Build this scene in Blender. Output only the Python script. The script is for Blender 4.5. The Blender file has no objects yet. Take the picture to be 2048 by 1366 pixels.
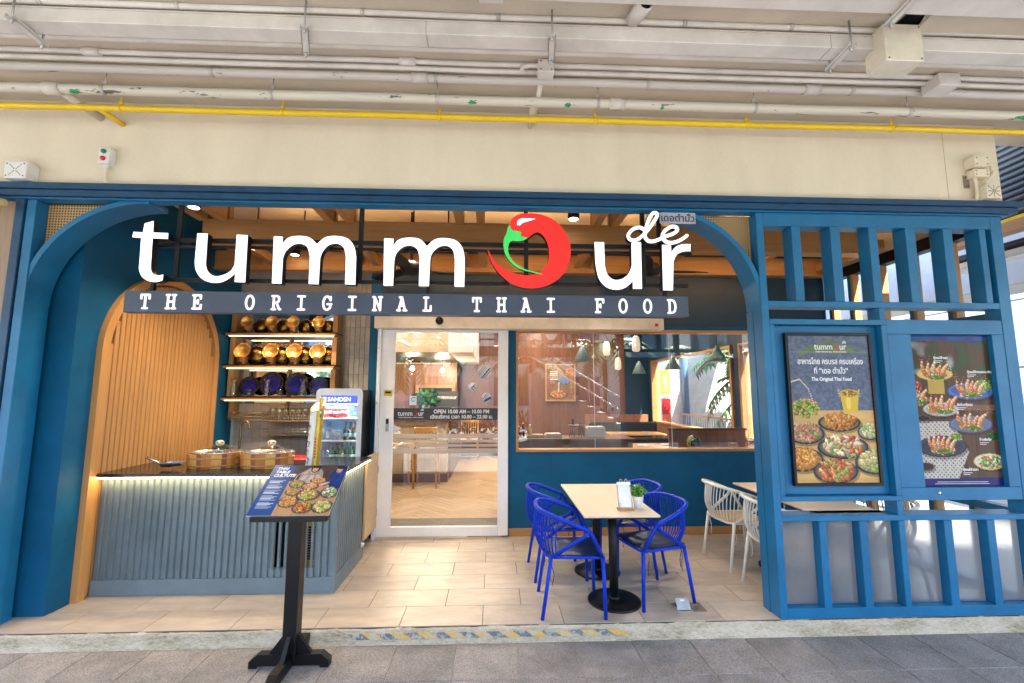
import bpy, bmesh, math, random
import numpy as np
from mathutils import Vector, Matrix, noise as mnoise
rnd = random.Random(7)
PI = math.pi
S = bpy.context.scene
C = bpy.data.collections.new("shopfront"); S.collection.children.link(C)

# ------------------------------------------------------------------ camera, sky, sun, exposure
PITCH, YAW, ROLL, FPX = .11325, .04025, .001765, 892.4
CAMLOC = Vector((0, -3.4543, 1.677))
def cam_axes():
    cp, sp, cy, sy = math.cos(PITCH), math.sin(PITCH), math.cos(YAW), math.sin(YAW)
    f = Vector((sy*cp, cy*cp, sp)); r = Vector((cy, -sy, 0)); u = r.cross(f)
    c, s = math.cos(ROLL), math.sin(ROLL)
    return c*r + s*u, -s*r + c*u, f
AR, AU, AF = cam_axes()
cam = bpy.data.cameras.new("camera"); camo = bpy.data.objects.new("camera", cam); C.objects.link(camo)
cam.sensor_width = 36; cam.lens = FPX/2048*36; cam.clip_start = .05; cam.clip_end = 900
M = Matrix((AR, AU, -AF)).transposed().to_4x4(); M.translation = CAMLOC
camo.matrix_world = M
S.camera = camo
S.view_settings.view_transform = 'Standard'; S.view_settings.look = 'None'
S.view_settings.gamma = 1; S.view_settings.exposure = EXPO = 3.22
S.cycles.use_denoising = True
S.cycles.max_bounces = 9; S.cycles.diffuse_bounces = 5; S.cycles.transparent_max_bounces = 24
S.cycles.glossy_bounces = 4; S.cycles.sample_clamp_indirect = 6; S.cycles.caustics_reflective = False; S.cycles.caustics_refractive = False
W = bpy.data.worlds.new("World"); S.world = W; W.use_nodes = True
wn = W.node_tree; bg = wn.nodes['Background']; sk = wn.nodes.new('ShaderNodeTexSky')
SUN_EL, SUN_AZ = math.radians(56), math.radians(152)      # azimuth clockwise from +Y
sk.sky_type = 'NISHITA'; sk.sun_disc = False; sk.sun_elevation = SUN_EL; sk.sun_rotation = SUN_AZ
wn.links.new(sk.outputs[0], bg.inputs[0]); bg.inputs[1].default_value = .15
sd = Vector((math.sin(SUN_AZ)*math.cos(SUN_EL), math.cos(SUN_AZ)*math.cos(SUN_EL), math.sin(SUN_EL)))
sl = bpy.data.lights.new("sun", 'SUN'); sl.energy = 4.0; sl.angle = math.radians(.5); sl.color = (1, .95, .87)
so = bpy.data.objects.new("sun", sl); C.objects.link(so); so.rotation_euler = sd.to_track_quat('Z', 'Y').to_euler(); so.location = (0, -20, 30)

# ------------------------------------------------------------------ points of known planes (measured on the photograph)
def ray(px, py): return AR*(px-1024) + AU*(683-py) + AF*FPX
def onY(px, py, Y): d = ray(px, py); p = CAMLOC + d*((Y-CAMLOC.y)/d.y); return p
def onZ(px, py, Z): d = ray(px, py); return CAMLOC + d*((Z-CAMLOC.z)/d.z)
def onX(px, py, X): d = ray(px, py); return CAMLOC + d*((X-CAMLOC.x)/d.x)

# ------------------------------------------------------------------ materials
MATS = {}
def nodes(name):
    m = bpy.data.materials.new(name); m.use_nodes = True; nt = m.node_tree
    return m, nt, nt.nodes['Principled BSDF']
def N(nt, t, **kw):
    n = nt.nodes.new(t)
    for k, v in kw.items():
        if k.startswith('i_'): n.inputs[k[2:]].default_value = v
        else: setattr(n, k, v)
    return n
def mat(name, col, rough=.5, metal=0, var=.08, nscale=6, bump=.0, bscale=120, spec=.5, coat=0, per_piece=0, stretch=(1, 1, 1), col2=None, speck=0, sscale=170, chips=None, chipcol=(.45, .50, .55)):
    if name in MATS: return MATS[name]
    m, nt, b = nodes(name); L = nt.links.new
    b.inputs['Roughness'].default_value = rough; b.inputs['Metallic'].default_value = metal
    b.inputs['Specular IOR Level'].default_value = spec; b.inputs['Coat Weight'].default_value = coat
    g = N(nt, 'ShaderNodeNewGeometry'); oi = N(nt, 'ShaderNodeObjectInfo')
    mp = N(nt, 'ShaderNodeVectorMath', operation='MULTIPLY'); mp.inputs[1].default_value = stretch
    L(g.outputs['Position'], mp.inputs[0])
    src = mp.outputs[0]
    if per_piece:
        ad = N(nt, 'ShaderNodeVectorMath', operation='MULTIPLY_ADD'); ad.inputs[1].default_value = (37, 23, 11)
        L(oi.outputs['Random'], ad.inputs[0]); L(src, ad.inputs[2]); src = ad.outputs[0]
    nz = N(nt, 'ShaderNodeTexNoise', i_Scale=nscale, i_Detail=6.0, i_Roughness=.65); L(src, nz.inputs['Vector'])
    ramp = N(nt, 'ShaderNodeMixRGB', blend_type='MIX')
    c = Vector(col); d = Vector(col2) if col2 else c*(1-var*2.2)
    ramp.inputs[1].default_value = (*(d if col2 else c*(1+var)), 1); ramp.inputs[2].default_value = (*(c if col2 else d), 1)
    mr = N(nt, 'ShaderNodeMapRange'); mr.inputs[1].default_value = .3; mr.inputs[2].default_value = .7
    L(nz.outputs[0], mr.inputs[0]); L(mr.outputs[0], ramp.inputs[0]); out = ramp.outputs[0]
    if per_piece:
        hv = N(nt, 'ShaderNodeHueSaturation'); ma = N(nt, 'ShaderNodeMapRange'); ma.inputs[3].default_value = 1-per_piece; ma.inputs[4].default_value = 1+per_piece
        L(oi.outputs['Random'], ma.inputs[0]); L(ma.outputs[0], hv.inputs['Value']); L(out, hv.inputs['Color']); out = hv.outputs[0]
    if speck:
        n3 = N(nt, 'ShaderNodeTexNoise', i_Scale=sscale, i_Detail=2.0, i_Roughness=.8); L(src, n3.inputs['Vector'])
        h3 = N(nt, 'ShaderNodeHueSaturation'); m3 = N(nt, 'ShaderNodeMapRange'); m3.inputs[1].default_value = .3; m3.inputs[2].default_value = .7; m3.inputs[3].default_value = 1-speck; m3.inputs[4].default_value = 1+speck
        L(n3.outputs[0], m3.inputs[0]); L(m3.outputs[0], h3.inputs['Value']); L(out, h3.inputs['Color']); out = h3.outputs[0]
    if chips:
        n4 = N(nt, 'ShaderNodeTexNoise', i_Scale=26.0, i_Detail=7.0, i_Roughness=.72); L(src, n4.inputs['Vector'])
        m4 = N(nt, 'ShaderNodeMapRange'); m4.inputs[1].default_value = chips; m4.inputs[2].default_value = chips+.03; L(n4.outputs[0], m4.inputs[0])
        x4 = N(nt, 'ShaderNodeMixRGB'); x4.inputs[2].default_value = (*chipcol, 1); L(out, x4.inputs[1]); L(m4.outputs[0], x4.inputs[0]); out = x4.outputs[0]
    L(out, b.inputs['Base Color'])
    rr = N(nt, 'ShaderNodeMapRange'); rr.inputs[3].default_value = max(0, rough-.08); rr.inputs[4].default_value = min(1, rough+.1)
    L(nz.outputs[0], rr.inputs[0]); L(rr.outputs[0], b.inputs['Roughness'])
    if bump:
        n2 = N(nt, 'ShaderNodeTexNoise', i_Scale=bscale, i_Detail=4.0); L(src, n2.inputs['Vector'])
        bp = N(nt, 'ShaderNodeBump', i_Strength=bump, i_Distance=.004); L(n2.outputs[0], bp.inputs['Height']); L(bp.outputs[0], b.inputs['Normal'])
    MATS[name] = m; return m
def emis(name, col, strength):
    if name in MATS: return MATS[name]
    m, nt, b = nodes(name); b.inputs['Base Color'].default_value = (*col, 1)
    b.inputs['Base Color'].default_value = (*[c*.4 for c in col], 1); b.inputs['Emission Color'].default_value = (*col, 1); b.inputs['Emission Strength'].default_value = strength
    MATS[name] = m; return m
def glass(name, tint=(1, 1, 1), refl=1.0, rough=.0):
    if name in MATS: return MATS[name]
    m, nt, b = nodes(name); L = nt.links.new; nt.nodes.remove(b); out = nt.nodes['Material Output']
    t = N(nt, 'ShaderNodeBsdfTransparent'); t.inputs[0].default_value = (*tint, 1)
    gl = N(nt, 'ShaderNodeBsdfGlossy'); gl.inputs['Roughness'].default_value = rough; gl.inputs['Color'].default_value = (refl, refl, refl, 1)
    lw = N(nt, 'ShaderNodeLayerWeight', i_Blend=.5); fr = N(nt, 'ShaderNodeMath', operation='POWER'); fr.inputs[1].default_value = 5; L(lw.outputs['Facing'], fr.inputs[0])
    mu = N(nt, 'ShaderNodeMath', operation='MULTIPLY_ADD'); mu.inputs[1].default_value = .9; mu.inputs[2].default_value = .07
    mx = N(nt, 'ShaderNodeMixShader'); L(fr.outputs[0], mu.inputs[0]); L(mu.outputs[0], mx.inputs[0]); L(t.outputs[0], mx.inputs[1]); L(gl.outputs[0], mx.inputs[2]); L(mx.outputs[0], out.inputs[0])
    MATS[name] = m; return m
def wood(name, c1, c2, axis, rough=.45, scale=2.2, pp=.08):
    """timber with grain running along axis (0, 1, 2)"""
    if name in MATS: return MATS[name]
    m, nt, b = nodes(name); L = nt.links.new
    g = N(nt, 'ShaderNodeNewGeometry'); oi = N(nt, 'ShaderNodeObjectInfo')
    st = [14, 14, 14]; st[axis] = .9
    ad = N(nt, 'ShaderNodeVectorMath', operation='MULTIPLY_ADD'); ad.inputs[1].default_value = (5.7, 3.1, 4.3); L(oi.outputs['Random'], ad.inputs[0]); L(g.outputs['Position'], ad.inputs[2])
    mp = N(nt, 'ShaderNodeVectorMath', operation='MULTIPLY'); mp.inputs[1].default_value = st; L(ad.outputs[0], mp.inputs[0])
    n1 = N(nt, 'ShaderNodeTexNoise', i_Scale=scale, i_Detail=7.0, i_Roughness=.6, i_Distortion=.6); L(mp.outputs[0], n1.inputs['Vector'])
    n2 = N(nt, 'ShaderNodeTexNoise', i_Scale=scale*7, i_Detail=3.0); L(mp.outputs[0], n2.inputs['Vector'])
    mu = N(nt, 'ShaderNodeMath', operation='MULTIPLY_ADD'); mu.inputs[1].default_value = .35; L(n2.outputs[0], mu.inputs[0]); L(n1.outputs[0], mu.inputs[2])
    mr = N(nt, 'ShaderNodeMapRange'); mr.inputs[1].default_value = .42; mr.inputs[2].default_value = .95; L(mu.outputs[0], mr.inputs[0])
    mx = N(nt, 'ShaderNodeMixRGB'); mx.inputs[1].default_value = (*c1, 1); mx.inputs[2].default_value = (*c2, 1); L(mr.outputs[0], mx.inputs[0])
    hv = N(nt, 'ShaderNodeHueSaturation'); ma = N(nt, 'ShaderNodeMapRange'); ma.inputs[3].default_value = 1-pp; ma.inputs[4].default_value = 1+pp
    L(oi.outputs['Random'], ma.inputs[0]); L(ma.outputs[0], hv.inputs['Value']); L(mx.outputs[0], hv.inputs['Color'])
    L(hv.outputs[0], b.inputs['Base Color']); b.inputs['Roughness'].default_value = rough
    bp = N(nt, 'ShaderNodeBump', i_Strength=.12, i_Distance=.003); L(mu.outputs[0], bp.inputs['Height']); L(bp.outputs[0], b.inputs['Normal'])
    MATS[name] = m; return m
def peeling(name, base, under, thr=.70):
    """paint with chipped patches showing what lies under it"""
    m, nt, b = nodes(name); L = nt.links.new
    g = N(nt, 'ShaderNodeNewGeometry')
    st = N(nt, 'ShaderNodeVectorMath', operation='MULTIPLY'); st.inputs[1].default_value = (.45, 2.4, 2.4); L(g.outputs['Position'], st.inputs[0])
    n1 = N(nt, 'ShaderNodeTexNoise', i_Scale=9.0, i_Detail=9.0, i_Roughness=.7); L(st.outputs[0], n1.inputs['Vector'])
    n2 = N(nt, 'ShaderNodeTexNoise', i_Scale=2.0, i_Detail=3.0); L(g.outputs['Position'], n2.inputs['Vector'])
    r = N(nt, 'ShaderNodeMapRange'); r.inputs[1].default_value = thr; r.inputs[2].default_value = thr+.015; L(n1.outputs[0], r.inputs[0])
    c = N(nt, 'ShaderNodeMixRGB'); c.inputs[1].default_value = (*base, 1); c.inputs[2].default_value = (*[x*.82 for x in base], 1); L(n2.outputs[0], c.inputs[0])
    x = N(nt, 'ShaderNodeMixRGB'); x.inputs[2].default_value = (*under, 1); L(c.outputs[0], x.inputs[1]); L(r.outputs[0], x.inputs[0]); L(x.outputs[0], b.inputs['Base Color'])
    b.inputs['Roughness'].default_value = .5
    bp = N(nt, 'ShaderNodeBump', i_Strength=.5, i_Distance=.002, invert=True); L(r.outputs[0], bp.inputs['Height']); L(bp.outputs[0], b.inputs['Normal'])
    MATS[name] = m; return m

BLUE = mat('blue paint', (.008, .145, .310), .42, spec=.38, var=.10, nscale=3, bump=.2, bscale=240, speck=.10, sscale=300, chips=.735)
BLUEDK = mat('fascia blue paint', (.013, .062, .140), .45, spec=.35, var=.14, bump=.15, bscale=200, speck=.10, sscale=260, chips=.70)
BLUEWALL = mat('blue wall paint', (.001, .092, .20), .55, spec=.3, var=.10, nscale=2.5, bump=.2, bscale=180, speck=.06)
TEAL = mat('dark teal wall paint', (.006, .034, .068), .42, var=.06, bump=.1)
CREAM = mat('cream wall paint', (.77, .685, .535), .75, var=.045, nscale=2.0, bump=.3, bscale=220, stretch=(1, 1, .4), speck=.035, sscale=90)
CEIL = mat('ceiling paint', (.575, .505, .415), .8, speck=.05, var=.09, nscale=1.0, bump=.2)
CWHITE = mat('white painted steel', (.70, .66, .62), .45, var=.09, nscale=3, chips=.73, chipcol=(.30, .27, .24))
PIPEW = peeling('chipped cream pipe paint', (.68, .63, .53), (.10, .09, .08), .605)
PIPEC = peeling('chipped grey pipe paint', (.60, .56, .52), (.12, .11, .11), .635)
YELLOW = mat('yellow pipe paint', (.78, .52, .012), .35, var=.05)
GREEN = mat('green tape', (.02, .28, .10), .5)
TIM = wood('pale timber along x', (.50, .27, .10), (.36, .17, .055), 0)
TIMY = wood('pale timber along y', (.50, .27, .10), (.36, .17, .055), 1)
TIMZ = wood('pale timber upright', (.52, .29, .11), (.38, .19, .065), 2)
SLATW = wood('warm slat timber', (.56, .285, .095), (.46, .22, .07), 2, pp=.05)
BROWN = wood('brown wood panel', (.22, .085, .035), (.11, .04, .018), 2, pp=.15)
WALNUT = wood('walnut plank', (.36, .165, .08), (.22, .09, .042), 2, pp=.14)
BROWNX = wood('brown wood along x', (.20, .085, .04), (.10, .04, .02), 0, pp=.12)
GREYWOOD = wood('weathered wood panel', (.40, .27, .17), (.26, .165, .10), 2)
FTILE = mat('beige floor tile', (.50, .42, .335), .33, var=.11, nscale=2.2, speck=.07, sscale=120, bump=.10, bscale=60, per_piece=.05, stretch=(1.6, 4, 1))
GROUT = mat('floor grout', (.09, .07, .05), .9)
SLAB = mat('grey paving slab', (.25, .234, .224), .85, var=.16, nscale=3.5, speck=.5, sscale=130, bump=.5, bscale=260, per_piece=.10)
SLABG = mat('slab joint', (.34, .32, .29), .95, var=.2)
CTR = mat('grey blue counter paint', (.145, .190, .215), .45, var=.08, nscale=4, speck=.06)
BLACK = mat('black paint', (.006, .006, .007), .40, var=.1, spec=.3)
BLACKM = mat('black powder coat', (.006, .007, .010), .5, var=.1, spec=.3)
GRANITE = mat('black granite', (.018, .018, .02), .16, var=.5, nscale=90)
WHITE = mat('white paint', (.78, .78, .77), .4, var=.03)
WHITEF = mat('white door frame', (.87, .875, .88), .32, var=.02)
CHBLUE = mat('cobalt chair paint', (.002, .036, .48), .40, var=.08, spec=.2)
CHSEAT = mat('dark blue seat pad', (.008, .020, .075), .42, spec=.35, var=.25, nscale=8, bump=.1)
CHWHITE = mat('cream chair paint', (.78, .76, .70), .35, var=.03)
SEATTAN = mat('tan seat pad', (.55, .40, .24), .6)
TTOP = wood('pale laminate', (.72, .60, .46), (.66, .53, .39), 1, rough=.35, pp=.02)
STEEL = mat('brushed steel', (.62, .62, .62), .25, metal=1, var=.08)
GALV = mat('galvanised steel', (.50, .50, .50), .42, metal=.7, var=.15)
BRASS = mat('hammered brass', (.92, .52, .14), .36, metal=.85, var=.15, nscale=40, bump=.3, bscale=90)
COPPER = mat('copper band', (.85, .40, .16), .36, metal=.7)
PLATEB = mat('cobalt glaze', (.006, .013, .24), .10, var=.35, nscale=14)
PLATED = mat('dark plate rim', (.012, .012, .02), .2)
GLASS = glass('clear glass')
GLASSC = glass('clear cup glass', (.93, .93, .92))
BOTTLE = mat('green bottle glass', (.01, .085, .02), .12, coat=.5)
BOTTLED = mat('dark bottle glass', (.01, .02, .018), .12, coat=.5)
RED = mat('red can paint', (.62, .02, .02), .3)
GOLD = mat('gold tower paint', (.62, .42, .06), .28, metal=.4)
CONC = mat('pale concrete', (.50, .51, .52), .85, var=.10, nscale=2, bump=.3)
LED = emis('warm led strip', (1, .66, .28), 6)
LEDP = emis('cool lit acrylic', (.93, .95, 1.0), .17)
LEDB = emis('board lettering', (.95, .97, 1.0), .11)
LAMPW = emis('warm lamp', (1, .78, .50), 4)

# ------------------------------------------------------------------ mesh builder
class MB:
    def __init__(s): s.v = []; s.f = []; s.m = []; s.sm = []
    def add(s, vs, fs, mi=0, smooth=False):
        o = len(s.v); s.v += [tuple(v) for v in vs]
        for f in fs: s.f.append([i+o for i in f]); s.m.append(mi); s.sm.append(smooth)
        return s
    def box(s, a, b, mi=0, ch=0):
        (x0, y0, z0), (x1, y1, z1) = [min(p, q) for p, q in zip(a, b)], [max(p, q) for p, q in zip(a, b)]
        if ch <= 0:
            v = [(x0,y0,z0),(x1,y0,z0),(x1,y1,z0),(x0,y1,z0),(x0,y0,z1),(x1,y0,z1),(x1,y1,z1),(x0,y1,z1)]
            return s.add(v, [(0,3,2,1),(4,5,6,7),(0,1,5,4),(1,2,6,5),(2,3,7,6),(3,0,4,7)], mi)
        c = min(ch, (x1-x0)*.45, (y1-y0)*.45, (z1-z0)*.45)
        bm = bmesh.new(); r = bmesh.ops.create_cube(bm, size=1)
        for w in bm.verts: w.co = Vector(((x0+x1)/2+w.co.x*(x1-x0), (y0+y1)/2+w.co.y*(y1-y0), (z0+z1)/2+w.co.z*(z1-z0)))
        bmesh.ops.bevel(bm, geom=list(bm.edges), offset=c, segments=1, affect='EDGES', profile=.5)
        bm.verts.index_update()
        s.add([w.co[:] for w in bm.verts], [[w.index for w in f.verts] for f in bm.faces], mi); bm.free(); return s
    def quad(s, a, b, c, d, mi=0): return s.add([a, b, c, d], [(0, 1, 2, 3)], mi)
    def tube(s, pts, r, n=8, mi=0, cap=True, closed=False):
        P = [Vector(p) for p in pts]; k = len(P); R = r if isinstance(r, (list, tuple)) else [r]*k
        t0 = (P[1]-P[0]).normalized(); up = Vector((0, 0, 1)) if abs(t0.z) < .9 else Vector((1, 0, 0))
        nx = t0.cross(up).normalized(); vs = []; prev = t0
        for i in range(k):
            if closed: t = (P[(i+1) % k]-P[i-1]).normalized()
            elif i == 0: t = t0
            elif i == k-1: t = (P[-1]-P[-2]).normalized()
            else: t = ((P[i+1]-P[i]).normalized()+(P[i]-P[i-1]).normalized()).normalized()
            nx = (nx - t*nx.dot(t)); nx = nx.normalized() if nx.length > 1e-6 else t.orthogonal().normalized()
            ny = t.cross(nx)
            for j in range(n):
                a = 2*PI*j/n; vs.append(P[i] + nx*math.cos(a)*R[i] + ny*math.sin(a)*R[i])
        fs = []
        for i in range(k if closed else k-1):
            for j in range(n):
                a, b = i*n+j, i*n+(j+1) % n; c, d = ((i+1) % k)*n+(j+1) % n, ((i+1) % k)*n+j
                fs.append((a, b, c, d))
        s.add(vs, fs, mi, n > 5)
        if cap and not closed:
            o = len(s.v)-len(vs)
            s.f.append([o+j for j in range(n)][::-1]); s.m.append(mi); s.sm.append(False)
            s.f.append([o+(k-1)*n+j for j in range(n)]); s.m.append(mi); s.sm.append(False)
        return s
    def lathe(s, prof, c=(0, 0, 0), n=20, mi=0, axis=None, sx=1, sy=1):
        """prof: (radius, height) pairs round the vertical (or the given axis matrix)"""
        vs = []; c = Vector(c); Mx = axis or Matrix.Identity(3)
        for r, h in prof:
            for j in range(n):
                a = 2*PI*j/n; vs.append(c + Mx @ Vector((r*sx*math.cos(a), r*sy*math.sin(a), h)))
        fs = []
        for i in range(len(prof)-1):
            for j in range(n): fs.append((i*n+j, i*n+(j+1) % n, (i+1)*n+(j+1) % n, (i+1)*n+j))
        s.add(vs, fs, mi, True)
        o = len(s.v)-len(vs)
        if prof[0][0] > 1e-5: s.f.append([o+j for j in range(n)][::-1]); s.m.append(mi); s.sm.append(False)
        if prof[-1][0] > 1e-5: s.f.append([o+(len(prof)-1)*n+j for j in range(n)]); s.m.append(mi); s.sm.append(False)
        return s
    def prism(s, poly, y0, y1, mi=0, mside=None, plane='xz'):
        """2D outline (any simple polygon) pushed along the third axis, caps triangulated"""
        from mathutils.geometry import tessellate_polygon
        def P(p, y): return (p[0], y, p[1]) if plane == 'xz' else ((y, p[0], p[1]) if plane == 'yz' else (p[0], p[1], y))
        n = len(poly); a = [P(p, y0) for p in poly]; b = [P(p, y1) for p in poly]
        tri = tessellate_polygon([[Vector((p[0], p[1], 0)) for p in poly]])
        s.add(a, [tuple(t) for t in tri], mi); s.add(b, [tuple(t)[::-1] for t in tri], mi if mside is None else mside)
        s.add(a+b, [(i, (i+1) % n, n+(i+1) % n, n+i) for i in range(n)], mi if mside is None else mside)
        return s
    def mesh(s, name, mats):
        me = bpy.data.meshes.new(name); me.from_pydata(s.v, [], s.f); mats = mats if isinstance(mats, (list, tuple)) else [mats]
        for m in mats: me.materials.append(m)
        me.polygons.foreach_set('material_index', [min(i, len(mats)-1) for i in s.m]); me.polygons.foreach_set('use_smooth', s.sm)
        bm = bmesh.new(); bm.from_mesh(me); bmesh.ops.recalc_face_normals(bm, faces=bm.faces); bm.to_mesh(me); bm.free()
        me.update(); return me
    def build(s, name, mats, parent=None, at=None):
        me = s.mesh(name, mats); o = bpy.data.objects.new(name, me); C.objects.link(o)
        if parent is not None:
            o.parent = parent
            base = parent; off = Vector((0, 0, 0))
            if at is None and parent.get('_w') is not None: o.location = -Vector(parent['_w'])
            elif at is not None: o.location = at
        elif at is not None: o.location = at
        o['_w'] = (0., 0., 0.); return o
def tag(o, label, cat, group=None, kind=None):
    o['label'] = label; o['category'] = cat
    if group: o['group'] = group
    if kind: o['kind'] = kind
    return o
def thing(name, label, cat, loc, group=None, rz=0, local=False):
    """an Empty at the thing's base; parts given in world coordinates are shifted under it (local=True: parts are in its own frame)"""
    o = bpy.data.objects.new(name, None); C.objects.link(o); o.location = loc; o.rotation_euler = (0, 0, rz); o.empty_display_size = .1
    o['_w'] = (0., 0., 0.) if local else tuple(float(x) for x in loc)
    return tag(o, label, cat, group)
def struct(name, mb, m): o = mb.build(name, m); o['kind'] = 'structure'; return o
_cache = {}
def piece(name, size, m, loc, parent, ch=.002, rot=None, key=None):
    """a small chamfered block (mesh shared between blocks of one size), centred on loc"""
    k = (name, tuple(round(x, 3) for x in size), m.name, ch, key)
    if k not in _cache:
        sx, sy, sz = [x/2 for x in size]; _cache[k] = MB().box((-sx, -sy, -sz), (sx, sy, sz), ch=ch).mesh(name, m)
    o = bpy.data.objects.new(name, _cache[k]); C.objects.link(o); o.parent = parent
    o.location = Vector(loc) - Vector(parent.get('_w', (0, 0, 0)))
    if rot: o.rotation_euler = rot
    return o
def inst(name, me, loc, parent, rot=None):
    o = bpy.data.objects.new(name, me); C.objects.link(o)
    if parent is not None: o.parent = parent; o.location = Vector(loc) - Vector(parent.get('_w', (0, 0, 0)))
    else: o.location = loc
    if rot: o.rotation_euler = rot
    o['_w'] = (0., 0., 0.); return o
def dup(root, loc, rz=0, label=None, group=None):
    r = root.copy(); C.objects.link(r); r.location = loc; r.rotation_euler = (0, 0, rz)
    if label: r['label'] = label
    if group: r['group'] = group
    for ch in list(root.children):
        c = ch.copy(); C.objects.link(c); c.parent = r
        for g in ch.children: d = g.copy(); C.objects.link(d); d.parent = c
    return r
def text(name, s, size, loc, m, parent=None, align='LEFT', bold=0.0, ext=.0006, rot=(PI/2, 0, 0), spacing=1.0, shear=0.0, width=None):
    cu = bpy.data.curves.new(name, 'FONT'); cu.body = s; cu.size = size; cu.align_x = align; cu.align_y = 'CENTER'
    cu.extrude = ext; cu.offset = bold; cu.space_character = spacing; cu.shear = shear; cu.resolution_u = 3
    t = bpy.data.objects.new(name, cu); C.objects.link(t); bpy.context.view_layer.update()
    me = bpy.data.meshes.new_from_object(t.evaluated_get(bpy.context.evaluated_depsgraph_get())); bpy.data.objects.remove(t)
    if width:
        xs = [v.co.x for v in me.vertices]
        if xs and max(xs)-min(xs) > 0:
            k = width/(max(xs)-min(xs))
            for v in me.vertices: v.co.x *= k
    me.materials.clear(); me.materials.append(m)
    o = bpy.data.objects.new(name, me); C.objects.link(o)
    if parent is not None: o.parent = parent; loc = Vector(loc)-Vector(parent.get('_w', (0, 0, 0)))
    o.location = loc; o.rotation_euler = rot; o['_w'] = (0., 0., 0.); return o
def ribbon(pts, w, n=1, closed=False):
    """outline of a pen stroke with round ends: list of convex quads/discs -> list of polygons"""
    out = []; P = [Vector((p[0], p[1])) for p in pts]
    L = list(zip(P, P[1:])) + ([(P[-1], P[0])] if closed else [])
    for a, b in L:
        d = (b-a); 
        if d.length < 1e-6: continue
        d.normalize(); q = Vector((-d.y, d.x))*w/2
        out.append([a-q, b-q, b+q, a+q])
    for p in P: out.append([p + Vector((math.cos(i*PI/5), math.sin(i*PI/5)))*w/2 for i in range(10)])
    return out
def smooth(pts, k=6, closed=False):
    """Catmull-Rom through the points"""
    P = [Vector(p) for p in pts]; n = len(P); out = []
    for i in range(n if closed else n-1):
        g = lambda j: P[j % n] if closed else P[max(0, min(n-1, j))]
        a, b, c, d = g(i-1), g(i), g(i+1), g(i+2)
        for t in range(k):
            u = t/k; out.append(.5*((2*b) + (c-a)*u + (2*a-5*b+4*c-d)*u*u + (3*b-a-3*c+d)*u**3))
    if not closed: out.append(P[-1])
    return out
# ================================================================== GROUND, PAVEMENT, KERB, FLOOR
struct('ground', MB().box((-300, -300, -.6), (300, 300, -.15)), mat('street paving', (.30, .29, .27), .9, var=.15, nscale=.6))
pav = struct('pavement', MB().box((-12, -5.6, -.15), (14, -.045, -.106)), SLABG)
SX, SY, SP = -.249, -.045, .4165
far = MB()
for j in range(13):
    for i in range(-28, 34):
        x0 = SX+i*SP; y1 = SY-j*SP*.985; near = -4.75 < x0 < 4.7 and j < 4
        if near:
            piece('paving_slab', (SP-.007, SP*.985-.007, .03), SLAB, (x0+SP/2+rnd.uniform(-.0006, .0006), y1-SP*.985/2, -.115+rnd.uniform(-.0012, .0012)), pav, ch=.003)
        elif y1-SP > -5.55 and -11.5 < x0 < 13.4: far.box((x0+.0035, y1-SP*.985+.0035, -.13), (x0+SP-.0035, y1-.0035, -.1))
fo = far.build('paving_slabs_beyond', SLAB, pav); fo['kind'] = 'stuff'

def worn(name, col, under, thr):
    m, nt, b = nodes(name); L = nt.links.new; g = N(nt, 'ShaderNodeNewGeometry')
    n1 = N(nt, 'ShaderNodeTexNoise', i_Scale=22.0, i_Detail=8.0, i_Roughness=.75); L(g.outputs['Position'], n1.inputs['Vector'])
    r = N(nt, 'ShaderNodeMapRange'); r.inputs[1].default_value = thr-.05; r.inputs[2].default_value = thr+.05; L(n1.outputs[0], r.inputs[0])
    x = N(nt, 'ShaderNodeMixRGB'); x.inputs[1].default_value = (*col, 1); x.inputs[2].default_value = (*under, 1); L(r.outputs[0], x.inputs[0]); L(x.outputs[0], b.inputs['Base Color'])
    b.inputs['Roughness'].default_value = .85; return m
def kerbmat():
    m, nt, b = nodes('rough kerb cement'); L = nt.links.new; g = N(nt, 'ShaderNodeNewGeometry')
    st = N(nt, 'ShaderNodeVectorMath', operation='MULTIPLY'); st.inputs[1].default_value = (1, 3, 3); L(g.outputs['Position'], st.inputs[0])
    n1 = N(nt, 'ShaderNodeTexNoise', i_Scale=3.0, i_Detail=10.0, i_Roughness=.72); L(st.outputs[0], n1.inputs['Vector'])
    n2 = N(nt, 'ShaderNodeTexNoise', i_Scale=30.0, i_Detail=6.0, i_Roughness=.8); L(st.outputs[0], n2.inputs['Vector'])
    cr = N(nt, 'ShaderNodeValToRGB'); e = cr.color_ramp.elements
    e[0].position = .37; e[0].color = (.13, .10, .06, 1); e[1].position = .60; e[1].color = (.60, .52, .40, 1)
    q = e.new(.47); q.color = (.40, .335, .225, 1)
    mu = N(nt, 'ShaderNodeMath', operation='MULTIPLY_ADD'); mu.inputs[1].default_value = .55; L(n2.outputs[0], mu.inputs[0])
    m2 = N(nt, 'ShaderNodeMath', operation='MULTIPLY'); m2.inputs[1].default_value = .50; L(n1.outputs[0], m2.inputs[0]); L(m2.outputs[0], mu.inputs[2])
    L(mu.outputs[0], cr.inputs[0]); L(cr.outputs[0], b.inputs['Base Color']); b.inputs['Roughness'].default_value = .92
    bp = N(nt, 'ShaderNodeBump', i_Strength=.9, i_Distance=.008); L(n2.outputs[0], bp.inputs['Height']); L(bp.outputs[0], b.inputs['Normal']); return m
KERB = kerbmat()
kb = MB(); nx = 420; prof = [(.02, -.0045), (-.010, -.006), (-.018, -.020), (-.026, -.055), (-.033, -.085), (-.047, -.0985), (-.05, -.15)]
vs = []; x0k, x1k = -12.0, 4.7
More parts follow.
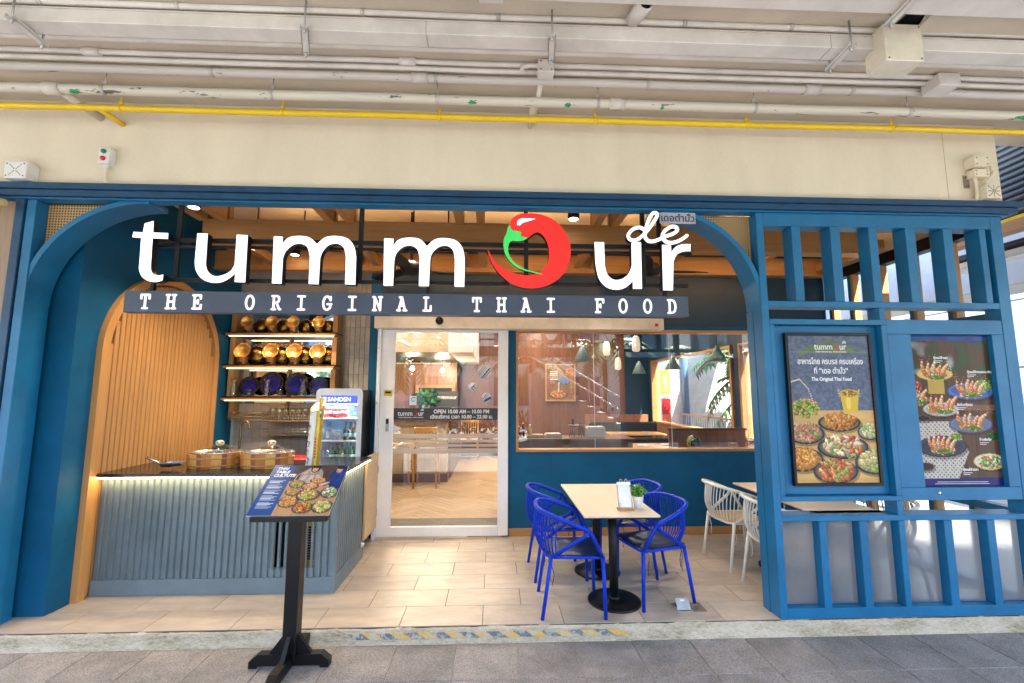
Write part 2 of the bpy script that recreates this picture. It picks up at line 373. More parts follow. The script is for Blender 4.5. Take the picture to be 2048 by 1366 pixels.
for i in range(nx+1):
    x = x0k + (x1k-x0k)*i/nx
    for k, (y, z) in enumerate(prof):
        d = 0 if k in (0, 6) else .006*mnoise.noise(Vector((x*5, k*.6, 3))) + .003*mnoise.noise(Vector((x*21, k*1.7, 9)))
        vs.append((x, y-d, z+(d*.4 if k else 0)))
kb.add(vs, [(i*7+k, (i+1)*7+k, (i+1)*7+k+1, i*7+k+1) for i in range(nx) for k in range(6)], 0, True)
kerb = struct('kerb', kb, KERB)
MB().box((-3.6, -.0085, -.0125), (4.25, -.0005, -.0052)).build('joint_line', mat('dark floor edge joint', (.06, .05, .04), .9), kerb)
HY, HB = worn('worn hazard yellow', (.62, .36, .05), (.45, .41, .33), .51), worn('worn hazard grey', (.13, .145, .17), (.42, .39, .32), .52)
def kface(x, t):   # point on the sloping kerb face, t 0 top .. 1 bottom
    return (x, -.0225-.011*t*.62-.0075, -.030-.055*t*.62)
for i in range(20):
    x = -1.02+i*.0975; m = HY if i % 2 else HB; sl_ = .06
    a, b, c, d = kface(x, 0), kface(x+.0955, 0), kface(x+.0955+sl_, 1), kface(x+sl_, 1)
    o3 = Vector((0, -.004, -.002)); e = [Vector(q) for q in (a, b, c, d)]
    MB().add([q for q in e]+[q+o3 for q in e], [(4, 5, 6, 7), (0, 1, 5, 4), (1, 2, 6, 5), (2, 3, 7, 6), (3, 0, 4, 7)]).build('hazard_stripe', m, kerb)

fl = struct('floor', MB().box((-3.95, .0, -.14), (4.35, 2.06, -.004)), GROUT)
for k in range(7):
    y0, y1 = k*.3, min(k*.3+.3, 2.0)
    for i in range(-6, 10):
        x0 = (i-1.1223+(.5 if k % 2 else 0))*.6; x1 = x0+.6
        lo = -3.598 if k == 0 else -3.362; x0, x1 = max(x0, lo), min(x1, 4.24)
        if x1-x0 < .03 or (x1 < -1.4 and y0 > .7): continue
        piece('floor_tile', (x1-x0-.005, y1-y0-.005, .01), FTILE, ((x0+x1)/2, (y0+y1)/2, -.005+rnd.uniform(-.0004, .0004)), fl, ch=.0012)

# ================================================================== WALKWAY CEILING AND UPPER WALL
ZC = 3.975
cb = MB().box((-12, -5.4, ZC), (4.3, .3, ZC+.3)); cb.box((4.3, -5.4, ZC), (9, -.46, ZC+.3)); cb.box((4.301, -.459, ZC), (5.0, .3, ZC+.3))  # last box added to close the gap and block sun on the wall end
struct('ceiling', cb, CEIL)
uw = MB().box((-12, 0, 3.245), (4.3, .22, ZC-.002))
tag(uw.build('upper_wall', CREAM), 'cream painted wall band above the blue fascia beam', 'wall')
xj = onY(1889, 320, 0).x; MB().box((xj-.002, -.0015, 3.28), (xj+.002, -.0002, 3.95)).build('render_joint', mat('render joint', (.42, .36, .27), .9), bpy.data.objects['upper_wall'])
# ================================================================== BLUE FASCIA BEAM
fb = thing('fascia_beam', 'long dark blue fascia beam across the shopfront under the cream wall', 'beam', (0, 0, 3.15))
MB().box((-12, -.075, 3.215), (4.40, .10, 3.262), ch=.003).build('top_moulding', BLUEDK, fb)
MB().box((-12, -.055, 3.165), (4.36, .10, 3.213), ch=.003).build('middle_moulding', BLUEDK, fb)
MB().box((-12, -.030, 3.150), (4.30, .07, 3.163), ch=.002).build('soffit_board', BLUE, fb)
MB().box((-12, -.018, 3.262), (4.30, -.001, 3.270)).build('sealant_bead', mat('grey sealant', (.45, .52, .55), .6, var=.2, nscale=20), fb)

# ================================================================== LEFT WALLS AND ARCHED PORTAL
sw = MB().box((-3.95, .24, 0), (-3.364, 2.62, 3.66)); sw.box((-3.95, .11, 0), (-3.60, .24, 3.12))
tag(sw.build('side_wall', BLUEWALL), 'deep blue stepped side wall at the left of the shop interior', 'wall')
pt = thing('arched_portal', 'blue arched portal frame with woven cane corner panels', 'arch', (0, 0, 0))
lpost = MB().box((-3.60, -.012, 0), (-3.532, .11, 3.149), ch=.003)
lpost.build('post', BLUE, pt)
MB().box((-3.675, -.022, -.01), (-3.612, .11, 3.149), ch=.003).build('edge_trim', BLUEDK, pt)
MB().box((-3.612, .0, -.01), (-3.60, .10, 3.149)).build('shadow_gap_strip', mat('groove blue', (.01, .05, .10), .6), pt)
def arch(cx, cz, rx, rz, sgn, y0, y1, th):
    b = MB(); n = 40; vs = []
    for i in range(n+1):
        a = PI/2*i/n; ca, sa = math.cos(a), math.sin(a)
        for (rr, y) in ((0, y0), (th, y0), (th, y1), (0, y1)):
            vs.append((cx+sgn*(rx+rr)*ca, y, cz+(rz+rr)*sa))
    fs = []
    for i in range(n):
        for q in range(4): fs.append((i*4+q, i*4+(q+1) % 4, (i+1)*4+(q+1) % 4, (i+1)*4+q))
    fs += [(0, 1, 2, 3), (n*4+3, n*4+2, n*4+1, n*4)]
    b.add(vs, fs, 0, False); return b
LCX, LCZ, LRX, LRZ = -2.698, 2.35, .85, .785
RCX, RCZ, RRX, RRZ = 1.38, 2.36, .76, .775
arch(LCX, LCZ, LRX, LRZ, -1, -.004, .20, .04).build('arch_band', BLUE, pt)
arch(RCX, RCZ, RRX, RRZ, 1, -.004, .20, .04).build('arch_band', BLUE, pt)
MB().box((-3.600, .112, 0), (-3.553, .20, 2.35)).build('jamb_lining', BLUE, pt)
MB().box((2.1385, .111, 0), (2.1995, .20, 2.35)).build('jamb_lining', BLUE, pt)
def rattan():
    m, nt, b = nodes('woven cane'); L = nt.links.new; g = N(nt, 'ShaderNodeNewGeometry'); out = nt.nodes['Material Output']
    sp = N(nt, 'ShaderNodeSeparateXYZ'); L(g.outputs['Position'], sp.inputs[0])
    def fr(o, s):
        a = N(nt, 'ShaderNodeMath', operation='MULTIPLY'); a.inputs[1].default_value = s; L(o, a.inputs[0])
        f = N(nt, 'ShaderNodeMath', operation='FRACT'); L(a.outputs[0], f.inputs[0])
        c = N(nt, 'ShaderNodeMath', operation='SUBTRACT'); c.inputs[1].default_value = .5; L(f.outputs[0], c.inputs[0])
        q = N(nt, 'ShaderNodeMath', operation='MULTIPLY'); L(c.outputs[0], q.inputs[0]); L(c.outputs[0], q.inputs[1]); return q.outputs[0]
    a = N(nt, 'ShaderNodeMath', operation='ADD'); L(fr(sp.outputs[0], 46), a.inputs[0]); L(fr(sp.outputs[2], 46), a.inputs[1])
    lt = N(nt, 'ShaderNodeMath', operation='LESS_THAN'); lt.inputs[1].default_value = .10; L(a.outputs[0], lt.inputs[0])
    nz = N(nt, 'ShaderNodeTexNoise', i_Scale=60.0); mx = N(nt, 'ShaderNodeMixRGB'); mx.inputs[1].default_value = (.56, .36, .15, 1); mx.inputs[2].default_value = (.45, .28, .12, 1)
    L(nz.outputs[0], mx.inputs[0]); L(mx.outputs[0], b.inputs['Base Color']); b.inputs['Roughness'].default_value = .6
    x2 = N(nt, 'ShaderNodeMixRGB'); x2.inputs[2].default_value = (.035, .02, .012, 1); L(lt.outputs[0], x2.inputs[0]); L(mx.outputs[0], x2.inputs[1]); L(x2.outputs[0], b.inputs['Base Color']); return m  # cane holes painted dark, the shade behind them put into the colour
RAT = rattan()
def spandrel(cx, cz, rx, rz, sgn, xo, zt, y):
    p = [(cx+sgn*rx*math.cos(PI/2*i/24), cz+rz*math.sin(PI/2*i/24)) for i in range(25)]
    return MB().prism(p + [(cx, zt), (xo, zt), (xo, cz)], y, y+.012)
spandrel(LCX, LCZ, LRX+.02, LRZ+.012, -1, -3.555, 3.149, .085).build('woven_panel', RAT, pt)
spandrel(RCX, RCZ, RRX+.02, RRZ+.012, 1, 2.165, 3.149, .085).build('woven_panel', RAT, pt)
MB().box((-3.53, .098, 2.37), (-2.7, .112, 3.105)).build('backing', mat('dark cane backing', (.02, .014, .01), .9), pt) if False else None

# neighbouring wood panel and yellow flexible duct at the far left
tag(MB().box((-6.5, .02, -.1), (-3.69, .14, 3.149), ch=.003).build('neighbour_wood_panel', GREYWOOD), 'weathered wood cladding panel of the neighbouring unit at far left', 'panel')
p = smooth([(-4.25, -.06, 3.28), (-3.95, -.09, 3.17), (-3.78, -.10, 3.10), (-3.66, -.11, 3.075)], 22)
fd = MB().tube(p, [.026 + (.004 if i % 2 else -.002) for i in range(len(p))], 10)
tag(fd.build('flexible_duct', mat('cream corrugated hose', (.66, .50, .20), .5)), 'ribbed yellowish flexible conduit running over the wood panel at far left', 'conduit')

# ================================================================== SLATTED TIMBER NICHE ON THE SIDE WALL
nc = thing('slatted_niche_panel', 'arched timber panel of warm lit vertical slats on the side wall', 'wall panel', (-3.364, 1.25, 0))
NX, NY0, NY1, NZ = -3.364, .444, 2.056, 2.03; NCY = (NY0+NY1)/2; NR = (NY1-NY0)/2
def archpoly(r, z0, n=28): return [(NCY+r, z0)] + [(NCY+r*math.cos(PI*i/n), NZ+r*math.sin(PI*i/n)) for i in range(n+1)] + [(NCY-r, z0)]
o_, i_ = archpoly(NR, .0), archpoly(NR-.075, .0); fm = MB(); k = len(o_)
for x, flip in ((NX+.052, 0), (NX+.001, 1)):
    fm.add([(x, *q) for q in o_]+[(x, *q) for q in i_], [(a, a+1, k+a+1, k+a) for a in range(k-1)])
fm.add([(NX+.052, *q) for q in o_]+[(NX+.001, *q) for q in o_], [(a, a+1, k+a+1, k+a) for a in range(k-1)])
fm.add([(NX+.052, *q) for q in i_]+[(NX+.001, *q) for q in i_], [(a, a+1, k+a+1, k+a) for a in range(k-1)])
fm.build('arch_frame', SLATW, nc)
MB().prism(archpoly(NR-.076, .0), NX+.002, NX+.008, plane='yz').build('backing_board', mat('dark slat backing', (.16, .085, .035), .7), nc)
ns = 27; yy0, yy1 = NCY-NR+.078, NCY+NR-.078; pitch = (yy1-yy0)/ns
for i in range(ns):
    y = yy0+pitch*(i+.5); h = NZ+math.sqrt(max(0, (NR-.08)**2-(abs(y-NCY)+pitch*.4)**2))
    piece('slat', (.026, pitch-.011, h-.02), SLATW, (NX+.022, y, (h-.02)/2+.01), nc, ch=.004)

# ================================================================== KITCHEN BAY WALL, DOOR WALL
kw = thing('kitchen_back_wall', 'pale tiled wall with mirror behind the counter shelves', 'wall', (-2.4, 2.5, 0))
MB().box((-3.40, 2.51, 0), (-1.45, 2.62, 3.66)).build('wall_face', mat('tile grout grey', (.36, .33, .29), .9), kw)
def mosaic():
    m, nt, b = nodes('small square wall tiles'); L = nt.links.new; g = N(nt, 'ShaderNodeNewGeometry'); sp = N(nt, 'ShaderNodeSeparateXYZ'); cb_ = N(nt, 'ShaderNodeCombineXYZ')
    L(g.outputs['Position'], sp.inputs[0]); L(sp.outputs[0], cb_.inputs[0]); L(sp.outputs[2], cb_.inputs[1])
    bt = N(nt, 'ShaderNodeTexBrick', offset=0.0, i_Scale=10.0); bt.inputs['Brick Width'].default_value = 1; bt.inputs['Row Height'].default_value = 1; bt.inputs['Mortar Size'].default_value = .02
    bt.inputs['Color1'].default_value = (.62, .58, .52, 1); bt.inputs['Color2'].default_value = (.55, .51, .45, 1); bt.inputs['Mortar'].default_value = (.36, .33, .3, 1)
    L(cb_.outputs[0], bt.inputs[0]); L(bt.outputs[0], b.inputs['Base Color']); b.inputs['Roughness'].default_value = .2; return m
MB().box((-3.36, 2.495, .85), (-1.98, 2.508, 1.52)).build('splashback', mosaic(), kw)
MB().box((-3.364, 2.488, .0), (-3.335, 2.509, 1.52)).build('corner_trim', WHITE, kw)
MIRR = bpy.data.materials.new('mirror'); MIRR.use_nodes = True; _b = MIRR.node_tree.nodes['Principled BSDF']; _b.inputs['Metallic'].default_value = 1; _b.inputs['Roughness'].default_value = .03; _b.inputs['Base Color'].default_value = (.86, .87, .87, 1)
MB().box((-3.25, 2.49, 1.53), (-2.02, 2.508, 2.95)).build('mirror', MIRR, kw)
WT = mat('glazed stacked tile', (.52, .47, .40), .18, var=.10, nscale=9, per_piece=.10, bump=.25, bscale=25)
tx0, tw, tz0, th_ = -1.975, .0655, .66, .208
for r in range(12):
    for c in range(8):
        piece('wall_tile', (tw-.004, .010, th_-.004), WT, (tx0+tw*(c+.5), 2.505+rnd.uniform(0, .0015), tz0+th_*(r+.5)), kw, ch=.002)
dw = thing('shopfront_wall', 'deep blue inner wall holding the sliding door and the long window', 'wall', (0, 2.0, 0))
m_ = MB().box((-1.515, 2.005, 0), (-1.392, 2.62, 3.66)); m_.build('door_pier', BLUEWALL, dw)
up = MB().box((-1.392, 2.02, 2.50), (4.24, 2.15, 3.66)); up.build('upper_panel', TEAL, dw)
lo = MB().box((.178, 2.0, .09), (4.24, 2.15, .965)); lo.box((.178, 2.0, .965), (.262, 2.15, 2.50)); lo.box((.262, 2.0, 2.455), (4.24, 2.019, 2.50)); lo.build('lower_panel', BLUEWALL, dw)
MB().box((.182, 1.985, 0), (4.24, 2.14, .088), ch=.003).build('skirting', TIM, dw)
# ================================================================== TERRACE CEILING, TIMBER BEAMS
ZT = 3.66
tag(MB().box((-3.6, .23, ZT), (4.45, 8.8, ZT+.15)).build('shop_ceiling', mat('white plaster ceiling', (.72, .68, .62), .85, var=.04)), 'white plaster ceiling above the timber beams', 'ceiling', kind='structure')
tb = thing('timber_beam_grid', 'pale timber beam and joist grid under the shop ceiling', 'beams', (0, 1.2, 3.1))
MB().box((-2.85, .86, 3.124), (3.85, .98, 3.36), ch=.004).build('beam', TIM, tb)
MB().box((-3.36, 1.90, 3.165), (4.2, 2.015, 3.37), ch=.004).build('beam', TIM, tb)
MB().box((-2.85, 1.36, 3.25), (3.85, 1.46, 3.42), ch=.004).build('beam', TIM, tb)
MB().box((-2.85, .845, 3.10), (3.85, .99, 3.122), ch=.003).build('beam_trim', TIM, tb)
MB().box((-3.36, 1.885, 3.14), (4.2, 2.017, 3.163), ch=.003).build('beam_trim', TIM, tb)
for px in (405, 445, 660, 700, 920, 962, 1192, 1228, 1400, 1600, 1780):
    x = onY(px, 440, .85).x
    MB().box((x-.04, .24, 3.335), (x+.04, .858, ZT-.002), ch=.003).build('joist', TIMY, tb)
    MB().box((x-.04, .982, 3.20), (x+.04, 1.898, 3.30), ch=.003).build('joist', TIMY, tb)
    MB().box((x-.035, .90, 3.365), (x+.035, .97, ZT-.002)).build('hanger_post', TIMZ, tb)
LEDC = emis('cove led', (1, .60, .22), 11)
for i, (xa, xb) in enumerate(((-2.4, -1.2), (-.9, .9), (1.2, 2.0), (2.3, 3.7))):
    t = thing('cove_light', ['warm cove light strip behind the front beam above the counter', 'warm cove light strip behind the front beam above the door', 'warm cove light strip behind the front beam above the window', 'warm cove light strip behind the front beam above the lattice'][i], 'light', ((xa+xb)/2, 1.0, 3.14), 'cove light strips along the beams')
    MB().box((xa, .993, 3.15), (xb, 1.02, 3.165)).build('housing', BLACKM, t)
    MB().box((xa+.01, 1.003, 3.167), (xb-.01, 1.018, 3.175)).build('diffuser', LEDC, t)
def spot(x, y, z, lab, e=22, ang=None):
    dz = .22; t = thing('ceiling_spotlight', lab, 'spotlight', (x, y, z-dz), 'black ceiling spotlights'); MB().tube([(x, y, z-dz), (x, y, z)], .008, 8).build('drop_rod', BLACKM, t); z = z-dz
    MB().lathe([(.05, 0), (.055, .02), (.055, .10), (.03, .115)], (x, y, z-.12), 16).build('housing', BLACKM, t)
    MB().lathe([(.042, 0), (.042, .003)], (x, y, z-.123), 16).build('lens', LAMPW, t)
    MB().tube([(x, y, z-.005), (x, y, z)], .04, 12).build('mount', BLACKM, t)
    l = bpy.data.lights.new('spot_lamp', 'SPOT'); l.energy = e; l.color = (1, .80, .58); l.spot_size = math.radians(ang or 84); l.spot_blend = .6; l.shadow_soft_size = .05
    lo_ = bpy.data.objects.new('spot_lamp', l); C.objects.link(lo_); lo_.parent = t; lo_.location = (0, 0, -.13)
for (px, lab, e) in ((610, 'black spotlight hung from the ceiling above the counter shelves', 14), (828, 'black spotlight hung from the ceiling above the door header', 12), (1228, 'black spotlight hung from the ceiling right of the red chilli', 14)):
    q = onZ(px, 432, ZT-.06); spot(q.x, q.y, ZT, lab, e)
spot(-2.70, .50, ZT, 'black spotlight above the wooden food tubs', 16, 96)
spot(-2.35, 1.75, 3.62, 'black spotlight close in front of the counter shelves', 30, 80)
spot(-2.55, 1.28, ZT, 'added black spotlight washing the slatted timber niche', 24, 110)  # extra lamp added to brighten the slatted panel
spot(-.5, 1.2, ZT, 'black spotlight over the entrance tiles', 8, 84)
spot(.75, .62, ZT, 'black spotlight over the blue chairs', 9, 84)
def fan(px, py, Y, lab, rz):
    q = onY(px, py, Y); t = thing('ceiling_fan', lab, 'fan', q, 'black ceiling fans', rz, local=True)
    MB().tube([(0, 0, .05), (0, 0, ZT-q.z)], .016, 8).build('down_rod', BLACKM, t)
    MB().lathe([(.03, -.06), (.10, -.04), (.12, .02), (.09, .07), (.02, .09)], n=18).build('motor', BLACKM, t)
    for k in range(3):
        a = k*2*PI/3; c, s = math.cos(a), math.sin(a); b = MB(); vs = []
        for i in range(9):
            u = i/8; r = .10+.56*u; w = .045+.035*math.sin(PI*min(1, u*1.05))
            for sg in (-1, 1): vs.append((r*c-sg*w*s, r*s+sg*w*c, .012*sg)); 
        vs += [(x, y, z-.012) for x, y, z in vs]; n = 18
        b.add(vs, [(2*i, 2*i+1, 2*i+3, 2*i+2) for i in range(8)]+[(n+2*i, n+2*i+2, n+2*i+3, n+2*i+1) for i in range(8)]+[(2*i, 2*i+2, n+2*i+2, n+2*i) for i in range(8)]+[(2*i+1, n+2*i+1, n+2*i+3, 2*i+3) for i in range(8)]+[(0, n, n+1, 1), (16, 17, n+17, n+16)])
        b.build('blade', BLACK, t)
fan(822, 538, 1.35, 'black ceiling fan half hidden behind the second letter m', .35)
fan(1300, 541, 1.35, 'black ceiling fan behind the letters ur at the right of the sign', .05)

# ================================================================== SIGN
sg = thing('shop_sign', 'illuminated shop sign with white letters, red chilli emblem and dark name board', 'sign', (-.6, -.02, 2.3))
SYF, SDEP = -.035, .062
def px2(pts, org, sc, Y): return [((lambda q: (q.x, q.z))(onY(org[0]+x*sc, org[1]+y*sc, Y))) for x, y in pts]
A1, A2, A3 = ((240, 400), .35156), ((900, 400), .3125), ((1080, 400), .234375)
LACR = BLACKM
def letter(poly, nm='letter', face=LEDP):
    o = MB().prism(poly, SYF+.004, SYF+SDEP).build(nm, LACR, sg)
    MB().prism(poly, SYF, SYF+.0036).build('lit_face', face, o); return o
def sm(pts, A):   # straight corners kept: points given as tuples; ('c', [...]) runs are smoothed
    out = []
    for q in pts:
        if q[0] == 'c': out += [(v.x, v.y) for v in smooth([Vector(p) for p in q[1]], 5)]
        else: out.append(q)
    return px2(out, A[0], A[1], SYF)
letter(sm([(140, 133), (190, 119), (187, 185), (273, 188), (271, 221), (184, 217), ('c', [(174, 370), (176, 402), (190, 424), (215, 430), (245, 424)]), ('c', [(240, 456), (205, 466), (160, 460), (125, 436), (108, 395), (110, 360)]), (120, 215), (70, 211), (76, 181), (130, 184)], A1))
letter(sm([(440, 189), (498, 191), ('c', [(489, 330), (488, 372), (502, 410), (540, 433), (590, 425), (630, 402), (652, 368)]), (664, 197), (726, 200), (711, 468), (652, 466), (655, 420), ('c', [(654, 418), (610, 452), (560, 470), (500, 465), (455, 438), (430, 395), (425, 350)])], A1))
M1 = [(875, 206), (926, 209), (924, 250), ('c', [(925, 248), (955, 216), (1010, 204), (1075, 212), (1120, 250)]), ('c', [(1122, 250), (1165, 214), (1222, 204), (1290, 217), (1330, 260), (1343, 322)]), (1338, 481), (1280, 479), ('c', [(1285, 325), (1273, 272), (1236, 248), (1188, 256), (1153, 292), (1138, 330)]), (1129, 479), (1073, 477), ('c', [(1080, 322), (1066, 270), (1031, 249), (985, 255), (944, 290), (926, 330)]), (918, 476), (864, 474)]
letter(sm(M1, A1))
M2 = [(1503, 218), (1556, 220), (1554, 262), ('c', [(1555, 260), (1585, 226), (1640, 214), (1705, 222), (1745, 262)]), ('c', [(1747, 262), (1788, 226), (1843, 216), (1910, 230), (1948, 272), (1961, 334)]), (1958, 494), (1903, 492), ('c', [(1905, 338), (1893, 284), (1858, 260), (1812, 268), (1775, 304), (1764, 342)]), (1757, 490), (1700, 489), ('c', [(1705, 334), (1692, 282), (1657, 260), (1612, 266), (1573, 302), (1560, 342)]), (1553, 488), (1499, 486)]
letter(sm(M2, A1))
letter(sm([(925, 269), (986, 270), ('c', [(990, 415), (1008, 478), (1050, 510), (1100, 505), (1143, 472), (1164, 420)]), (1162, 270), (1222, 270), (1229, 568), (1172, 568), (1170, 522), ('c', [(1170, 520), (1122, 560), (1060, 574), (1000, 556), (955, 505), (935, 430), (930, 380)])], A2))
letter(sm([(1358, 287), (1414, 287), (1417, 338), ('c', [(1418, 336), (1442, 302), (1485, 284), (1540, 282)]), (1538, 328), ('c', [(1520, 326), (1480, 333), (1446, 356), (1430, 402)]), (1427, 578), (1365, 577)], A2))
dpts = smooth([Vector((*p, 0)) for p in [(885, 262), (845, 240), (790, 255), (750, 300), (762, 342), (815, 347), (875, 305), (935, 235), (985, 160), (990, 125), (962, 118), (928, 160), (902, 235), (888, 305), (908, 348), (950, 360), (1005, 344), (1060, 318), (1120, 298), (1162, 268), (1150, 238), (1110, 236), (1060, 268), (1038, 312), (1055, 352), (1105, 372), (1165, 360), (1212, 335), (1243, 312)]], 4)
db, df = MB(), MB()
for i, q in enumerate(ribbon([(v.x, v.y) for v in dpts], 28)):
    pp = px2([(v.x, v.y) for v in q], A3[0], A3[1], SYF); e = i*.00003
    db.prism(pp, SYF-.0096-e, SYF+.035); df.prism(pp, SYF-.0142-e*1.5, SYF-.0136+e*0)
do = db.build('script_letters', LACR, sg); df.build('lit_face', LEDP, do)
REDL = emis('lit red acrylic', (.72, .020, .016), .10); GRNL = emis('lit green acrylic', (.05, .62, .12), .10)
body = [('c', [(385, 182), (386, 150), (402, 115), (440, 92), (500, 84), (580, 92), (660, 125), (720, 180), (760, 250), (774, 322), (764, 392), (735, 460), (680, 516), (610, 551), (530, 566), (450, 556), (380, 526), (310, 465), (262, 390), (238, 310)]), ('c', [(240, 312), (262, 352), (300, 402), (352, 442), (420, 471), (490, 481), (552, 470), (602, 438), (630, 380), (632, 312), (616, 258), (590, 222), (560, 206), (530, 218), (497, 244)]), (478, 240), (452, 232), (456, 206), (402, 196)]
bp_ = sm(body, A2)
bo = MB().prism(bp_, SYF+.004, SYF+SDEP).build('chilli_body', LACR, sg); MB().prism(bp_, SYF, SYF+.0036).build('red_face', REDL, bo)
gp = sm([('c', [(383, 158), (388, 184), (402, 197)]), (456, 207), (451, 233), (496, 245), ('c', [(470, 261), (430, 266), (396, 264), (376, 286), (373, 330), (387, 370), (422, 410), (482, 445), (560, 466), (598, 480)]), ('c', [(520, 464), (440, 440), (386, 397), (355, 350), (342, 300), (345, 250), (362, 214), (368, 180)])], A2)
go = MB().prism(gp, SYF-.004, SYF+.02).build('chilli_stalk', LACR, sg); MB().prism(gp, SYF-.0082, SYF-.0045).build('green_face', GRNL, go)
MB().prism(sm([(430, 160), ('c', [(430, 150), (436, 130), (462, 119), (500, 119)]), (546, 121), ('c', [(500, 136), (465, 146)]), (448, 162)], A2), SYF-.004, SYF-.0005).build('white_highlight', LEDP, bo)
# rig of black tubes behind the letters
rg = MB()
def hz(py0, py1, Y=.06): a, b = onY(262, py0, Y), onY(1395, py1, Y); return a, b
za, zb = onY(800, 487, .06).z, onY(800, 565, .06).z
XL = onY(318, 480, .06).x; rg.box((XL, .05, za-.016), (1.62, .08, za+.016)); rg.box((XL, .05, zb-.013), (1.58, .08, zb+.013)); rg.box((XL, .05, za-.062), (1.62, .072, za-.042))
for px in (358, 722, 1052, 1285, 1318):
    x = onY(px, 480, .06).x; rg.box((x-.017, .049, zb if px != 1318 else za), (x+.017, .069, 3.149))
for px in (300, 855, 1332):
    x = onY(px, 570, .0).x; rg.box((x-.012, .02, 2.44), (x+.012, .048, zb))
rg.build('support_rig', BLACKM, sg)
bd0, bd1 = onY(250, 580, -.04), onY(1378, 634, -.04)
ZB0, ZB1 = onY(815, 629, -.04).z, onY(815, 587, -.04).z
NB = mat('slate blue name board', (.055, .072, .115), .45, var=.06)
nb = MB().box((bd0.x, -.04, ZB0), (bd1.x, .03, ZB1), ch=.002).build('name_board', NB, sg)
SLAB_L = {  # strokes in a cell: x -1..1, y 0..2 (0 = base line)
 'T': [[(-.85, 1.45), (-.85, 2), (.85, 2), (.85, 1.45)], [(0, 2), (0, 0)], [(-.45, 0), (.45, 0)]],
 'H': [[(-.62, 0), (-.62, 2)], [(.62, 0), (.62, 2)], [(-.62, 1), (.62, 1)], [(-.95, 0), (-.3, 0)], [(.3, 0), (.95, 0)], [(-.95, 2), (-.3, 2)], [(.3, 2), (.95, 2)]],
 'E': [[(-.5, 0), (-.5, 2)], [(-.85, 2), (.75, 2), (.75, 1.5)], [(-.85, 0), (.85, 0), (.85, .55)], [(-.5, 1), (.2, 1)], [(.2, 1.25), (.2, .75)]],
 'R': [[(-.5, 0), (-.5, 2)], [(-.85, 0), (-.1, 0)], [(-.85, 2), (.2, 2), (.55, 1.85), (.65, 1.5), (.5, 1.15), (.15, 1), (-.5, 1)], [(.1, 1), (.75, 0), (1.0, 0)]],
 'I': [[(0, 0), (0, 2)], [(-.7, 0), (.7, 0)], [(-.7, 2), (.7, 2)]],
 'N': [[(-.62, 0), (-.62, 2)], [(.62, 0), (.62, 2)], [(-.62, 2), (.62, 0)], [(-.95, 2), (-.62, 2)], [(.3, 2), (.95, 2)], [(-.95, 0), (-.3, 0)]],
 'A': [[(-.7, 0), (-.02, 2), (.7, 0)], [(-.5, 2), (0, 2)], [(-.42, .72), (.42, .72)], [(-1, 0), (-.38, 0)], [(.38, 0), (1, 0)]],
 'L': [[(-.3, 0), (-.3, 2)], [(-.75, 2), (.2, 2)], [(-.8, 0), (.75, 0), (.75, .7)]],
 'F': [[(-.5, 0), (-.5, 2)], [(-.85, 2), (.85, 2), (.85, 1.5)], [(-.85, 0), (.1, 0)], [(-.5, 1), (.2, 1)], [(.2, 1.25), (.2, .75)]],
 'D': [[(-.55, 0), (-.55, 2)], [(-.9, 2), (.1, 2), (.55, 1.75), (.75, 1.3), (.78, 1), (.75, .7), (.55, .25), (.1, 0), (-.9, 0)]],
 'O': [[(.80*math.cos(i*PI/10), 1+1.02*math.sin(i*PI/10)) for i in range(20)]],
 'G': [[(.75, 1.45)] + [(.80*math.cos(a), 1+1.02*math.sin(a)) for a in [PI*.22+i*PI*1.42/14 for i in range(15)]] + [(.72, .35), (.72, .85)], [(.1, .85), (.95, .85)], [(.75, 1.95), (.75, 1.45)]],
}
XS = [290, 341.6, 393.7, 499.6, 552, 602.6, 654, 704.5, 755, 804, 854.6, 953.8, 1003, 1052, 1101.6, 1199, 1246, 1295, 1343.8]
for ch, px in zip('THEORIGINALTHAIFOOD', XS):
    x = onY(px, 605, -.042).x; h = (ZB1-ZB0)*.62; zc = (ZB0+ZB1)/2; hw = h*.345; b = MB(); e = 0
    for st in SLAB_L[ch]:
        for q in ribbon([(x+u*hw, zc-h/2+v*h/2) for u, v in st], .0165, closed=(ch == 'O')):
            b.prism([(v.x, v.y) for v in q], -.0435-e, -.0395); e += .00002
    b.build('board_letter', LEDB, nb)
ta, tb_ = onY(1318, 426, .0), onY(1390, 449, .0)
tp = MB().box((ta.x, -.012, tb_.z), (tb_.x, -.008, ta.z)).build('thai_name_plate', mat('pale acrylic plate', (.42, .42, .50), .3), sg)
text('thai_lettering', 'เดอตำมั่ว', .078, ((ta.x+tb_.x)/2, -.0135, (ta.z+tb_.z)/2-.004), mat('navy print', (.01, .015, .05), .4), sg, 'CENTER', .0012, width=(tb_.x-ta.x)*.93)
# ================================================================== LATTICE SCREEN
ls = thing('lattice_screen', 'bright blue timber lattice screen with two poster panels and fluted glass panes', 'screen', (3.2, 0, 0))
FY0, FY1 = -.012, .11
def bar(name, x0, x1, z0, z1, y0=FY0, y1=FY1, m=None): return MB().box((x0, y0, z0), (x1, y1, z1), ch=.0025).build(name, m or BLUE, ls)
bar('post', 2.142, 2.2, .002, 3.149); bar('post', 4.15, 4.25, .002, 3.149)
bar('rail', 2.201, 4.149, 3.04, 3.149); bar('rail', 2.201, 4.149, 2.362, 2.412, FY0+.002)
bar('rail', 2.201, 4.149, .700, .742, FY0+.003, FY1+.03); bar('rail', 2.201, 4.149, .002, .075, FY0+.002)
bar('mid_post', 3.118, 3.166, .076, .699, FY0+.001); bar('mid_post', 3.118, 3.166, .743, .848, FY0+.001); bar('mid_post', 3.118, 3.166, 2.266, 2.361, FY0+.001)
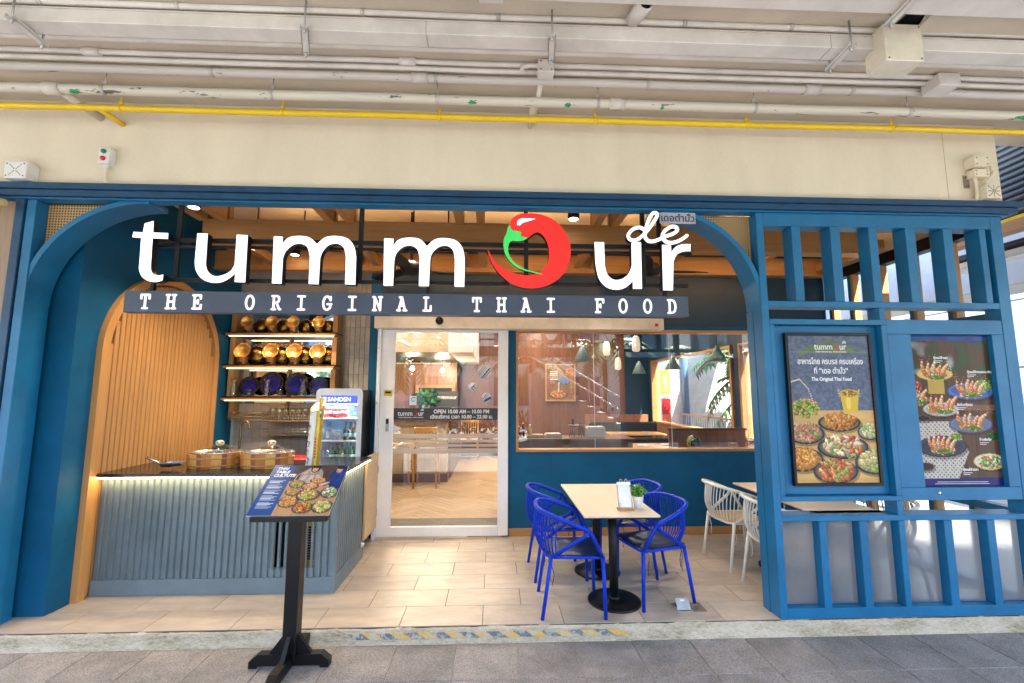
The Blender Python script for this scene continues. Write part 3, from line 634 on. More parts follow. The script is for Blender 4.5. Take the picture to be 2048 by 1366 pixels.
for a, b in ((2.435, 2.508), (2.762, 2.842), (3.09, 3.16), (3.405, 3.49), (3.73, 3.81), (4.045, 4.1)): bar('slat', a, b, 2.413, 3.039, FY0+.001)
for a, b in ((2.487, 2.545), (2.805, 2.868), (3.480, 3.546), (3.826, 3.890)): bar('slat', a, b, .076, .699, FY0+.001)
# poster bays: a recessed tray on the left, a flush board with a cut-out on the right
bar('panel_rim', 2.201, 3.166, 2.222, 2.265); bar('panel_rim', 2.201, 3.166, .849, .885); bar('panel_rim', 2.201, 2.236, .886, 2.221); bar('panel_rim', 3.122, 3.166, .886, 2.221)
bar('panel_back', 2.237, 3.121, .887, 2.220, .045, .10)
bar('panel_board', 3.168, 4.149, 2.150, 2.268, FY0+.004, .09); bar('panel_board', 3.168, 4.149, .849, .945, FY0+.004, .09)
bar('panel_board', 3.168, 3.366, .946, 2.149, FY0+.004, .09); bar('panel_board', 4.052, 4.149, .946, 2.149, FY0+.004, .09)
MB().lathe([(.012, 0), (.012, .006), (.006, .008)], (3.47, FY0+.004, .905), 14, axis=Matrix(((1, 0, 0), (0, 0, -1), (0, 1, 0)))).build('lock', STEEL, ls)
def fluted():
    m, nt, b = nodes('fluted frosted glass'); L = nt.links.new; out = nt.nodes['Material Output']
    t = N(nt, 'ShaderNodeBsdfTransparent'); t.inputs[0].default_value = (.86, .90, .93, 1)
    tr = N(nt, 'ShaderNodeBsdfTranslucent'); tr.inputs[0].default_value = (.80, .84, .88, 1)
    gl = N(nt, 'ShaderNodeBsdfRefraction'); gl.inputs['Roughness'].default_value = .38; gl.inputs['IOR'].default_value = 1.12; gl.inputs[0].default_value = (.92, .95, .97, 1)
    df = N(nt, 'ShaderNodeBsdfGlossy'); df.inputs['Roughness'].default_value = .25; df.inputs[0].default_value = (.8, .8, .8, 1)
    dd = N(nt, 'ShaderNodeBsdfDiffuse'); dd.inputs[0].default_value = (.70, .74, .80, 1); dm = N(nt, 'ShaderNodeMixShader', i_Fac=.45); L(tr.outputs[0], dm.inputs[1]); L(dd.outputs[0], dm.inputs[2]); tr = dm
    a = N(nt, 'ShaderNodeMixShader', i_Fac=.52); L(gl.outputs[0], a.inputs[1]); L(tr.outputs[0], a.inputs[2])
    c = N(nt, 'ShaderNodeMixShader', i_Fac=.12); L(a.outputs[0], c.inputs[1]); L(df.outputs[0], c.inputs[2]); L(c.outputs[0], out.inputs[0]); return m
FLU = fluted()
gx = [(2.203, 2.485), (2.547, 2.803), (2.870, 3.116), (3.168, 3.478), (3.548, 3.824), (3.892, 4.148)]
for a, b in gx:
    n = int((b-a)/.0105); vs = []
    for i in range(n*2+1):
        x = a+(b-a)*i/(n*2); y = .062-(.0065 if i % 2 else 0); vs += [(x, y, .078), (x, y, .698)]
    MB().add(vs, [(2*i, 2*i+2, 2*i+3, 2*i+1) for i in range(n*2)]).build('fluted_pane', FLU, ls)
    MB().box((a, .064, .0765), (b, .074, .092)).build('glazing_bead', BLUE, ls)

# ------------------------------------------------------------------ prints (flat pictures painted point by point on a fine sheet)
class Paint:
    def __init__(s, w, h, asp):
        s.w, s.h = w, h; s.X, s.Y = np.meshgrid(np.linspace(0, 1, w), np.linspace(0, 1, h)); s.asp = asp; s.c = np.zeros((h, w, 3)); s.r = np.random.RandomState(5)
    def fill(s, col, m=None, a=1.0):
        m = np.ones((s.h, s.w)) if m is None else m; s.c = s.c*(1-(m*a)[..., None]) + np.array(col)*(m*a)[..., None]
    def ell(s, x, y, rx, ry, ang=0):
        dx, dy = (s.X-x), (s.Y-y)*s.asp; c, q = math.cos(ang), math.sin(ang); u, v = dx*c+dy*q, -dx*q+dy*c
        return ((u/rx)**2+(v/ry)**2 < 1).astype(float)
    def noise(s, fx, fy, k=1):
        a = s.r.rand(int(fy)+2, int(fx)+2); gx, gy = s.X*fx, s.Y*fy; i, j = gx.astype(int), gy.astype(int); u, v = gx-i, gy-j; u, v = u*u*(3-2*u), v*v*(3-2*v)
        return (a[j, i]*(1-u)+a[j, i+1]*u)*(1-v)+(a[j+1, i]*(1-u)+a[j+1, i+1]*u)*v
    def plate(s, x, y, rx, ry, col, rim=(.03, .035, .05)):
        s.fill((.02, .015, .01), s.ell(x+.012, y+.012, rx*1.04, ry*1.05), .5); s.fill(rim, s.ell(x, y, rx, ry)); s.fill([min(1, q*1.6+.03) for q in rim], s.ell(x, y-ry*.02, rx*.93, ry*.9)); s.fill(col, s.ell(x, y, rx*.85, ry*.8))
    def food(s, x, y, rx, ry, pal, n=60, size=.16):
        s.fill(np.array(pal[0])*.35, s.ell(x, y, rx*.98, ry*.95))
        for i in range(int(n*1.7)):
            a, q = s.r.rand()*2*PI, math.sqrt(s.r.rand()); c = np.array(pal[s.r.randint(len(pal))])*(.6+.5*s.r.rand()); px_, py_ = x+rx*q*math.cos(a), y+ry*(q*math.sin(a)-.12*(1-q))/s.asp*1.2
            e, f, g = rx*size*(.35+.6*s.r.rand()), ry*size*(.35+.6*s.r.rand()), s.r.rand()*3
            s.fill(np.clip(c*.58, 0, 1), s.ell(px_+e*.22, py_+f*.4, e, f, g)); s.fill(np.clip(c, 0, 1), s.ell(px_, py_, e*.9, f*.85, g)); s.fill(np.clip(c*1.35+.10, 0, 1), s.ell(px_-e*.2, py_-f*.25, e*.38, f*.35, g), .8)
    def prawn(s, x, y, l, ang, col=(.80, .33, .14)):
        """one curled prawn: tail at (x, y), head towards ang, feelers beyond the head"""
        px_, py_, a = x, y, ang-.5
        for i in range(9):
            u = i/8; a += .11; px_ += l/9*math.cos(a); py_ += l/9*math.sin(a)/s.asp; w = l*(.10+.09*math.sin(PI*min(1, u*1.1+.08)))
            s.fill(np.array(col)*.40, s.ell(px_+.004, py_+.005, w, w*.95, a)); c = np.array(col) if i % 2 else np.clip(np.array(col)*.6+np.array((.40, .34, .26)), 0, 1)
            s.fill(c, s.ell(px_, py_, w*.9, w*.85, a)); s.fill((.92, .72, .55), s.ell(px_-.003, py_-.004, w*.35, w*.22, a), .7)
        for k in range(4):
            q = a-.55+.3*k; s.line([(px_, py_), (px_+l*.45*math.cos(q), py_+l*.45*math.sin(q)/s.asp), (px_+l*.85*math.cos(q-.15), py_+l*.85*math.sin(q-.15)/s.asp)], .0028, (.66, .30, .14))
    def line(s, pts, w, col):
        for a, b in zip(pts, pts[1:]):
            d = max(2, int(60*math.hypot(b[0]-a[0], b[1]-a[1])))
            for i in range(d): u = i/d; s.fill(col, s.ell(a[0]+(b[0]-a[0])*u, a[1]+(b[1]-a[1])*u, w, w))
    def sheet(s, name, corners, m, parent):
        """corners: top-left, top-right, bottom-right, bottom-left in world space"""
        tl, tr, br, bl = [np.array(q, float) for q in corners]; X, Y = s.X[..., None], s.Y[..., None]
        P = (tl*(1-X)+tr*X)*(1-Y)+(bl*(1-X)+br*X)*Y; P = P.reshape(-1, 3)
        i = np.arange(s.h*s.w).reshape(s.h, s.w); f = np.stack([i[:-1, :-1], i[1:, :-1], i[1:, 1:], i[:-1, 1:]], -1).reshape(-1, 4)
        me = bpy.data.meshes.new(name); me.from_pydata(P.tolist(), [], f.tolist()); me.materials.append(m)
        at = me.color_attributes.new('print', 'FLOAT_COLOR', 'POINT'); at.data.foreach_set('color', np.concatenate([s.c.reshape(-1, 3), np.ones((s.h*s.w, 1))], 1).astype(np.float32).ravel())
        o = bpy.data.objects.new(name, me); C.objects.link(o); o.parent = parent; o.location = -Vector(parent.get('_w', (0, 0, 0))); o['_w'] = (0., 0., 0.); return o
def printmat(name, rough=.25, glow=0):
    m, nt, b = nodes(name); a = N(nt, 'ShaderNodeVertexColor', layer_name='print'); nt.links.new(a.outputs[0], b.inputs['Base Color']); b.inputs['Roughness'].default_value = rough; b.inputs['Specular IOR Level'].default_value = .12; b.inputs['Coat Weight'].default_value = .03; b.inputs['Coat Roughness'].default_value = .03
    if glow: nt.links.new(a.outputs[0], b.inputs['Emission Color']); b.inputs['Emission Strength'].default_value = glow
    return m
PRINT = printmat('glossy print'); PRINTL = printmat('glowing print', .3, .03)  # wall picture print glows faintly by itself, light put into its colour
INK = mat('white ink', (.80, .80, .80), .5); INKR = mat('red ink', (.60, .04, .02), .5)
ORN, SAL, GRN_, YEL, RDF = (.72, .30, .08), (.75, .32, .16), (.18, .42, .05), (.80, .58, .20), (.60, .07, .02)
def woodbg(p, y0, c1, c2, f=(4, 60)):
    n = p.noise(*f); m = (p.Y > y0).astype(float); p.fill(c1, m); p.fill(c2, m*n, .9); return m
# left poster
p1 = Paint(132, 236, 1.72); n = p1.noise(40, 70); p1.fill((.085, .105, .165)); p1.fill((.19, .215, .28), n, .7)
hill = (p1.Y > .012+.30*np.abs(p1.X-.52)**1.3+.02*p1.noise(9, 2))*np.clip((.125-p1.Y+.03*p1.noise(12, 2))*40, 0, 1); p1.fill((.09, .13, .09), hill, .8); p1.fill((.20, .25, .09), hill*p1.noise(14, 30), .7)
p1.fill((.30, .33, .36), (p1.Y > .112)*(p1.Y < .118)*1.0, .5)
woodbg(p1, .515, (.66, .42, .17), (.44, .25, .085))
p1.fill((.50, .34, .14), p1.ell(.16, .56, .18, .10)); p1.food(.16, .50, .17, .09, [GRN_, (.45, .6, .15), SAL, (.6, .3, .1)], 80); p1.line([(.02, .32), (.12, .305), (.22, .37), (.29, .50)], .008, (.72, .62, .40))
p1.fill((.62, .42, .06), ((np.abs(p1.X-.72) < .115-.03*(p1.Y-.4)/.13)*(p1.Y > .40)*(p1.Y < .53)).astype(float)); p1.fill((.80, .62, .16), p1.ell(.70, .46, .03, .09), .7); p1.fill((.55, .36, .08), p1.ell(.72, .40, .125, .045)); p1.food(.72, .40, .10, .035, [ORN, GRN_, YEL], 26)
for a in (.595, .845): p1.line([(a, .42), (a-.008, .385), (a+.005, .37)], .007, (.75, .55, .14))
for (x, y, rx, ry, pal, c) in ((.57, .600, .26, .105, [ORN, (.62, .26, .07), ORN, (.70, .36, .10), (.42, .15, .04)], (.25, .18, .08)), (.15, .675, .23, .12, [(.66, .30, .22), (.60, .26, .17), (.66, .33, .22), (.55, .2, .12), (.25, .42, .10)], (.30, .2, .12)), (.93, .665, .15, .09, [(.78, .66, .40), (.70, .55, .30), (.30, .48, .12)], (.3, .25, .15)), (.59, .765, .31, .135, [(.85, .60, .36), (.84, .70, .52), (.80, .50, .26), (.86, .66, .46), (.26, .42, .10), (.62, .16, .06)], (.12, .15, .06)), (.09, .845, .25, .14, [ORN, (.62, .26, .05), (.8, .4, .1)], (.35, .18, .07)), (.96, .865, .24, .14, [(.78, .64, .30), (.74, .60, .28), (.66, .50, .20), (.35, .45, .12)], (.4, .3, .12)), (.48, .925, .27, .14, [(.66, .17, .06), (.72, .30, .12), (.70, .20, .08), (.62, .13, .05), (.30, .42, .10), (.76, .46, .20)], (.28, .09, .03))):
    p1.plate(x, y, rx, ry, c); p1.food(x, y-.012, rx*.74, ry*.70, pal, 75, .25)
P1T = thing('framed_poster', 'black framed food poster with blue-grey top and wood table below, in the recessed left bay', 'poster', (2.69, .03, 1.5))
x0, x1, z0, z1 = 2.334, 3.046, .958, 2.158; fr = .022
for a, b in (((x0, z0), (x1, z0+fr)), ((x0, z1-fr), (x1, z1)), ((x0, z0+fr), (x0+fr, z1-fr)), ((x1-fr, z0+fr), (x1, z1-fr))): MB().box((a[0], .008, a[1]), (b[0], .044, b[1]), ch=.002).build('frame', BLACK, P1T)
p1.sheet('print', [(x0+fr, .022, z1-fr), (x1-fr, .022, z1-fr), (x1-fr, .022, z0+fr), (x0+fr, .022, z0+fr)], PRINT, P1T)
cx = (x0+x1)/2
def logo(parent, x, z, w, y=None, ry=(PI/2, 0, 0), depth=.0008):
    text('lettering', 'tumm', w*.27, (x-w*.5, y, z), INK, parent, 'LEFT', .0006, width=w*.56); text('lettering', 'ur', w*.27, (x+w*.27, y, z), INK, parent, 'LEFT', .0006, width=w*.21)
    r = w*.075; b = MB()
    for i in range(22):
        a0, a1 = -2.6+i*.21, -2.6+(i+1)*.21; t = .10+.55*math.sin(PI*min(1, (i+.5)/18)); t0 = r*t
        q = [(x+w*.16+(r+s*t0*.5)*math.cos(a), z-w*.005+(r+s*t0*.5)*math.sin(a)) for a, s in ((a0, -1), (a0, 1), (a1, 1), (a1, -1))]
        b.add([(u, y-.0004, v) for u, v in q], [(0, 1, 2, 3)])
    b.build('chilli_print', INKR, parent)
    text('lettering', 'de', w*.13, (x+w*.36, y, z+w*.145), INK, parent, 'LEFT', .0005, shear=.3)
    text('lettering', 'THE ORIGINAL THAI FOOD', w*.05, (x-w*.47, y, z-w*.15), INK, parent, 'LEFT', .0003, width=w*.95)
logo(P1T, cx+.02, 2.045, .27, .0205)
text('lettering', 'อาหารไทย ครบรส ครบเครื่อง', .062, (cx+.01, .0205, 1.925), INK, P1T, 'CENTER', .0012, width=.54)
text('lettering', 'ที่ “เดอ ตำมั่ว”', .062, (cx+.01, .0205, 1.850), INK, P1T, 'CENTER', .0012, width=.28)
text('lettering', 'The Original Thai Food', .040, (cx+.01, .0205, 1.785), INK, P1T, 'CENTER', .0012, width=.33)
# right poster
p2 = Paint(132, 236, 1.77); n = p2.noise(10, 40); p2.fill((.065, .035, .024)); p2.fill((.13, .065, .04), p2.noise(30, 6), .7); p2.fill((.035, .02, .018), ((p2.X*7) % 1 < .03).astype(float), .8)
g = (p2.Y < .40)*p2.noise(9, 18); p2.fill((.03, .07, .025), np.clip(g*1.6-.5, 0, 1)); p2.fill((.35, .38, .40), np.clip((p2.noise(6, 16)-.78)*6, 0, 1)*(p2.Y < .28), .8)
p2.fill((.018, .03, .16), (p2.Y < .03+.02*p2.noise(6, 2)).astype(float)); p2.fill((.03, .10, .30), ((p2.Y < .035)*(p2.Y > .01)*p2.noise(9, 9)), .8)
p2.fill((.012, .016, .12), (p2.Y > .945).astype(float)); p2.fill((.25, .13, .075), ((p2.Y > .47)*(p2.Y < .51)*(p2.X > .4)).astype(float), .6)
doily = ((np.abs(p2.Y-.64-.30*(p2.X)) < .30)*(p2.X < .62-.9*np.abs(p2.Y-.78))*(p2.Y > .58)*(p2.Y < .95)).astype(float); p2.fill((.50, .46, .41), doily); p2.fill((.10, .06, .045), doily*((((p2.X+p2.Y*1.7)*20) % 1 < .5)*(((p2.X-p2.Y*1.7)*20) % 1 < .5)), .85)
p2.fill((.45, .30, .07), ((np.abs(p2.X-.30) < .10)*(p2.Y > .28)*(p2.Y < .40)).astype(float)); p2.fill((.60, .42, .12), p2.ell(.30, .265, .22, .075)); p2.line([(.46, .24), (.50, .215), (.51, .25), (.47, .275)], .008, (.6, .5, .3))
p2.plate(.03, .35, .11, .09, (.3, .05, .03)); p2.food(.02, .35, .09, .06, [RDF, SAL], 30); p2.food(.07, .42, .08, .06, [SAL, (.8, .6, .5)], 26)
p2.plate(.72, .38, .29, .10, (.05, .10, .30), (.04, .09, .26)); p2.food(.88, .345, .10, .06, [(.35, .55, .12), GRN_], 40)
p2.plate(.33, .50, .22, .085, (.4, .42, .42), (.25, .27, .3)); p2.food(.26, .50, .11, .055, [YEL, SAL, (.6, .3, .1)], 50)
p2.plate(.68, .60, .27, .10, (.12, .15, .22), (.07, .09, .16)); p2.plate(.30, .745, .30, .125, (.04, .035, .05), (.02, .02, .04)); p2.food(.48, .68, .07, .04, [GRN_, (.3, .5, .1)], 24); p2.food(.27, .69, .06, .035, [(.35, .04, .15)], 14)
p2.plate(.86, .845, .20, .095, (.55, .5, .4), (.45, .33, .16)); p2.food(.86, .845, .15, .07, [GRN_, (.75, .72, .62), (.7, .1, .05), (.3, .5, .1)], 60)
p2.plate(.10, .56, .10, .035, (.03, .02, .02), (.10, .05, .03)); p2.plate(.08, .875, .10, .05, (.03, .02, .02), (.07, .03, .03)); p2.food(.93, .68, .09, .05, [(.03, .14, .02)], 10)
for (x, y, k) in ((.30, .265, 5), (.72, .385, 6), (.36, .495, 5), (.68, .605, 5), (.30, .755, 6), (.05, .43, 2)):
    p2.food(x, y+.006, .15, .055, [(.80, .42, .18), (.85, .62, .45), ORN], 26)
    for i in range(k): u = (i+.5)/k*2-1; p2.prawn(x+.13*u, y+.012*(i % 2), .13+.03*p2.r.rand(), -1.65+.55*u+.2*p2.r.rand(), [(.85, .26, .06), (.80, .36, .14), (.86, .44, .22)][i % 3])
    p2.food(x+.02, y+.022, .10, .03, [GRN_, (.85, .66, .48), (.75, .2, .06)], 10)
P2T = thing('menu_poster', 'dark food poster of prawn dishes with navy edges, in the flush right bay', 'poster', (3.7, .03, 1.5))
MB().box((3.367, .034, .947), (4.051, .06, 2.148)).build('backing_board', BLACK, P2T)
p2.sheet('print', [(3.368, .030, 2.147), (4.050, .030, 2.147), (4.050, .030, .948), (3.368, .030, .948)], PRINT, P2T)
for (u, v, s_) in ((.30, .155, 'กุ้งแม่น้ำเผา'), (.70, .25, 'กุ้งแม่น้ำทอดกระเทียม'), (.53, .47, 'ผัดไทยกุ้งสด'), (.76, .70, 'ข้าวผัดกุ้ง'), (.52, .895, 'กุ้งแช่น้ำปลา')):
    x, z = 3.368+.682*u, 2.147-1.2*v; text('lettering', s_, .026, (x, .0288, z), INK, P2T, 'LEFT', .0006)
    for q in range(2): MB().box((x, .0285, z-.026-.013*q), (x+.075-.02*q, .0292, z-.022-.013*q)).build('print_line', INK, P2T)
    text('lettering', '฿250', .018, (x+.005, .0288, z-.058), INK, P2T) if False else None
for q in range(2): MB().box((3.50-.02*q, .0285, 1.002-.014*q-.024), (3.92+.01*q, .0292, 1.005-.014*q-.024)).build('print_line', INK, P2T)

# side screen of the terrace (runs away from the camera at the right end)
ss = thing('side_screen', 'blue post and rail screen along the open right side of the terrace', 'screen', (4.3, 1.0, 0))
MB().box((4.25, .112, 3.08), (4.36, 2.0, 3.20)).build('top_beam', BLACKM, ss); MB().box((4.27, .112, 3.201), (4.35, 2.0, 3.659)).build('upper_panel', CREAM, ss); MB().box((4.255, .112, 2.30), (4.345, 2.0, 2.36)).build('rail', BLUE, ss); MB().box((4.255, .112, .68), (4.345, 2.0, .74)).build('rail', BLUE, ss); MB().box((4.255, .112, .002), (4.345, 2.0, .07)).build('rail', BLUE, ss)
for y in (.48, .86, 1.24, 1.62, 1.94):
    MB().box((4.26, y-.045, .07), (4.34, y-.012, 3.079)).build('slat', TIMZ, ss); MB().box((4.258, y-.011, .07), (4.342, y+.035, 3.079)).build('slat', BLUE, ss)

# ================================================================== PIPES, TRUNKING, BOXES ON THE CEILING
PCL = mat('painted clamp steel', (.50, .47, .42), .45, var=.15, metal=.2)
ZX0, ZX1 = -11.5, 8.5
def clamp(mb, x, y, z, r, up):
    mb.tube([(x-.012, y, z), (x+.012, y, z)], r+.004, 12); mb.box((x-.012, y-.006, z+r), (x+.012, y+.006, z+r+.03)); mb.tube([(x, y, z+r+.02), (x, y, up)], .005, 6); mb.tube([(x-.016, y, z+r+.022), (x+.016, y, z+r+.022)], .007, 6)
def pipe(name, y, z, r, m, lab, cl=(), n=14, up=ZC, joints=()):
    t = thing(name, lab, 'pipe', (0, y, z)); k = 70
    MB().tube([(ZX0+(ZX1-ZX0)*i/k, y+.0015*math.sin(i*1.3), z+.002*math.sin(i*.9)) for i in range(k+1)], r, n).build('pipe_run', m, t)
    for x in cl: b = MB(); clamp(b, x, y, z, r, up); b.build('clamp', PCL if m is not YELLOW else YELLOW, t)
    for x in joints: MB().tube([(x-.055, y, z), (x+.055, y, z)], r+.009, n).build('coupling', m, t)
    return t
yp = pipe('gas_pipe', -.205, 3.79, .0235, YELLOW, 'yellow gas pipe running the width of the shopfront', [onY(px, 222, -.205).x for px in (-100, 240, 565, 880, 1190, 1492, 1780, 2080)], up=ZC)
q = onX(191, 217, -2.958); MB().tube([(-2.965, -.205, 3.785), (-2.958, .01, 3.785)], .02, 12).build('branch', YELLOW, yp)
wp = pipe('water_pipe', -.345, 3.838, .034, PIPEW, 'chipped cream pipe with green patches above the yellow pipe', [onY(px, 190, -.345).x for px in (-90, 208, 545, 875, 1195, 1507, 1812)], joints=[onY(px, 190, -.345).x for px in (105, 1233)])
MB().tube([(-3.14, -.345, 3.838), (-3.135, .01, 3.838)], .030, 12).build('branch', PIPEW, wp); 
for px, py in ((1062, 215), (1068, 215)):
    pass
MB().tube([(.285, -.345, 3.86), (.285, .01, 3.86)], .022, 10).build('branch', PIPEW, wp); MB().tube([(.325, -.46, 3.90), (.318, -.345, 3.87), (.30, -.1, 3.86)], .018, 10).build('branch', PIPEW, wp)
for px, py, s in ((153, 181, .05), (945, 210, .045), (1135, 213, .035), (1700, 233, .0), (1322, 195, .02), (2040, 237, .09)):
    if s:
        x = onY(px, py, -.345).x; b = MB(); n_ = 7
        vs = []
        for i in range(n_):
            for j in range(5):
                a = -PI*.80+.22*j+.12*math.sin(i*2.1); wv = s*(.75+.35*math.sin(j*2.3+px)); vs.append((x+wv*(i/(n_-1)-.5)*1.6, -.345+.0352*math.cos(a), 3.838+.0352*math.sin(a)))
        b.add(vs, [(i*5+j, (i+1)*5+j, (i+1)*5+j+1, i*5+j+1) for i in range(n_-1) for j in range(4)]); b.build('green_patch', GREEN, wp)
pipe('drain_pipe', -.45, 3.925, .030, PIPEC, 'thickest grey white chipped pipe of the ceiling bundle, just behind the cream pipe', [onY(px, 160, -.45).x for px in (-60, 425, 872, 1295, 1700)], joints=[onY(px, 150, -.45).x for px in (840, 1620)])
pipe('conduit_pipe', -.525, 3.942, .017, CWHITE, 'lower one of the twin white conduits beside the thick ceiling pipe')
pipe('conduit_pipe', -.580, 3.950, .016, CWHITE, 'upper one of the twin white conduits beside the thick ceiling pipe', joints=[onY(px, 130, -.58).x for px in (180, 815)])
pipe('conduit_pipe', -.70, 3.952, .020, CWHITE, 'white conduit tucked in behind the long square trunking')
pipe('conduit_pipe', -.76, 3.955, .014, CWHITE, 'thinnest white conduit against the back of the long square trunking')
pipe('conduit_pipe', -.965, 3.955, .017, CWHITE, 'white conduit clipped to the ceiling in front of the long square trunking', [onZ(px, 25, ZC).x for px in (115, 372, 728, 997, 1265, 1377, 1600)], up=ZC)
tr = thing('cable_trunking', 'long square white cable trunking hung under the walkway ceiling', 'trunking', (0, -.92, 3.86))
MB().box((ZX0, -.974, 3.822), (ZX1, -.868, 3.905), ch=.003).build('channel', CWHITE, tr); MB().box((ZX0, -.978, 3.906), (ZX1, -.864, 3.912)).build('lid', CWHITE, tr)
for px in (852, 1660): x = onY(px, 60, -.975).x; MB().box((x-.0012, -.9755, 3.82), (x+.0012, -.867, 3.907)).build('joint_line', mat('trunking seam', (.25, .24, .22), .8), tr)
tr2 = thing('cable_trunking', 'second white cable trunking nearer the camera at the top right', 'trunking', (3, -1.29, 3.86)); MB().box((-1.0, -1.40, 3.822), (ZX1, -1.228, 3.905), ch=.003).build('channel', CWHITE, tr2)
BRN = ['steel channel bracket under the trunking at the far left', 'steel channel bracket under the trunking left of centre', 'steel channel bracket under the trunking above the red chilli', 'steel channel bracket under the trunking right of centre', 'steel channel bracket under the near trunking at the top right']
for i, (xa, ya, xb, yb) in enumerate(((-2.77, -1.03, -2.79, -.80), (-1.118, -1.03, -1.20, -.80), (onZ(1104, 68, 3.81).x, -1.03, onZ(1104, 112, 3.81).x, -.80), (2.19, -1.03, 2.205, -.80), (2.26, -1.45, 2.28, -1.17))):
    t = thing('channel_bracket', BRN[i], 'bracket', (xa, ya, 3.81), 'channel brackets under the trunking'); d = Vector((xb-xa, yb-ya, 0)).normalized(); s_ = Vector((-d.y, d.x, 0))*.02; a, b = Vector((xa, ya, 3.80)), Vector((xb, yb, 3.80)); mb = MB()
    for sa, sb, h0, h1 in ((-1, -.85, 0, .022), (.85, 1, 0, .022), (-1, 1, 0, .003)):
        c = [a+s_*sa, b+s_*sa, b+s_*sb, a+s_*sb]; mb.add([(*q.xy, q.z+h0-.006) for q in c]+[(*q.xy, q.z+h1-.006) for q in c], [(0, 3, 2, 1), (4, 5, 6, 7), (0, 1, 5, 4), (1, 2, 6, 5), (2, 3, 7, 6), (3, 0, 4, 7)])
    mb.build('channel', CWHITE, t)
    for q in (a+d*.02, b-d*.02): MB().tube([(q.x, q.y, 3.77), (q.x, q.y, ZC)], .006, 8).build('threaded_rod', GALV, t); MB().tube([(q.x, q.y, 3.782), (q.x, q.y, 3.794)], .012, 6).build('nut', GALV, t)
def jbox(name, lab, a, b, cat='box', m=None, screws=True, face='y'):
    t = thing(name, lab, cat, tuple((Vector(a)+Vector(b))/2)); MB().box(a, b, ch=.004).build('box_body', m or CWHITE, t)
    if screws:
        for x in (a[0]+.018, b[0]-.018):
            for z in (a[2]+.018, b[2]-.018): MB().tube([(x, a[1]-.002, z), (x, a[1], z)], .005, 8).build('screw', BLACK, t)
    return t
jbox('junction_box', 'large cream junction box hanging under the ceiling trunking at the top right', (2.37, -1.05, 3.685), (2.612, -.90, 3.93), m=mat('cream box paint', (.72, .66, .54), .5))
q = onY(1092, 122, -.62); jbox('conduit_box', 'small white conduit box below the central trunking bracket', (q.x-.055, -.64, 3.86), (q.x+.055, -.56, 3.955))
MB().tube([(x.x, x.y, x.z) for x in smooth([(q.x-.05, -.60, 3.93), (q.x-.11, -.60, 3.93), (q.x-.155, -.59, 3.925), (q.x-.165, -.585, 3.90)], 5)], .016, 10).build('flexible_elbow', CWHITE, bpy.data.objects['conduit_box'], at=-Vector(bpy.data.objects['conduit_box'].location)) 
q = onZ(983, 3, 3.9); jbox('ceiling_box', 'small white box at the top edge above the centre of the ceiling', (q.x-.07, -1.30, 3.86), (q.x+.07, -1.16, ZC))
q = onZ(1905, 160, 3.90); jbox('pull_box', 'white pull box fixed across the twin conduits at the right', (q.x-.10, -.63, 3.86), (q.x+.06, -.49, 3.955), screws=False)
cp = thing('cctv_tube', 'black mouthed white tube camera at the top edge right of centre', 'camera', (onZ(1290, 8, 3.9).x, -1.2, 3.9))
q = onZ(1290, 12, 3.86); d = Vector((.0, -.22, .05)); axm = Vector((0.05, -1, -.35)).normalized().to_track_quat('Z', 'Y').to_matrix()
MB().lathe([(.0, -.16), (.045, -.16), (.047, .06), (.041, .06), (.038, .02), (0, .018)], q + Vector((0, .03, .03)), 20, axis=axm).build('tube', CWHITE, cp)
MB().lathe([(.0, .0), (.037, .001), (.037, .022), (.0, .024)], q + Vector((0, .03, .03)), 20, axis=axm).build('lens', mat('black lens glass', (.005, .005, .006), .05), cp)
cbx = thing('cable_bundle', 'bundle of pale cables fanning out of the ceiling beside the large junction box', 'cables', (2.7, -1.1, 3.95))
MB().box((2.50, -1.22, 3.968), (3.15, -1.0, 3.9735)).build('opening', BLACK, cbx)
cbm = mat('cream cable', (.55, .50, .40), .5)
for i in range(14):
    a = onZ(1838+i*1.5, 53, 3.93); b = onZ(1858+i*4.0, 22, 3.955); MB().tube([(a.x, a.y+.06, 3.90), (a.x+.01, a.y, 3.945), (b.x, b.y, 3.96), (b.x+.05, b.y-.14, 3.966)], .0045, 5).build('cable', cbm, cbx)
MB().box((2.62, -1.20, 3.935), (3.55, -.99, 3.950), ch=.002).build('flap_panel', CEIL, cbx)

# boxes on the cream wall
jb = thing('push_button_station', 'grey push button box with green and red buttons on the cream wall', 'switch', (-3.01, -.03, 3.49))
MB().box((-3.070, -.062, 3.432), (-2.985, -.001, 3.560), ch=.004).build('box_body', WHITE, jb)
YA = Matrix(((1, 0, 0), (0, 0, -1), (0, 1, 0)))
for z, m, nm in ((3.525, mat('green button', (.0, .22, .08), .3), 'green_button'), (3.468, mat('red button', (.65, .02, .03), .3), 'red_button')): MB().lathe([(.017, 0), (.017, .012), (.012, .018), (0, .019)], (-3.028, -.062, z), 16, axis=YA).build(nm, m, jb)
MB().tube([(v.x, v.y, v.z) for v in smooth([(-3.025, -.03, 3.43), (-3.025, -.03, 3.36), (-3.02, -.028, 3.30), (-2.99, -.025, 3.28), (-2.93, -.022, 3.275)], 6)], .013, 10).build('cable_entry', CREAM, jb)
MB().tube([(-3.025, -.03, 3.432), (-3.025, -.03, 3.405)], .019, 10).build('gland', WHITE, jb)
def dots(t, cx, y, cz, half, n, star):
    b = MB()
    for k in range(8 if star else 4):
        a = PI/4*k if star else PI/4+PI/2*k
        for i in range(1, n): r = half*i/n; b.tube([(cx+r*math.cos(a), y-.0012, cz+r*math.sin(a)), (cx+r*math.cos(a), y, cz+r*math.sin(a))], .0035, 6)
    b.build('speaker_holes', BLACK, t)
a, b = onY(10, 322, -.10), onY(50, 356, -.10)
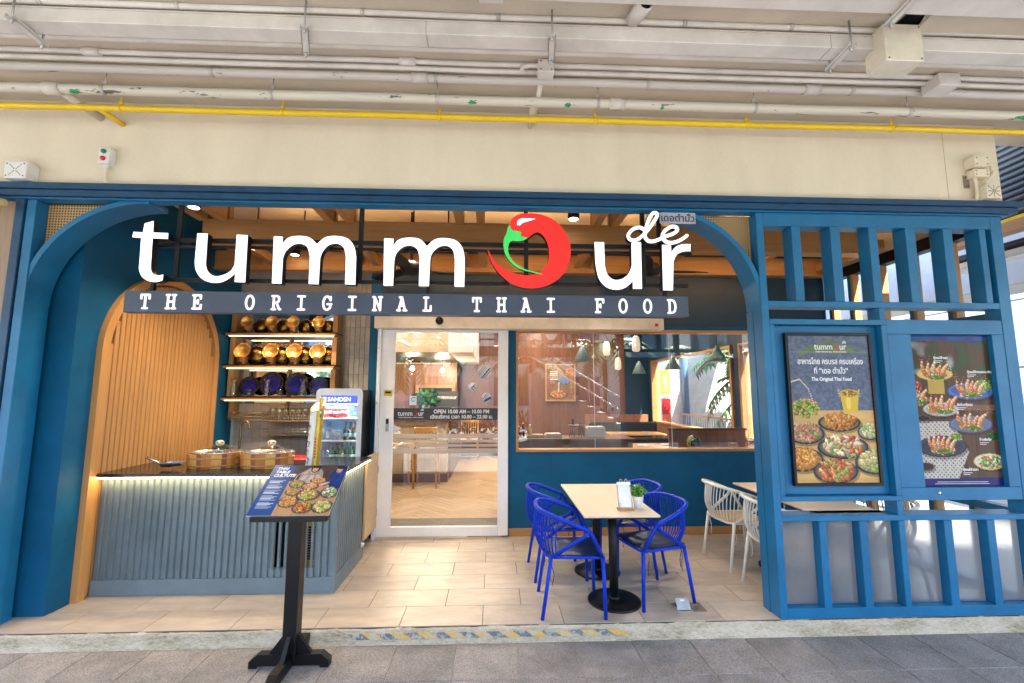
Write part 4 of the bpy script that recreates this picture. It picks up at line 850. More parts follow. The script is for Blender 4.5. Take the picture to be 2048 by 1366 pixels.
t = jbox('speaker_box', 'white box with an X of small holes on the cream wall at far left', (a.x, -.10, b.z), (b.x, -.001, a.z), 'speaker', WHITE); dots(t, (a.x+b.x)/2, -.1001, (a.z+b.z)/2, .07, 6, False)
a, b = onY(1972, 368, -.10), onY(2005, 400, -.10)
t = jbox('speaker_box', 'cream box with a star of small holes at the right end of the cream wall', (a.x-.0, -.10, 3.275), (b.x+.0, -.001, a.z), 'speaker', CREAM); dots(t, (a.x+b.x)/2, -.1001, (3.275+a.z)/2, .058, 6, True)
a, b = onY(1955, 311, -.09), onY(1978, 332, -.09); jbox('terminal_box', 'upper cream terminal box at the right end of the cream wall', (a.x-.03, -.09, b.z), (b.x+.01, -.001, a.z), m=CREAM)
a2, b2 = onY(1950, 337, -.07), onY(1980, 353, -.07); t = jbox('terminal_box', 'lower flat cream terminal box with a conduit at the right end of the wall', (a2.x-.01, -.07, b2.z), (b2.x, -.001, a2.z), m=CREAM)
MB().tube([(v.x, v.y, v.z) for v in smooth([(a2.x+.02, -.04, b2.z), (a2.x+.03, -.04, 3.36), (a2.x+.02, -.035, 3.29), (a2.x-.05, -.03, 3.277), (a2.x-.3, -.03, 3.277)], 6)], .014, 10).build('conduit', CREAM, t)
MB().tube([(v.x, v.y, v.z) for v in smooth([(b.x, -.05, (a.z+b.z)/2), (b.x+.06, -.05, (a.z+b.z)/2-.01), (b.x+.075, -.05, b.z-.04), (b.x+.03, -.05, b2.z-.01), (b.x-.01, -.05, b2.z-.06)], 6)], .016, 10).build('loop_cable', CREAM, t)
a, b = onY(1925, 351, -.004), onY(1940, 377, -.004); jbox('blank_plate', 'brown blank plate on the cream wall left of the terminal boxes', (a.x, -.008, b.z), (b.x, -.001, a.z), 'plate', mat('brown plate', (.28, .21, .16), .5))
# ================================================================== COUNTER
ct = thing('serving_counter', 'grey blue fluted counter with black granite top and a warm led strip under its edge', 'counter', (-2.3, .9, 0))
CX0, CX1, CY0, CY1 = -3.315, -1.345, .575, 1.38
MB().box((CX0, CY0+.004, .14), (-1.365, CY0+.02, .93)).build('backing', mat('dark blue grey', (.06, .11, .15), .5), ct) if False else None
cut = (-1.875, -1.515, .20, .70)     # louvred opening (x0, x1, z0, z1)
bk = MB().box((CX0, CY0+.006, .13), (cut[0], CY0+.03, .93)); bk.box((cut[1], CY0+.006, .13), (CX1-.02, CY0+.03, .93)); bk.box((cut[0], CY0+.006, .13), (cut[1], CY0+.03, cut[2])); bk.box((cut[0], CY0+.006, cut[3]), (cut[1], CY0+.03, .93)); bk.build('front_panel', CTR, ct)
MB().box((CX1-.03, CY0+.006, .13), (CX1-.006, CY1, .93)).build('side_panel', CTR, ct)
MB().box((CX0, .556, .002), (CX1+.020, CY0+.01, .128), ch=.003).build('plinth', CTR, ct); MB().box((CX1-.02, CY0+.012, .002), (CX1+.020, CY1, .128), ch=.003).build('plinth', CTR, ct)
# fluting: each slat is a wedge with one steep and one shallow side
pit = .0548; z0s, z1s = .129, .945
def wedge(h, w=1.0): return MB().add([((-pit/2+.002)*w, 0, -h), ((pit/2-.002)*w, 0, -h), ((pit/2-.008)*w, -.019, -h), ((-pit/2+.004)*w, -.006, -h), ((-pit/2+.002)*w, 0, h), ((pit/2-.002)*w, 0, h), ((pit/2-.008)*w, -.019, h), ((-pit/2+.004)*w, -.006, h)], [(0, 3, 2, 1), (4, 5, 6, 7), (0, 1, 5, 4), (1, 2, 6, 5), (2, 3, 7, 6), (3, 0, 4, 7)]).mesh('slat', CTR)
wms = MB().box((-.017, -.013, -.408), (.017, 0, .408), ch=.0015).mesh('slat', CTR)
wm, wmh, wmn, wml = wedge(.408), wedge(.1225), wedge(.2495, .55), wedge(.0355)
k = 0; x = CX0+pit/2
while x < CX1-.02:
    if cut[0]-.01 < x < cut[1]:
        inst('slat', wmh, (x, CY0+.0055, .8225), ct); inst('slat', wmn, (x, CY0+.0055, .45), ct); inst('slat', wml, (x, CY0+.0055, .1645), ct)
    else: inst('slat', wm, (x, CY0+.0055, .537), ct)
    x += pit
x = CY0+pit/2+.01
while x < CY1-.01: inst('slat', wms, (CX1-.0055, x, .537), ct, (0, 0, PI/2)); x += pit
MB().box((CX1-.012, .562, .129), (CX1+.017, .584, .945), ch=.003).build('corner_post', CTR, ct)
# granite top: front run and return
gtop = MB().box((CX0-.02, .510, .962), (CX1+.045, 1.18, .992), ch=.003); gtop.box((-1.86, 1.1805, .962), (CX1+.045, 1.47, .992), ch=.003); gtop.build('granite_top', GRANITE, ct)
MB().box((CX0, .600, .946), (CX1-.02, 1.17, .9615)).build('top_substrate', TIM, ct)
MB().box((CX0, .516, .953), (CX1+.03, .532, .9612)).build('led_strip', emis('counter led strip', (1, .70, .32), 7), ct)
MB().box((CX1+.026, .535, .953), (CX1+.040, 1.45, .9612)).build('led_strip', bpy.data.materials['counter led strip'], ct)
# things seen through the louvre
gr = thing('cooler_unit', 'yellow cooling unit with a black grille behind the louvred counter opening', 'cooler', (-1.7, .8, 0))
MB().box((-1.76, .72, .0), (-1.50, 1.1, .93)).build('body', mat('yellow cabinet', (.62, .40, .02), .4), gr)
for i in range(13): MB().box((-1.745, .705, .22+i*.022), (-1.53, .719, .232+i*.022)).build('grille_bar', BLACK, gr)
MB().box((-1.90, .70, .0), (-1.775, 1.0, .93)).build('dark_side', BLACK, gr)
# flap gate
gt = thing('counter_gate', 'plywood flap gate on black hinges between counter and door frame', 'gate', (-1.35, 1.7, 0))
MB().box((-1.368, 1.475, .13), (-1.345, 1.975, .985), ch=.002).build('panel', mat('birch plywood', (.62, .43, .23), .45, var=.06, stretch=(1, 1, 6), nscale=4), gt)
for z in (.30, .78): MB().box((-1.346, 1.93, z-.04), (-1.338, 2.0, z+.04)).build('hinge', GALV, gt)
ws = thing('caster_wheel', 'small white caster at the foot of the counter return', 'wheel', (-1.325, 1.30, 0)); MB().lathe([(.0, -.012), (.022, -.012), (.022, .012), (0, .012)], (-1.318, 1.32, .14), 14, axis=Matrix(((0, 0, 1), (0, 1, 0), (1, 0, 0)))).build('tread', WHITE, ws); MB().box((-1.334, 1.31, .13), (-1.325, 1.33, .17)).build('fork', WHITE, ws)

# ---------------------------------------------------------------- wooden tubs, jars, scoop
ST1, ST2, ST3 = wood('amber stave', (.56, .20, .035), (.38, .12, .02), 2), wood('light stave', (.74, .37, .09), (.56, .25, .055), 2), wood('dark stave', (.32, .09, .018), (.2, .055, .012), 2)
def tub(cx, cy, lab, jl):
    t = thing('food_tub', lab, 'tub', (cx, cy, .992), 'wooden food tubs on the counter'); rx, ry, h, n = .225, .17, .128, 34
    for i in range(n):
        a, b = 2*PI*i/n, 2*PI*(i+.94)/n; vs = []
        for z, k in ((.994, 1.0), (.994+h, 1.05)):
            for ang in (a, b):
                for th in (0, .018): vs.append((cx+(rx*k-th)*math.cos(ang), cy+(ry*k-th)*math.sin(ang), z))
        MB().add(vs, [(0, 2, 3, 1), (4, 5, 7, 6), (0, 4, 6, 2), (1, 3, 7, 5), (0, 1, 5, 4), (2, 6, 7, 3)]).build('stave', [ST1, ST2, ST1, ST3, ST2][(i*7+int(cx*10)) % 5], t)
    for z, k in ((1.02, 1.017), (1.085, 1.043)): MB().lathe([(1.0*k+.002, -.007), (1.0*k+.012/.2*.06+.002, 0), (1.0*k+.002, .007)], (cx, cy, z), 40, sx=rx, sy=ry).build('hoop', mat('dull hoop', (.45, .26, .09), .4, metal=.5), t)
    MB().lathe([(.95, .0), (1.0, .004), (1.0, .010), (.90, .008), (.84, -.07), (0, -.075)], (cx, cy, .994+h), 40, sx=rx, sy=ry).build('steel_pan', STEEL, t)
    j = thing('glass_jar', jl, 'jar', (cx+.02, cy+.02, 1.05)); jx, jy = cx+.02, cy+.02
    MB().lathe([(.085, 1.04), (.105, 1.07), (.108, 1.125), (.09, 1.15), (.086, 1.15), (.102, 1.12), (.10, 1.075), (.08, 1.045)], (jx, jy, 0), 24).build('bowl', GLASSC, j)
    MB().lathe([(0, 1.06), (.092, 1.065), (.095, 1.10), (0, 1.105)], (jx, jy, 0), 20).build('contents', mat('pale broth', (.62, .55, .42), .3), j)
    MB().lathe([(.112, 1.150), (.105, 1.162), (.06, 1.185), (.02, 1.193), (0, 1.194)], (jx, jy, 0), 24).build('lid', glass('frosted lid', (.80, .76, .66)), j)
    b = MB(); b.tube([(jx+.035*math.cos(a), jy, 1.205+.02*math.sin(a)) for a in np.linspace(0, 2*PI, 12)], .007, 6, closed=True); b.lathe([(.012, 1.19), (.02, 1.20), (.012, 1.225), (0, 1.228)], (jx, jy, 0), 10); b.build('lid_knob', mat('cream knob', (.80, .66, .42), .3), j)
tub(-2.56, .86, 'left of the two wooden food tubs with amber staves on the counter', 'glass lidded jar set in the left wooden tub'); tub(-2.085, .85, 'right of the two wooden food tubs with amber staves on the counter', 'glass lidded jar set in the right wooden tub')
sc = thing('metal_scoop', 'metal scoop lying on the granite counter top left of the tubs', 'scoop', (-2.86, .75, .992))
vs = []; n = 12
for i in range(9):
    u = i/8; xx = -2.94+.17*u; r = .048*(1-.35*u*u)
    for j in range(n+1): a = PI*1.0*j/n; vs.append((xx, .74-r*math.cos(a), 1.055-r*math.sin(a)*.95+.0))
b = MB().add(vs, [(i*(n+1)+j, (i+1)*(n+1)+j, (i+1)*(n+1)+j+1, i*(n+1)+j+1) for i in range(8) for j in range(n)], 0, True); b.build('bowl', STEEL, sc)
MB().tube([(-2.93, .74, 1.02), (-2.98, .72, 1.06), (-3.06, .70, 1.10)], [.012, .009, .011], 8).build('handle', STEEL, sc)
# ---------------------------------------------------------------- shelves
sh = thing('wall_shelf_unit', 'timber shelf unit with three lit black edged shelves in front of the mirror', 'shelf', (-2.6, 2.35, 1.6))
SHX0, SHX1, SHY0, SHY1 = -3.33, -2.03, 2.20, 2.485
def sz(py): return onY(560, py, SHY0).z
SZ = [sz(664), sz(729), sz(793)]
LEDS = emis('shelf led strip', (1, .70, .36), 1.0)
for i, z in enumerate(SZ):
    s = MB().box((SHX0-.02, SHY0, z-.045), (SHX1+.03, SHY1, z-.014)).build('shelf', TIM, sh); MB().box((SHX0-.024, SHY0-.004, z-.013), (SHX1+.034, SHY1, z), ch=.001).build('shelf_edge', BLACK, s)
    MB().box((SHX0+.02, SHY0+.012, z-.0525), (SHX1, SHY0+.034, z-.0455)).build('led_strip', LEDS, s)
for x in (SHX0+.02, -2.66, SHX1-.01):
    zz = [1.20] + [q-.055 for q in SZ[::-1]]; tops = [q-.0455 for q in SZ[::-1]] + [2.95]; bots = [1.36] + [q+.001 for q in SZ[::-1]]
    for k, (a, b) in enumerate(zip(bots, tops)):
        if x == -2.66: MB().box((x-.012, 2.44, a), (x+.012, 2.484, b)).build('upright', TIMZ, sh)
        else: MB().box((x-.03, 2.30 if k else 2.36, a), (x+.03, 2.484, b), ch=.002).build('upright', TIMZ, sh)
# ---------------------------------------------------------------- brass stoves with pots
def stove_parts():
    h = MB().lathe([(.046, 0), (.050, .004), (.070, .095), (.073, .098), (.070, .098), (.048, .01)], n=22); stove = h.mesh('stove', COPPER)
    hole = MB().box((-.022, -.056, .012), (.022, -.045, .032)).mesh('fire_hole', BLACK)
    ax = Matrix.Rotation(math.radians(72), 3, 'X')
    bowl = MB().lathe([(.001, -.035), (.05, -.030), (.085, -.005), (.098, .020), (.103, .022), (.100, .026), (.094, .022), (.082, .0), (.048, -.024), (.001, -.029)], (0, -.01, .165), 26, axis=ax).mesh('bowl', BRASS)
    han = MB().tube([(v.x, v.y, v.z) for v in smooth([(-.05, .0, .255), (-.03, .01, .275), (-.012, .012, .262), (.012, .012, .262), (.03, .01, .275), (.05, .0, .255)], 5)], .005, 6).mesh('bowl_handle', BRASS)
    return stove, hole, bowl, han
STV = stove_parts(); ORD = ['first', 'second', 'third', 'fourth']
def stove(x, y, z, lab, k=1.0):
    t = thing('brass_stove', lab, 'stove pot', (x, y, z), 'copper stoves with brass bowls on the shelves', local=True); t.scale = (k, k, k)
    for nm, me in zip(('stove', 'fire_hole', 'bowl', 'bowl_handle'), STV): inst(nm, me, (0, 0, 0), t)
for i, px in enumerate((494, 543, 586, 637)):
    q = onY(px, 655, 2.27); stove(q.x, 2.285, SZ[0]+.001, f'copper stove holding a brass bowl, {ORD[i]} from the left on the top shelf', .80)
for i, px in enumerate((484, 541, 588, 635)):
    q = onY(px, 720, 2.27); stove(q.x, 2.285, SZ[1]+.001, f'copper stove holding a large brass bowl, {ORD[i]} from the left on the middle shelf', 1.0)
dom = MB().lathe([(.10, -.012), (.104, -.01), (.09, .03), (.05, .055), (0, .06)], n=24, axis=Matrix.Rotation(math.radians(80), 3, 'X')).mesh('bowl', mat('aged brass', (.42, .24, .06), .28, metal=1, var=.3, nscale=30))
dh = MB().tube([(v.x, v.y, v.z) for v in smooth([(-.045, 0, .09), (-.02, 0, .115), (0, 0, .10), (.02, 0, .115), (.045, 0, .09)], 5)], .005, 6).mesh('bowl_handle', BRASS)
for i, px in enumerate((520, 566, 610, 655)):
    for r, (zz, sc_) in enumerate(((SZ[0], .95), (SZ[1], 1.25))):
        q = onY(px if r == 0 else px-4+i*2, 655, 2.40); t = thing('brass_bowl', f'upturned aged brass bowl propped behind, {ORD[i]} from the left on the {["top", "middle"][r]} shelf', 'bowl', (q.x, 2.42, zz+.10*sc_), 'upturned brass bowls on the shelves', local=True); t.scale = (sc_,)*3
        inst('bowl', dom, (0, 0, 0), t); inst('bowl_handle', dh, (0, 0, 0), t)
def plate(x, y, z, r, lab, grp):
    ax = Matrix.Rotation(math.radians(80), 3, 'X'); t = thing('blue_plate', lab, 'plate', (x, y, z), grp, local=True)
    MB().lathe([(.0, -.004), (r*.6, -.004), (r*.98, .014), (r, .018), (r*.93, .018), (r*.70, .0098)], (0, 0, 0), 28, axis=ax).build('rim', PLATED, t)
    MB().lathe([(r*.70, .0102), (r*.56, .003), (r*.36, .0035), (r*.34, .002), (0, .0025)], (0, 0, 0), 28, axis=ax).build('well', PLATEB, t)
for i, px in enumerate((513, 560, 601, 650)):
    q = onY(px-11 if i < 3 else px-16, 705, 2.42); plate(q.x+.10, 2.41, SZ[1]+.105, .10, f'dark blue plate half hidden behind the {ORD[i]} large brass bowl on the middle shelf', 'plates on the middle shelf')
for i, (px, r) in enumerate(((497, .125), (541, .155), (592, .15), (636, .125))):
    q = onY(px, 770, 2.34); plate(q.x, 2.37, SZ[2]+r+.003, r, f'cobalt blue plate with black rim standing {ORD[i]} from the left on the bottom shelf', 'plates on the bottom shelf')
def cup(x, y, z, r0, r1, h, lab, grp, nm='drinking_glass', carafe=False):
    t = thing(nm, lab, 'glass', (x, y, z), grp, local=True)
    pr = [(r0*.95, .002), (r0, .006), (r1, h), (r1-.003, h), (r0-.003, .012), (0, .01)] if not carafe else [(r0*.95, .002), (r0, .01), (r0*.95, h*.45), (r0*.55, h*.7), (r1, h), (r1-.004, h), (r0*.5, h*.7), (r0*.9, h*.45), (r0*.93, .014), (0, .012)]
    MB().lathe(pr, n=18).build('vessel', GLASSC, t); MB().tube([(r1*math.cos(a), r1*math.sin(a), h) for a in np.linspace(0, 2*PI, 18)[:-1]], .0016, 5, closed=True).build('lip', glass('glass lip', (.75, .78, .8)), t)
for i, px in enumerate((466, 533, 605)): q = onY(px, 780, 2.24); cup(q.x, 2.25, SZ[2]+.001, .045, .042, .215, f'tall clear glass carafe, {ORD[i]} from the left on the bottom shelf', 'carafes on the bottom shelf', 'glass_carafe', True)
for i, px in enumerate((498, 560, 628)): q = onY(px, 780, 2.235); cup(q.x, 2.24, SZ[2]+.001, .036, .042, .085, f'short clear tumbler, {ORD[i]} from the left on the bottom shelf', 'tumblers on the bottom shelf')
# wire rack with glasses below, second rack, tap, little bottle
WIRE = mat('warm chrome wire', (.72, .62, .45), .25, metal=1)
def rack(z, x0, x1, y0, y1, lab, hgt):
    t = thing('wire_rack', lab, 'rack', ((x0+x1)/2, y1, z)); MB().box((x0, y0, z-.006), (x1, y1, z), ch=.002).build('tray', WIRE, t); b = MB()
    for zz in (z+hgt, z+hgt*.5): b.tube([(x0, y1, zz), (x0, y0, zz), (x1, y0, zz), (x1, y1, zz)], .003, 6)
    k = 0; n = int((x1-x0)/.06)
    for i in range(n+1): x = x0+(x1-x0)*i/n; b.tube([(x, y0, z), (x, y0, z+hgt)], .002, 5)
    b.build('wire_rail', WIRE, t)
zr1, zr2 = onY(560, 841, 2.3).z, onY(560, 869, 2.3).z
rack(zr1, onY(530, 840, 2.3).x, -1.98, 2.25, 2.49, 'upper wire rack of upturned glasses under the shelves', .06); rack(zr2, onY(527, 870, 2.3).x, -1.98, 2.25, 2.49, 'lower empty wire rack above the splashback tiles', .07)
for i in range(6):
    x = onY(545+i*13, 830, 2.3).x; cup(x, 2.32, zr1+.003, .030, .038, .15, f'tall glass on the upper wire rack, {["first","second","third","fourth","fifth","sixth"][i]} from the left', 'tall glasses on the wire rack')
db_ = thing('dish_basket', 'wire dish basket with dried stalks hung at the left under the shelves', 'basket', (onY(480, 826, 2.35).x, 2.35, zr1))
xa, xb = onY(462, 826, 2.3).x, onY(528, 826, 2.3).x; b = MB()
for zz in (zr1+.01, zr1+.05, zr1+.095): b.tube([(xa, 2.26, zz), (xb, 2.26, zz), (xb, 2.46, zz), (xa, 2.46, zz)], .003, 6, closed=True)
for i in range(14): x = xa+(xb-xa)*i/13; b.tube([(x, 2.26, zr1+.01), (x, 2.26, zr1+.095)], .002, 5)
b.build('wire_frame', WIRE, db_); b = MB()
for i in range(16): x = rnd.uniform(xa, xb-.1); b.tube([(x-.05, 2.3, zr1+.02+rnd.random()*.03), (x+.1, 2.32+rnd.random()*.08, zr1+.05+rnd.random()*.05), (x+.22, 2.3, zr1+.06+rnd.random()*.07)], .004, 5)
b.build('dried_stalks', mat('dried grass stalk', (.34, .25, .10), .8), db_)
tp_ = thing('kitchen_tap', 'slim bronze kitchen tap with curved neck in front of the splashback', 'tap', (onY(478, 905, 2.1).x, 2.1, .9)); x = tp_.location.x
MB().tube([(v.x, v.y, v.z) for v in smooth([(x, 2.1, .86), (x, 2.1, 1.20), (x+.012, 2.1, 1.30), (x+.05, 2.1, 1.325), (x+.09, 2.1, 1.30), (x+.10, 2.1, 1.24)], 6)], .013, 10).build('neck', mat('bronze tap', (.40, .27, .15), .25, metal=1), tp_); MB().tube([(x, 2.08, .95), (x+.06, 2.07, .965)], .009, 8).build('lever', bpy.data.materials['bronze tap'], tp_)
wk = thing('back_worktop', 'black work surface with red tray edge below the kitchen splashback', 'worktop', (-2.5, 2.2, .85)); MB().box((-3.36, 1.95, .82), (-1.98, 2.49, .855), ch=.003).build('top', GRANITE, wk); MB().box((-3.36, 1.97, .0), (-1.98, 2.49, .819)).build('cupboard', CTR, wk)
rt = onY(597, 920, 1.6); tr_ = thing('red_tray', 'red plastic tray behind the right wooden tub', 'tray', (rt.x, 1.6, rt.z)); MB().box((rt.x-.16, 1.5, rt.z-.03), (rt.x+.16, 1.8, rt.z+.028), ch=.01).build('tray_body', RED, tr_); MB().box((rt.x-.17, 1.48, rt.z-.16), (rt.x+.17, 1.8, rt.z-.031), ch=.005).build('stand', BLACK, tr_)
q = onY(555, 905, 1.25); bt = thing('squeeze_bottle', 'small clear bottle with dark cap and green liquid behind the right tub', 'bottle', (q.x, 1.25, 1.05)); z = q.z
MB().lathe([(.028, z-.06), (.03, z-.055), (.03, z+.012), (.016, z+.03), (.014, z+.04), (0, z+.04)], (q.x, 1.25, 0), 14).build('bottle_body', glass('pale bottle', (.7, .8, .75)), bt); MB().lathe([(.026, z-.057), (.026, z-.02), (0, z-.02)], (q.x, 1.25, 0), 12).build('liquid', mat('lime liquid', (.35, .55, .08), .3), bt); MB().lathe([(.016, z+.04), (.016, z+.062), (0, z+.063)], (q.x, 1.25, 0), 12).build('cap', mat('navy cap', (.02, .04, .12), .4), bt); MB().lathe([(.0305, z-.015), (.0305, z+.008)], (q.x, 1.25, 0), 14).build('label_band', mat('blue label', (.05, .12, .3), .5), bt)
# ---------------------------------------------------------------- beer tower
q = onY(625, 930, .93); xt = q.x; zt0 = .993; tw_ = thing('beer_tower', 'gold and white drinks tower with slanted top standing on the counter', 'drinks tower', (xt, .93, zt0))
top = onY(628, 812, .93).z; vs = []; n = 28
for k, (zz) in enumerate((zt0, top)):
    for j in range(n): a = 2*PI*j/n; r = .062; vs.append((xt+r*math.cos(a)+(.025 if k else 0), .93+r*math.sin(a), zz+(.05*math.sin(a)+.02*math.cos(a) if k else 0)))
fs = [(j, (j+1) % n, n+(j+1) % n, n+j) for j in range(n)]
b = MB(); b.add(vs, fs, 0, True); b.add(vs, [list(range(n, 2*n))], 0); wh = int(n*.56), int(n*.80)
b.m = [1 if (i < n and (wh[0] <= i < wh[1])) or i == n else 0 for i in range(len(b.m))]; b.build('column', [GOLD, WHITE], tw_)
MB().tube([(xt+.025+.063*math.cos(a), .93+.063*math.sin(a), top+.05*math.sin(a)+.02*math.cos(a)) for a in np.linspace(0, 2*PI, 28)[:-1]], .005, 6, closed=True).build('rim', GOLD, tw_)
MB().box((xt+.055, .87, top-.03), (xt+.085, .90, top+.085), ch=.006).build('tap_handle', GOLD, tw_); MB().tube([(xt+.07, .885, top-.10), (xt+.07, .885, top-.02)], .008, 8).build('tap_stem', STEEL, tw_)
b = MB()
for i in range(5):
    zz = zt0+.05+i*.075; pts = []
    for k in range(16): a = k/15*2*PI*1.2; pts.append((xt-.028+.02*math.cos(a)*(1-k/22)-.012*(i % 2), .93-.0615-.0008, zz+.026*math.sin(a)))
    b.tube(pts, .0022, 4)
b.build('scroll_ornament', BLACK, tw_)
for i, c in enumerate(('F', 'E', 'D', 'C', 'B')[:0]): pass
b = MB()
for i in range(7): b.box((xt+.030, .93-.0585, zt0+.07+i*.028), (xt+.044, .93-.052, zt0+.088+i*.028))
b.build('red_lettering_band', mat('red print', (.45, .03, .02), .4), tw_)
# ---------------------------------------------------------------- fridge
FX0, FX1, FY, FZ = -1.955, -1.455, 1.58, 1.715
fg = thing('display_fridge', 'white glass door drinks fridge with lit blue header behind the counter', 'fridge', ((FX0+FX1)/2, 1.8, 0))
b = MB().box((FX0+.01, FY+.035, .02), (FX0+.03, 2.05, FZ-.02)); b.box((FX1-.03, FY+.035, .02), (FX1-.01, 2.05, FZ-.02)); b.box((FX0+.03, FY+.035, FZ-.05), (FX1-.03, 2.05, FZ-.02)); b.box((FX0+.03, 2.02, .02), (FX1-.03, 2.05, FZ-.05)); b.box((FX0+.03, FY+.035, .02), (FX1-.03, 2.02, .25)); b.build('cabinet', BLACK, fg)
li = MB().box((FX0+.031, 2.0, .25), (FX1-.031, 2.018, FZ-.051)); li.build('liner', mat('icy fridge liner', (.50, .70, .95), .4), fg); MB().box((FX0+.0305, FY+.04, .25), (FX0+.034, 2.0, FZ-.051)).build('liner', bpy.data.materials['icy fridge liner'], fg); MB().box((FX1-.034, FY+.04, .25), (FX1-.0305, 2.0, FZ-.051)).build('liner', bpy.data.materials['icy fridge liner'], fg)
# door: rounded frame
def rr(x0, x1, z0, z1, r, n=6):
    p = []
    for cx_, cz_, a0 in ((x1-r, z1-r, 0), (x0+r, z1-r, PI/2), (x0+r, z0+r, PI), (x1-r, z0+r, 1.5*PI)):
        for i in range(n+1): a = a0+PI/2*i/n; p.append((cx_+r*math.cos(a), cz_+r*math.sin(a)))
    return p
oo, ii = rr(FX0, FX1, .08, FZ, .055), rr(FX0+.048, FX1-.048, .30, FZ-.075, .012); k = len(oo); b = MB()
for y in (FY, FY+.03): b.add([(p[0], y, p[1]) for p in oo]+[(p[0], y, p[1]) for p in ii], [(j, (j+1) % k, k+(j+1) % k, k+j) for j in range(k)])
for P in (oo, ii): b.add([(p[0], FY, p[1]) for p in P]+[(p[0], FY+.03, p[1]) for p in P], [(j, (j+1) % k, k+(j+1) % k, k+j) for j in range(k)])
dr = b.build('door', mat('cool white plastic', (.66, .70, .76), .3), fg)
hz0, hz1 = FZ-.165, FZ-.077
MB().box((FX0+.05, FY+.004, hz0), (FX1-.05, FY+.02, hz1)).build('lit_header', emis('blue lit header', (.05, .09, .42), .20), dr)
text('brand_lettering', 'SANDEN', .062, (FX0+.125, FY+.0025, (hz0+hz1)/2), emis('header lettering', (.9, .93, 1), .16), dr, 'LEFT', .0015, width=.25)
b = MB()
for i in range(4): b.box((FX0+.075, FY+.002, hz0+.017+i*.015), (FX0+.112, FY+.0035, hz0+.026+i*.015))
b.build('brand_emblem', bpy.data.materials['header lettering'], dr)
MB().box((FX0+.05, FY+.012, .31), (FX1-.05, FY+.016, hz0-.004)).build('pane', GLASS, dr)
fl_ = bpy.data.lights.new('fridge_lamp', 'AREA'); fl_.shape = 'RECTANGLE'; fl_.size, fl_.size_y = .36, .03; fl_.energy = 2.5; fl_.color = (.80, .90, 1)
flo = bpy.data.objects.new('fridge_lamp', fl_); C.objects.link(flo); flo.parent = fg; flo.location = Vector(((FX0+FX1)/2, FY+.08, FZ-.17))-Vector(fg.location); flo.rotation_euler = (math.radians(-25), 0, 0)
MB().box((FX0+.06, FY+.05, FZ-.18), (FX1-.06, FY+.075, FZ-.172)).build('lamp_cover', emis('fridge tube', (.85, .93, 1), .3), fg)
FS = [onY(690, 836, FY+.05).z, onY(690, 881, FY+.05).z, onY(690, 924, FY+.05).z, .45]
for x in (FX0+.040, FX1-.052): MB().box((x, FY+.032, .32), (x+.012, FY+.044, FZ-.2)).build('side_lamp', emis('fridge side tube', (.80, .90, 1), 1.3), fg)
for z in FS: MB().box((FX0+.036, FY+.045, z-.012), (FX1-.036, 1.98, z), ch=.003).build('wire_shelf', WHITE, fg)
can = MB().lathe([(.026, 0), (.031, .006), (.031, .105), (.027, .115), (.0, .114)], n=16).mesh('can_body', RED); cbd = MB().lathe([(.0314, .045), (.0314, .075)], n=16).mesh('label_band', WHITE); ct_ = MB().lathe([(.027, .1152), (.027, .117), (0, .116)], n=14).mesh('can_top', STEEL)
for i in range(5):
    x = FX0+.085+i*.053; t = thing('drink_can', f'red drink can, {["first","second","third","fourth","fifth"][i]} from the left on the fridge top shelf', 'can', (x, FY+.10, FS[0]), 'red cans in the fridge', local=True); inst('can_body', can, (0, 0, 0), t); inst('label_band', cbd, (0, 0, 0), t); inst('can_top', ct_, (0, 0, 0), t)
bprof = [(.026, 0), (.029, .005), (.029, .115), (.022, .145), (.012, .165), (.011, .205), (.013, .207), (.013, .215), (0, .216)]
bg1, bd1_ = MB().lathe(bprof, n=14).mesh('bottle_body', BOTTLE), MB().lathe(bprof, n=14).mesh('bottle_body', BOTTLED); lab1 = MB().lathe([(.0295, .04), (.0295, .085)], n=14).mesh('bottle_label', mat('pale bottle label', (.45, .55, .5), .5)); cap1 = MB().lathe([(.0135, .2), (.0145, .218), (0, .219)], n=12).mesh('cap', mat('dark cap', (.03, .05, .04), .4)); lab2 = MB().lathe([(.0295, .04), (.0295, .085)], n=14).mesh('bottle_label', mat('teal bottle label', (.15, .45, .5), .5))
for r, (zz, n, me, lb, x0_, nm) in enumerate(((FS[1], 3, bd1_, lab2, FX1-.19, 'dark'), (FS[2], 6, bg1, lab1, FX0+.17, 'green'))):
    for i in range(n):
        t = thing('beer_bottle', f'{nm} glass beer bottle, {["first","second","third","fourth","fifth","sixth"][i]} from the left on the {["second","third"][r]} fridge shelf', 'bottle', (x0_+i*.052, FY+.09+.012*(i % 2), zz+.001), f'{nm} beer bottles in the fridge', local=True); t.scale = (1, 1, .92)
        inst('bottle_body', me, (0, 0, 0), t); inst('bottle_label', lb, (0, 0, 0), t); inst('cap', cap1, (0, 0, 0), t)
for i in range(4): cup(FX0+.10+i*.055, FY+.12, FS[1]+.001, .022, .026, .10, f'clear frosted glass, {ORD[i]} from the left on the second fridge shelf', 'glasses in the fridge')
for i in range(2): cup(FX0+.08+i*.05, FY+.10, FS[2]+.001, .020, .024, .13, f'slim clear glass, {ORD[i]} from the left on the third fridge shelf', 'glasses in the fridge')
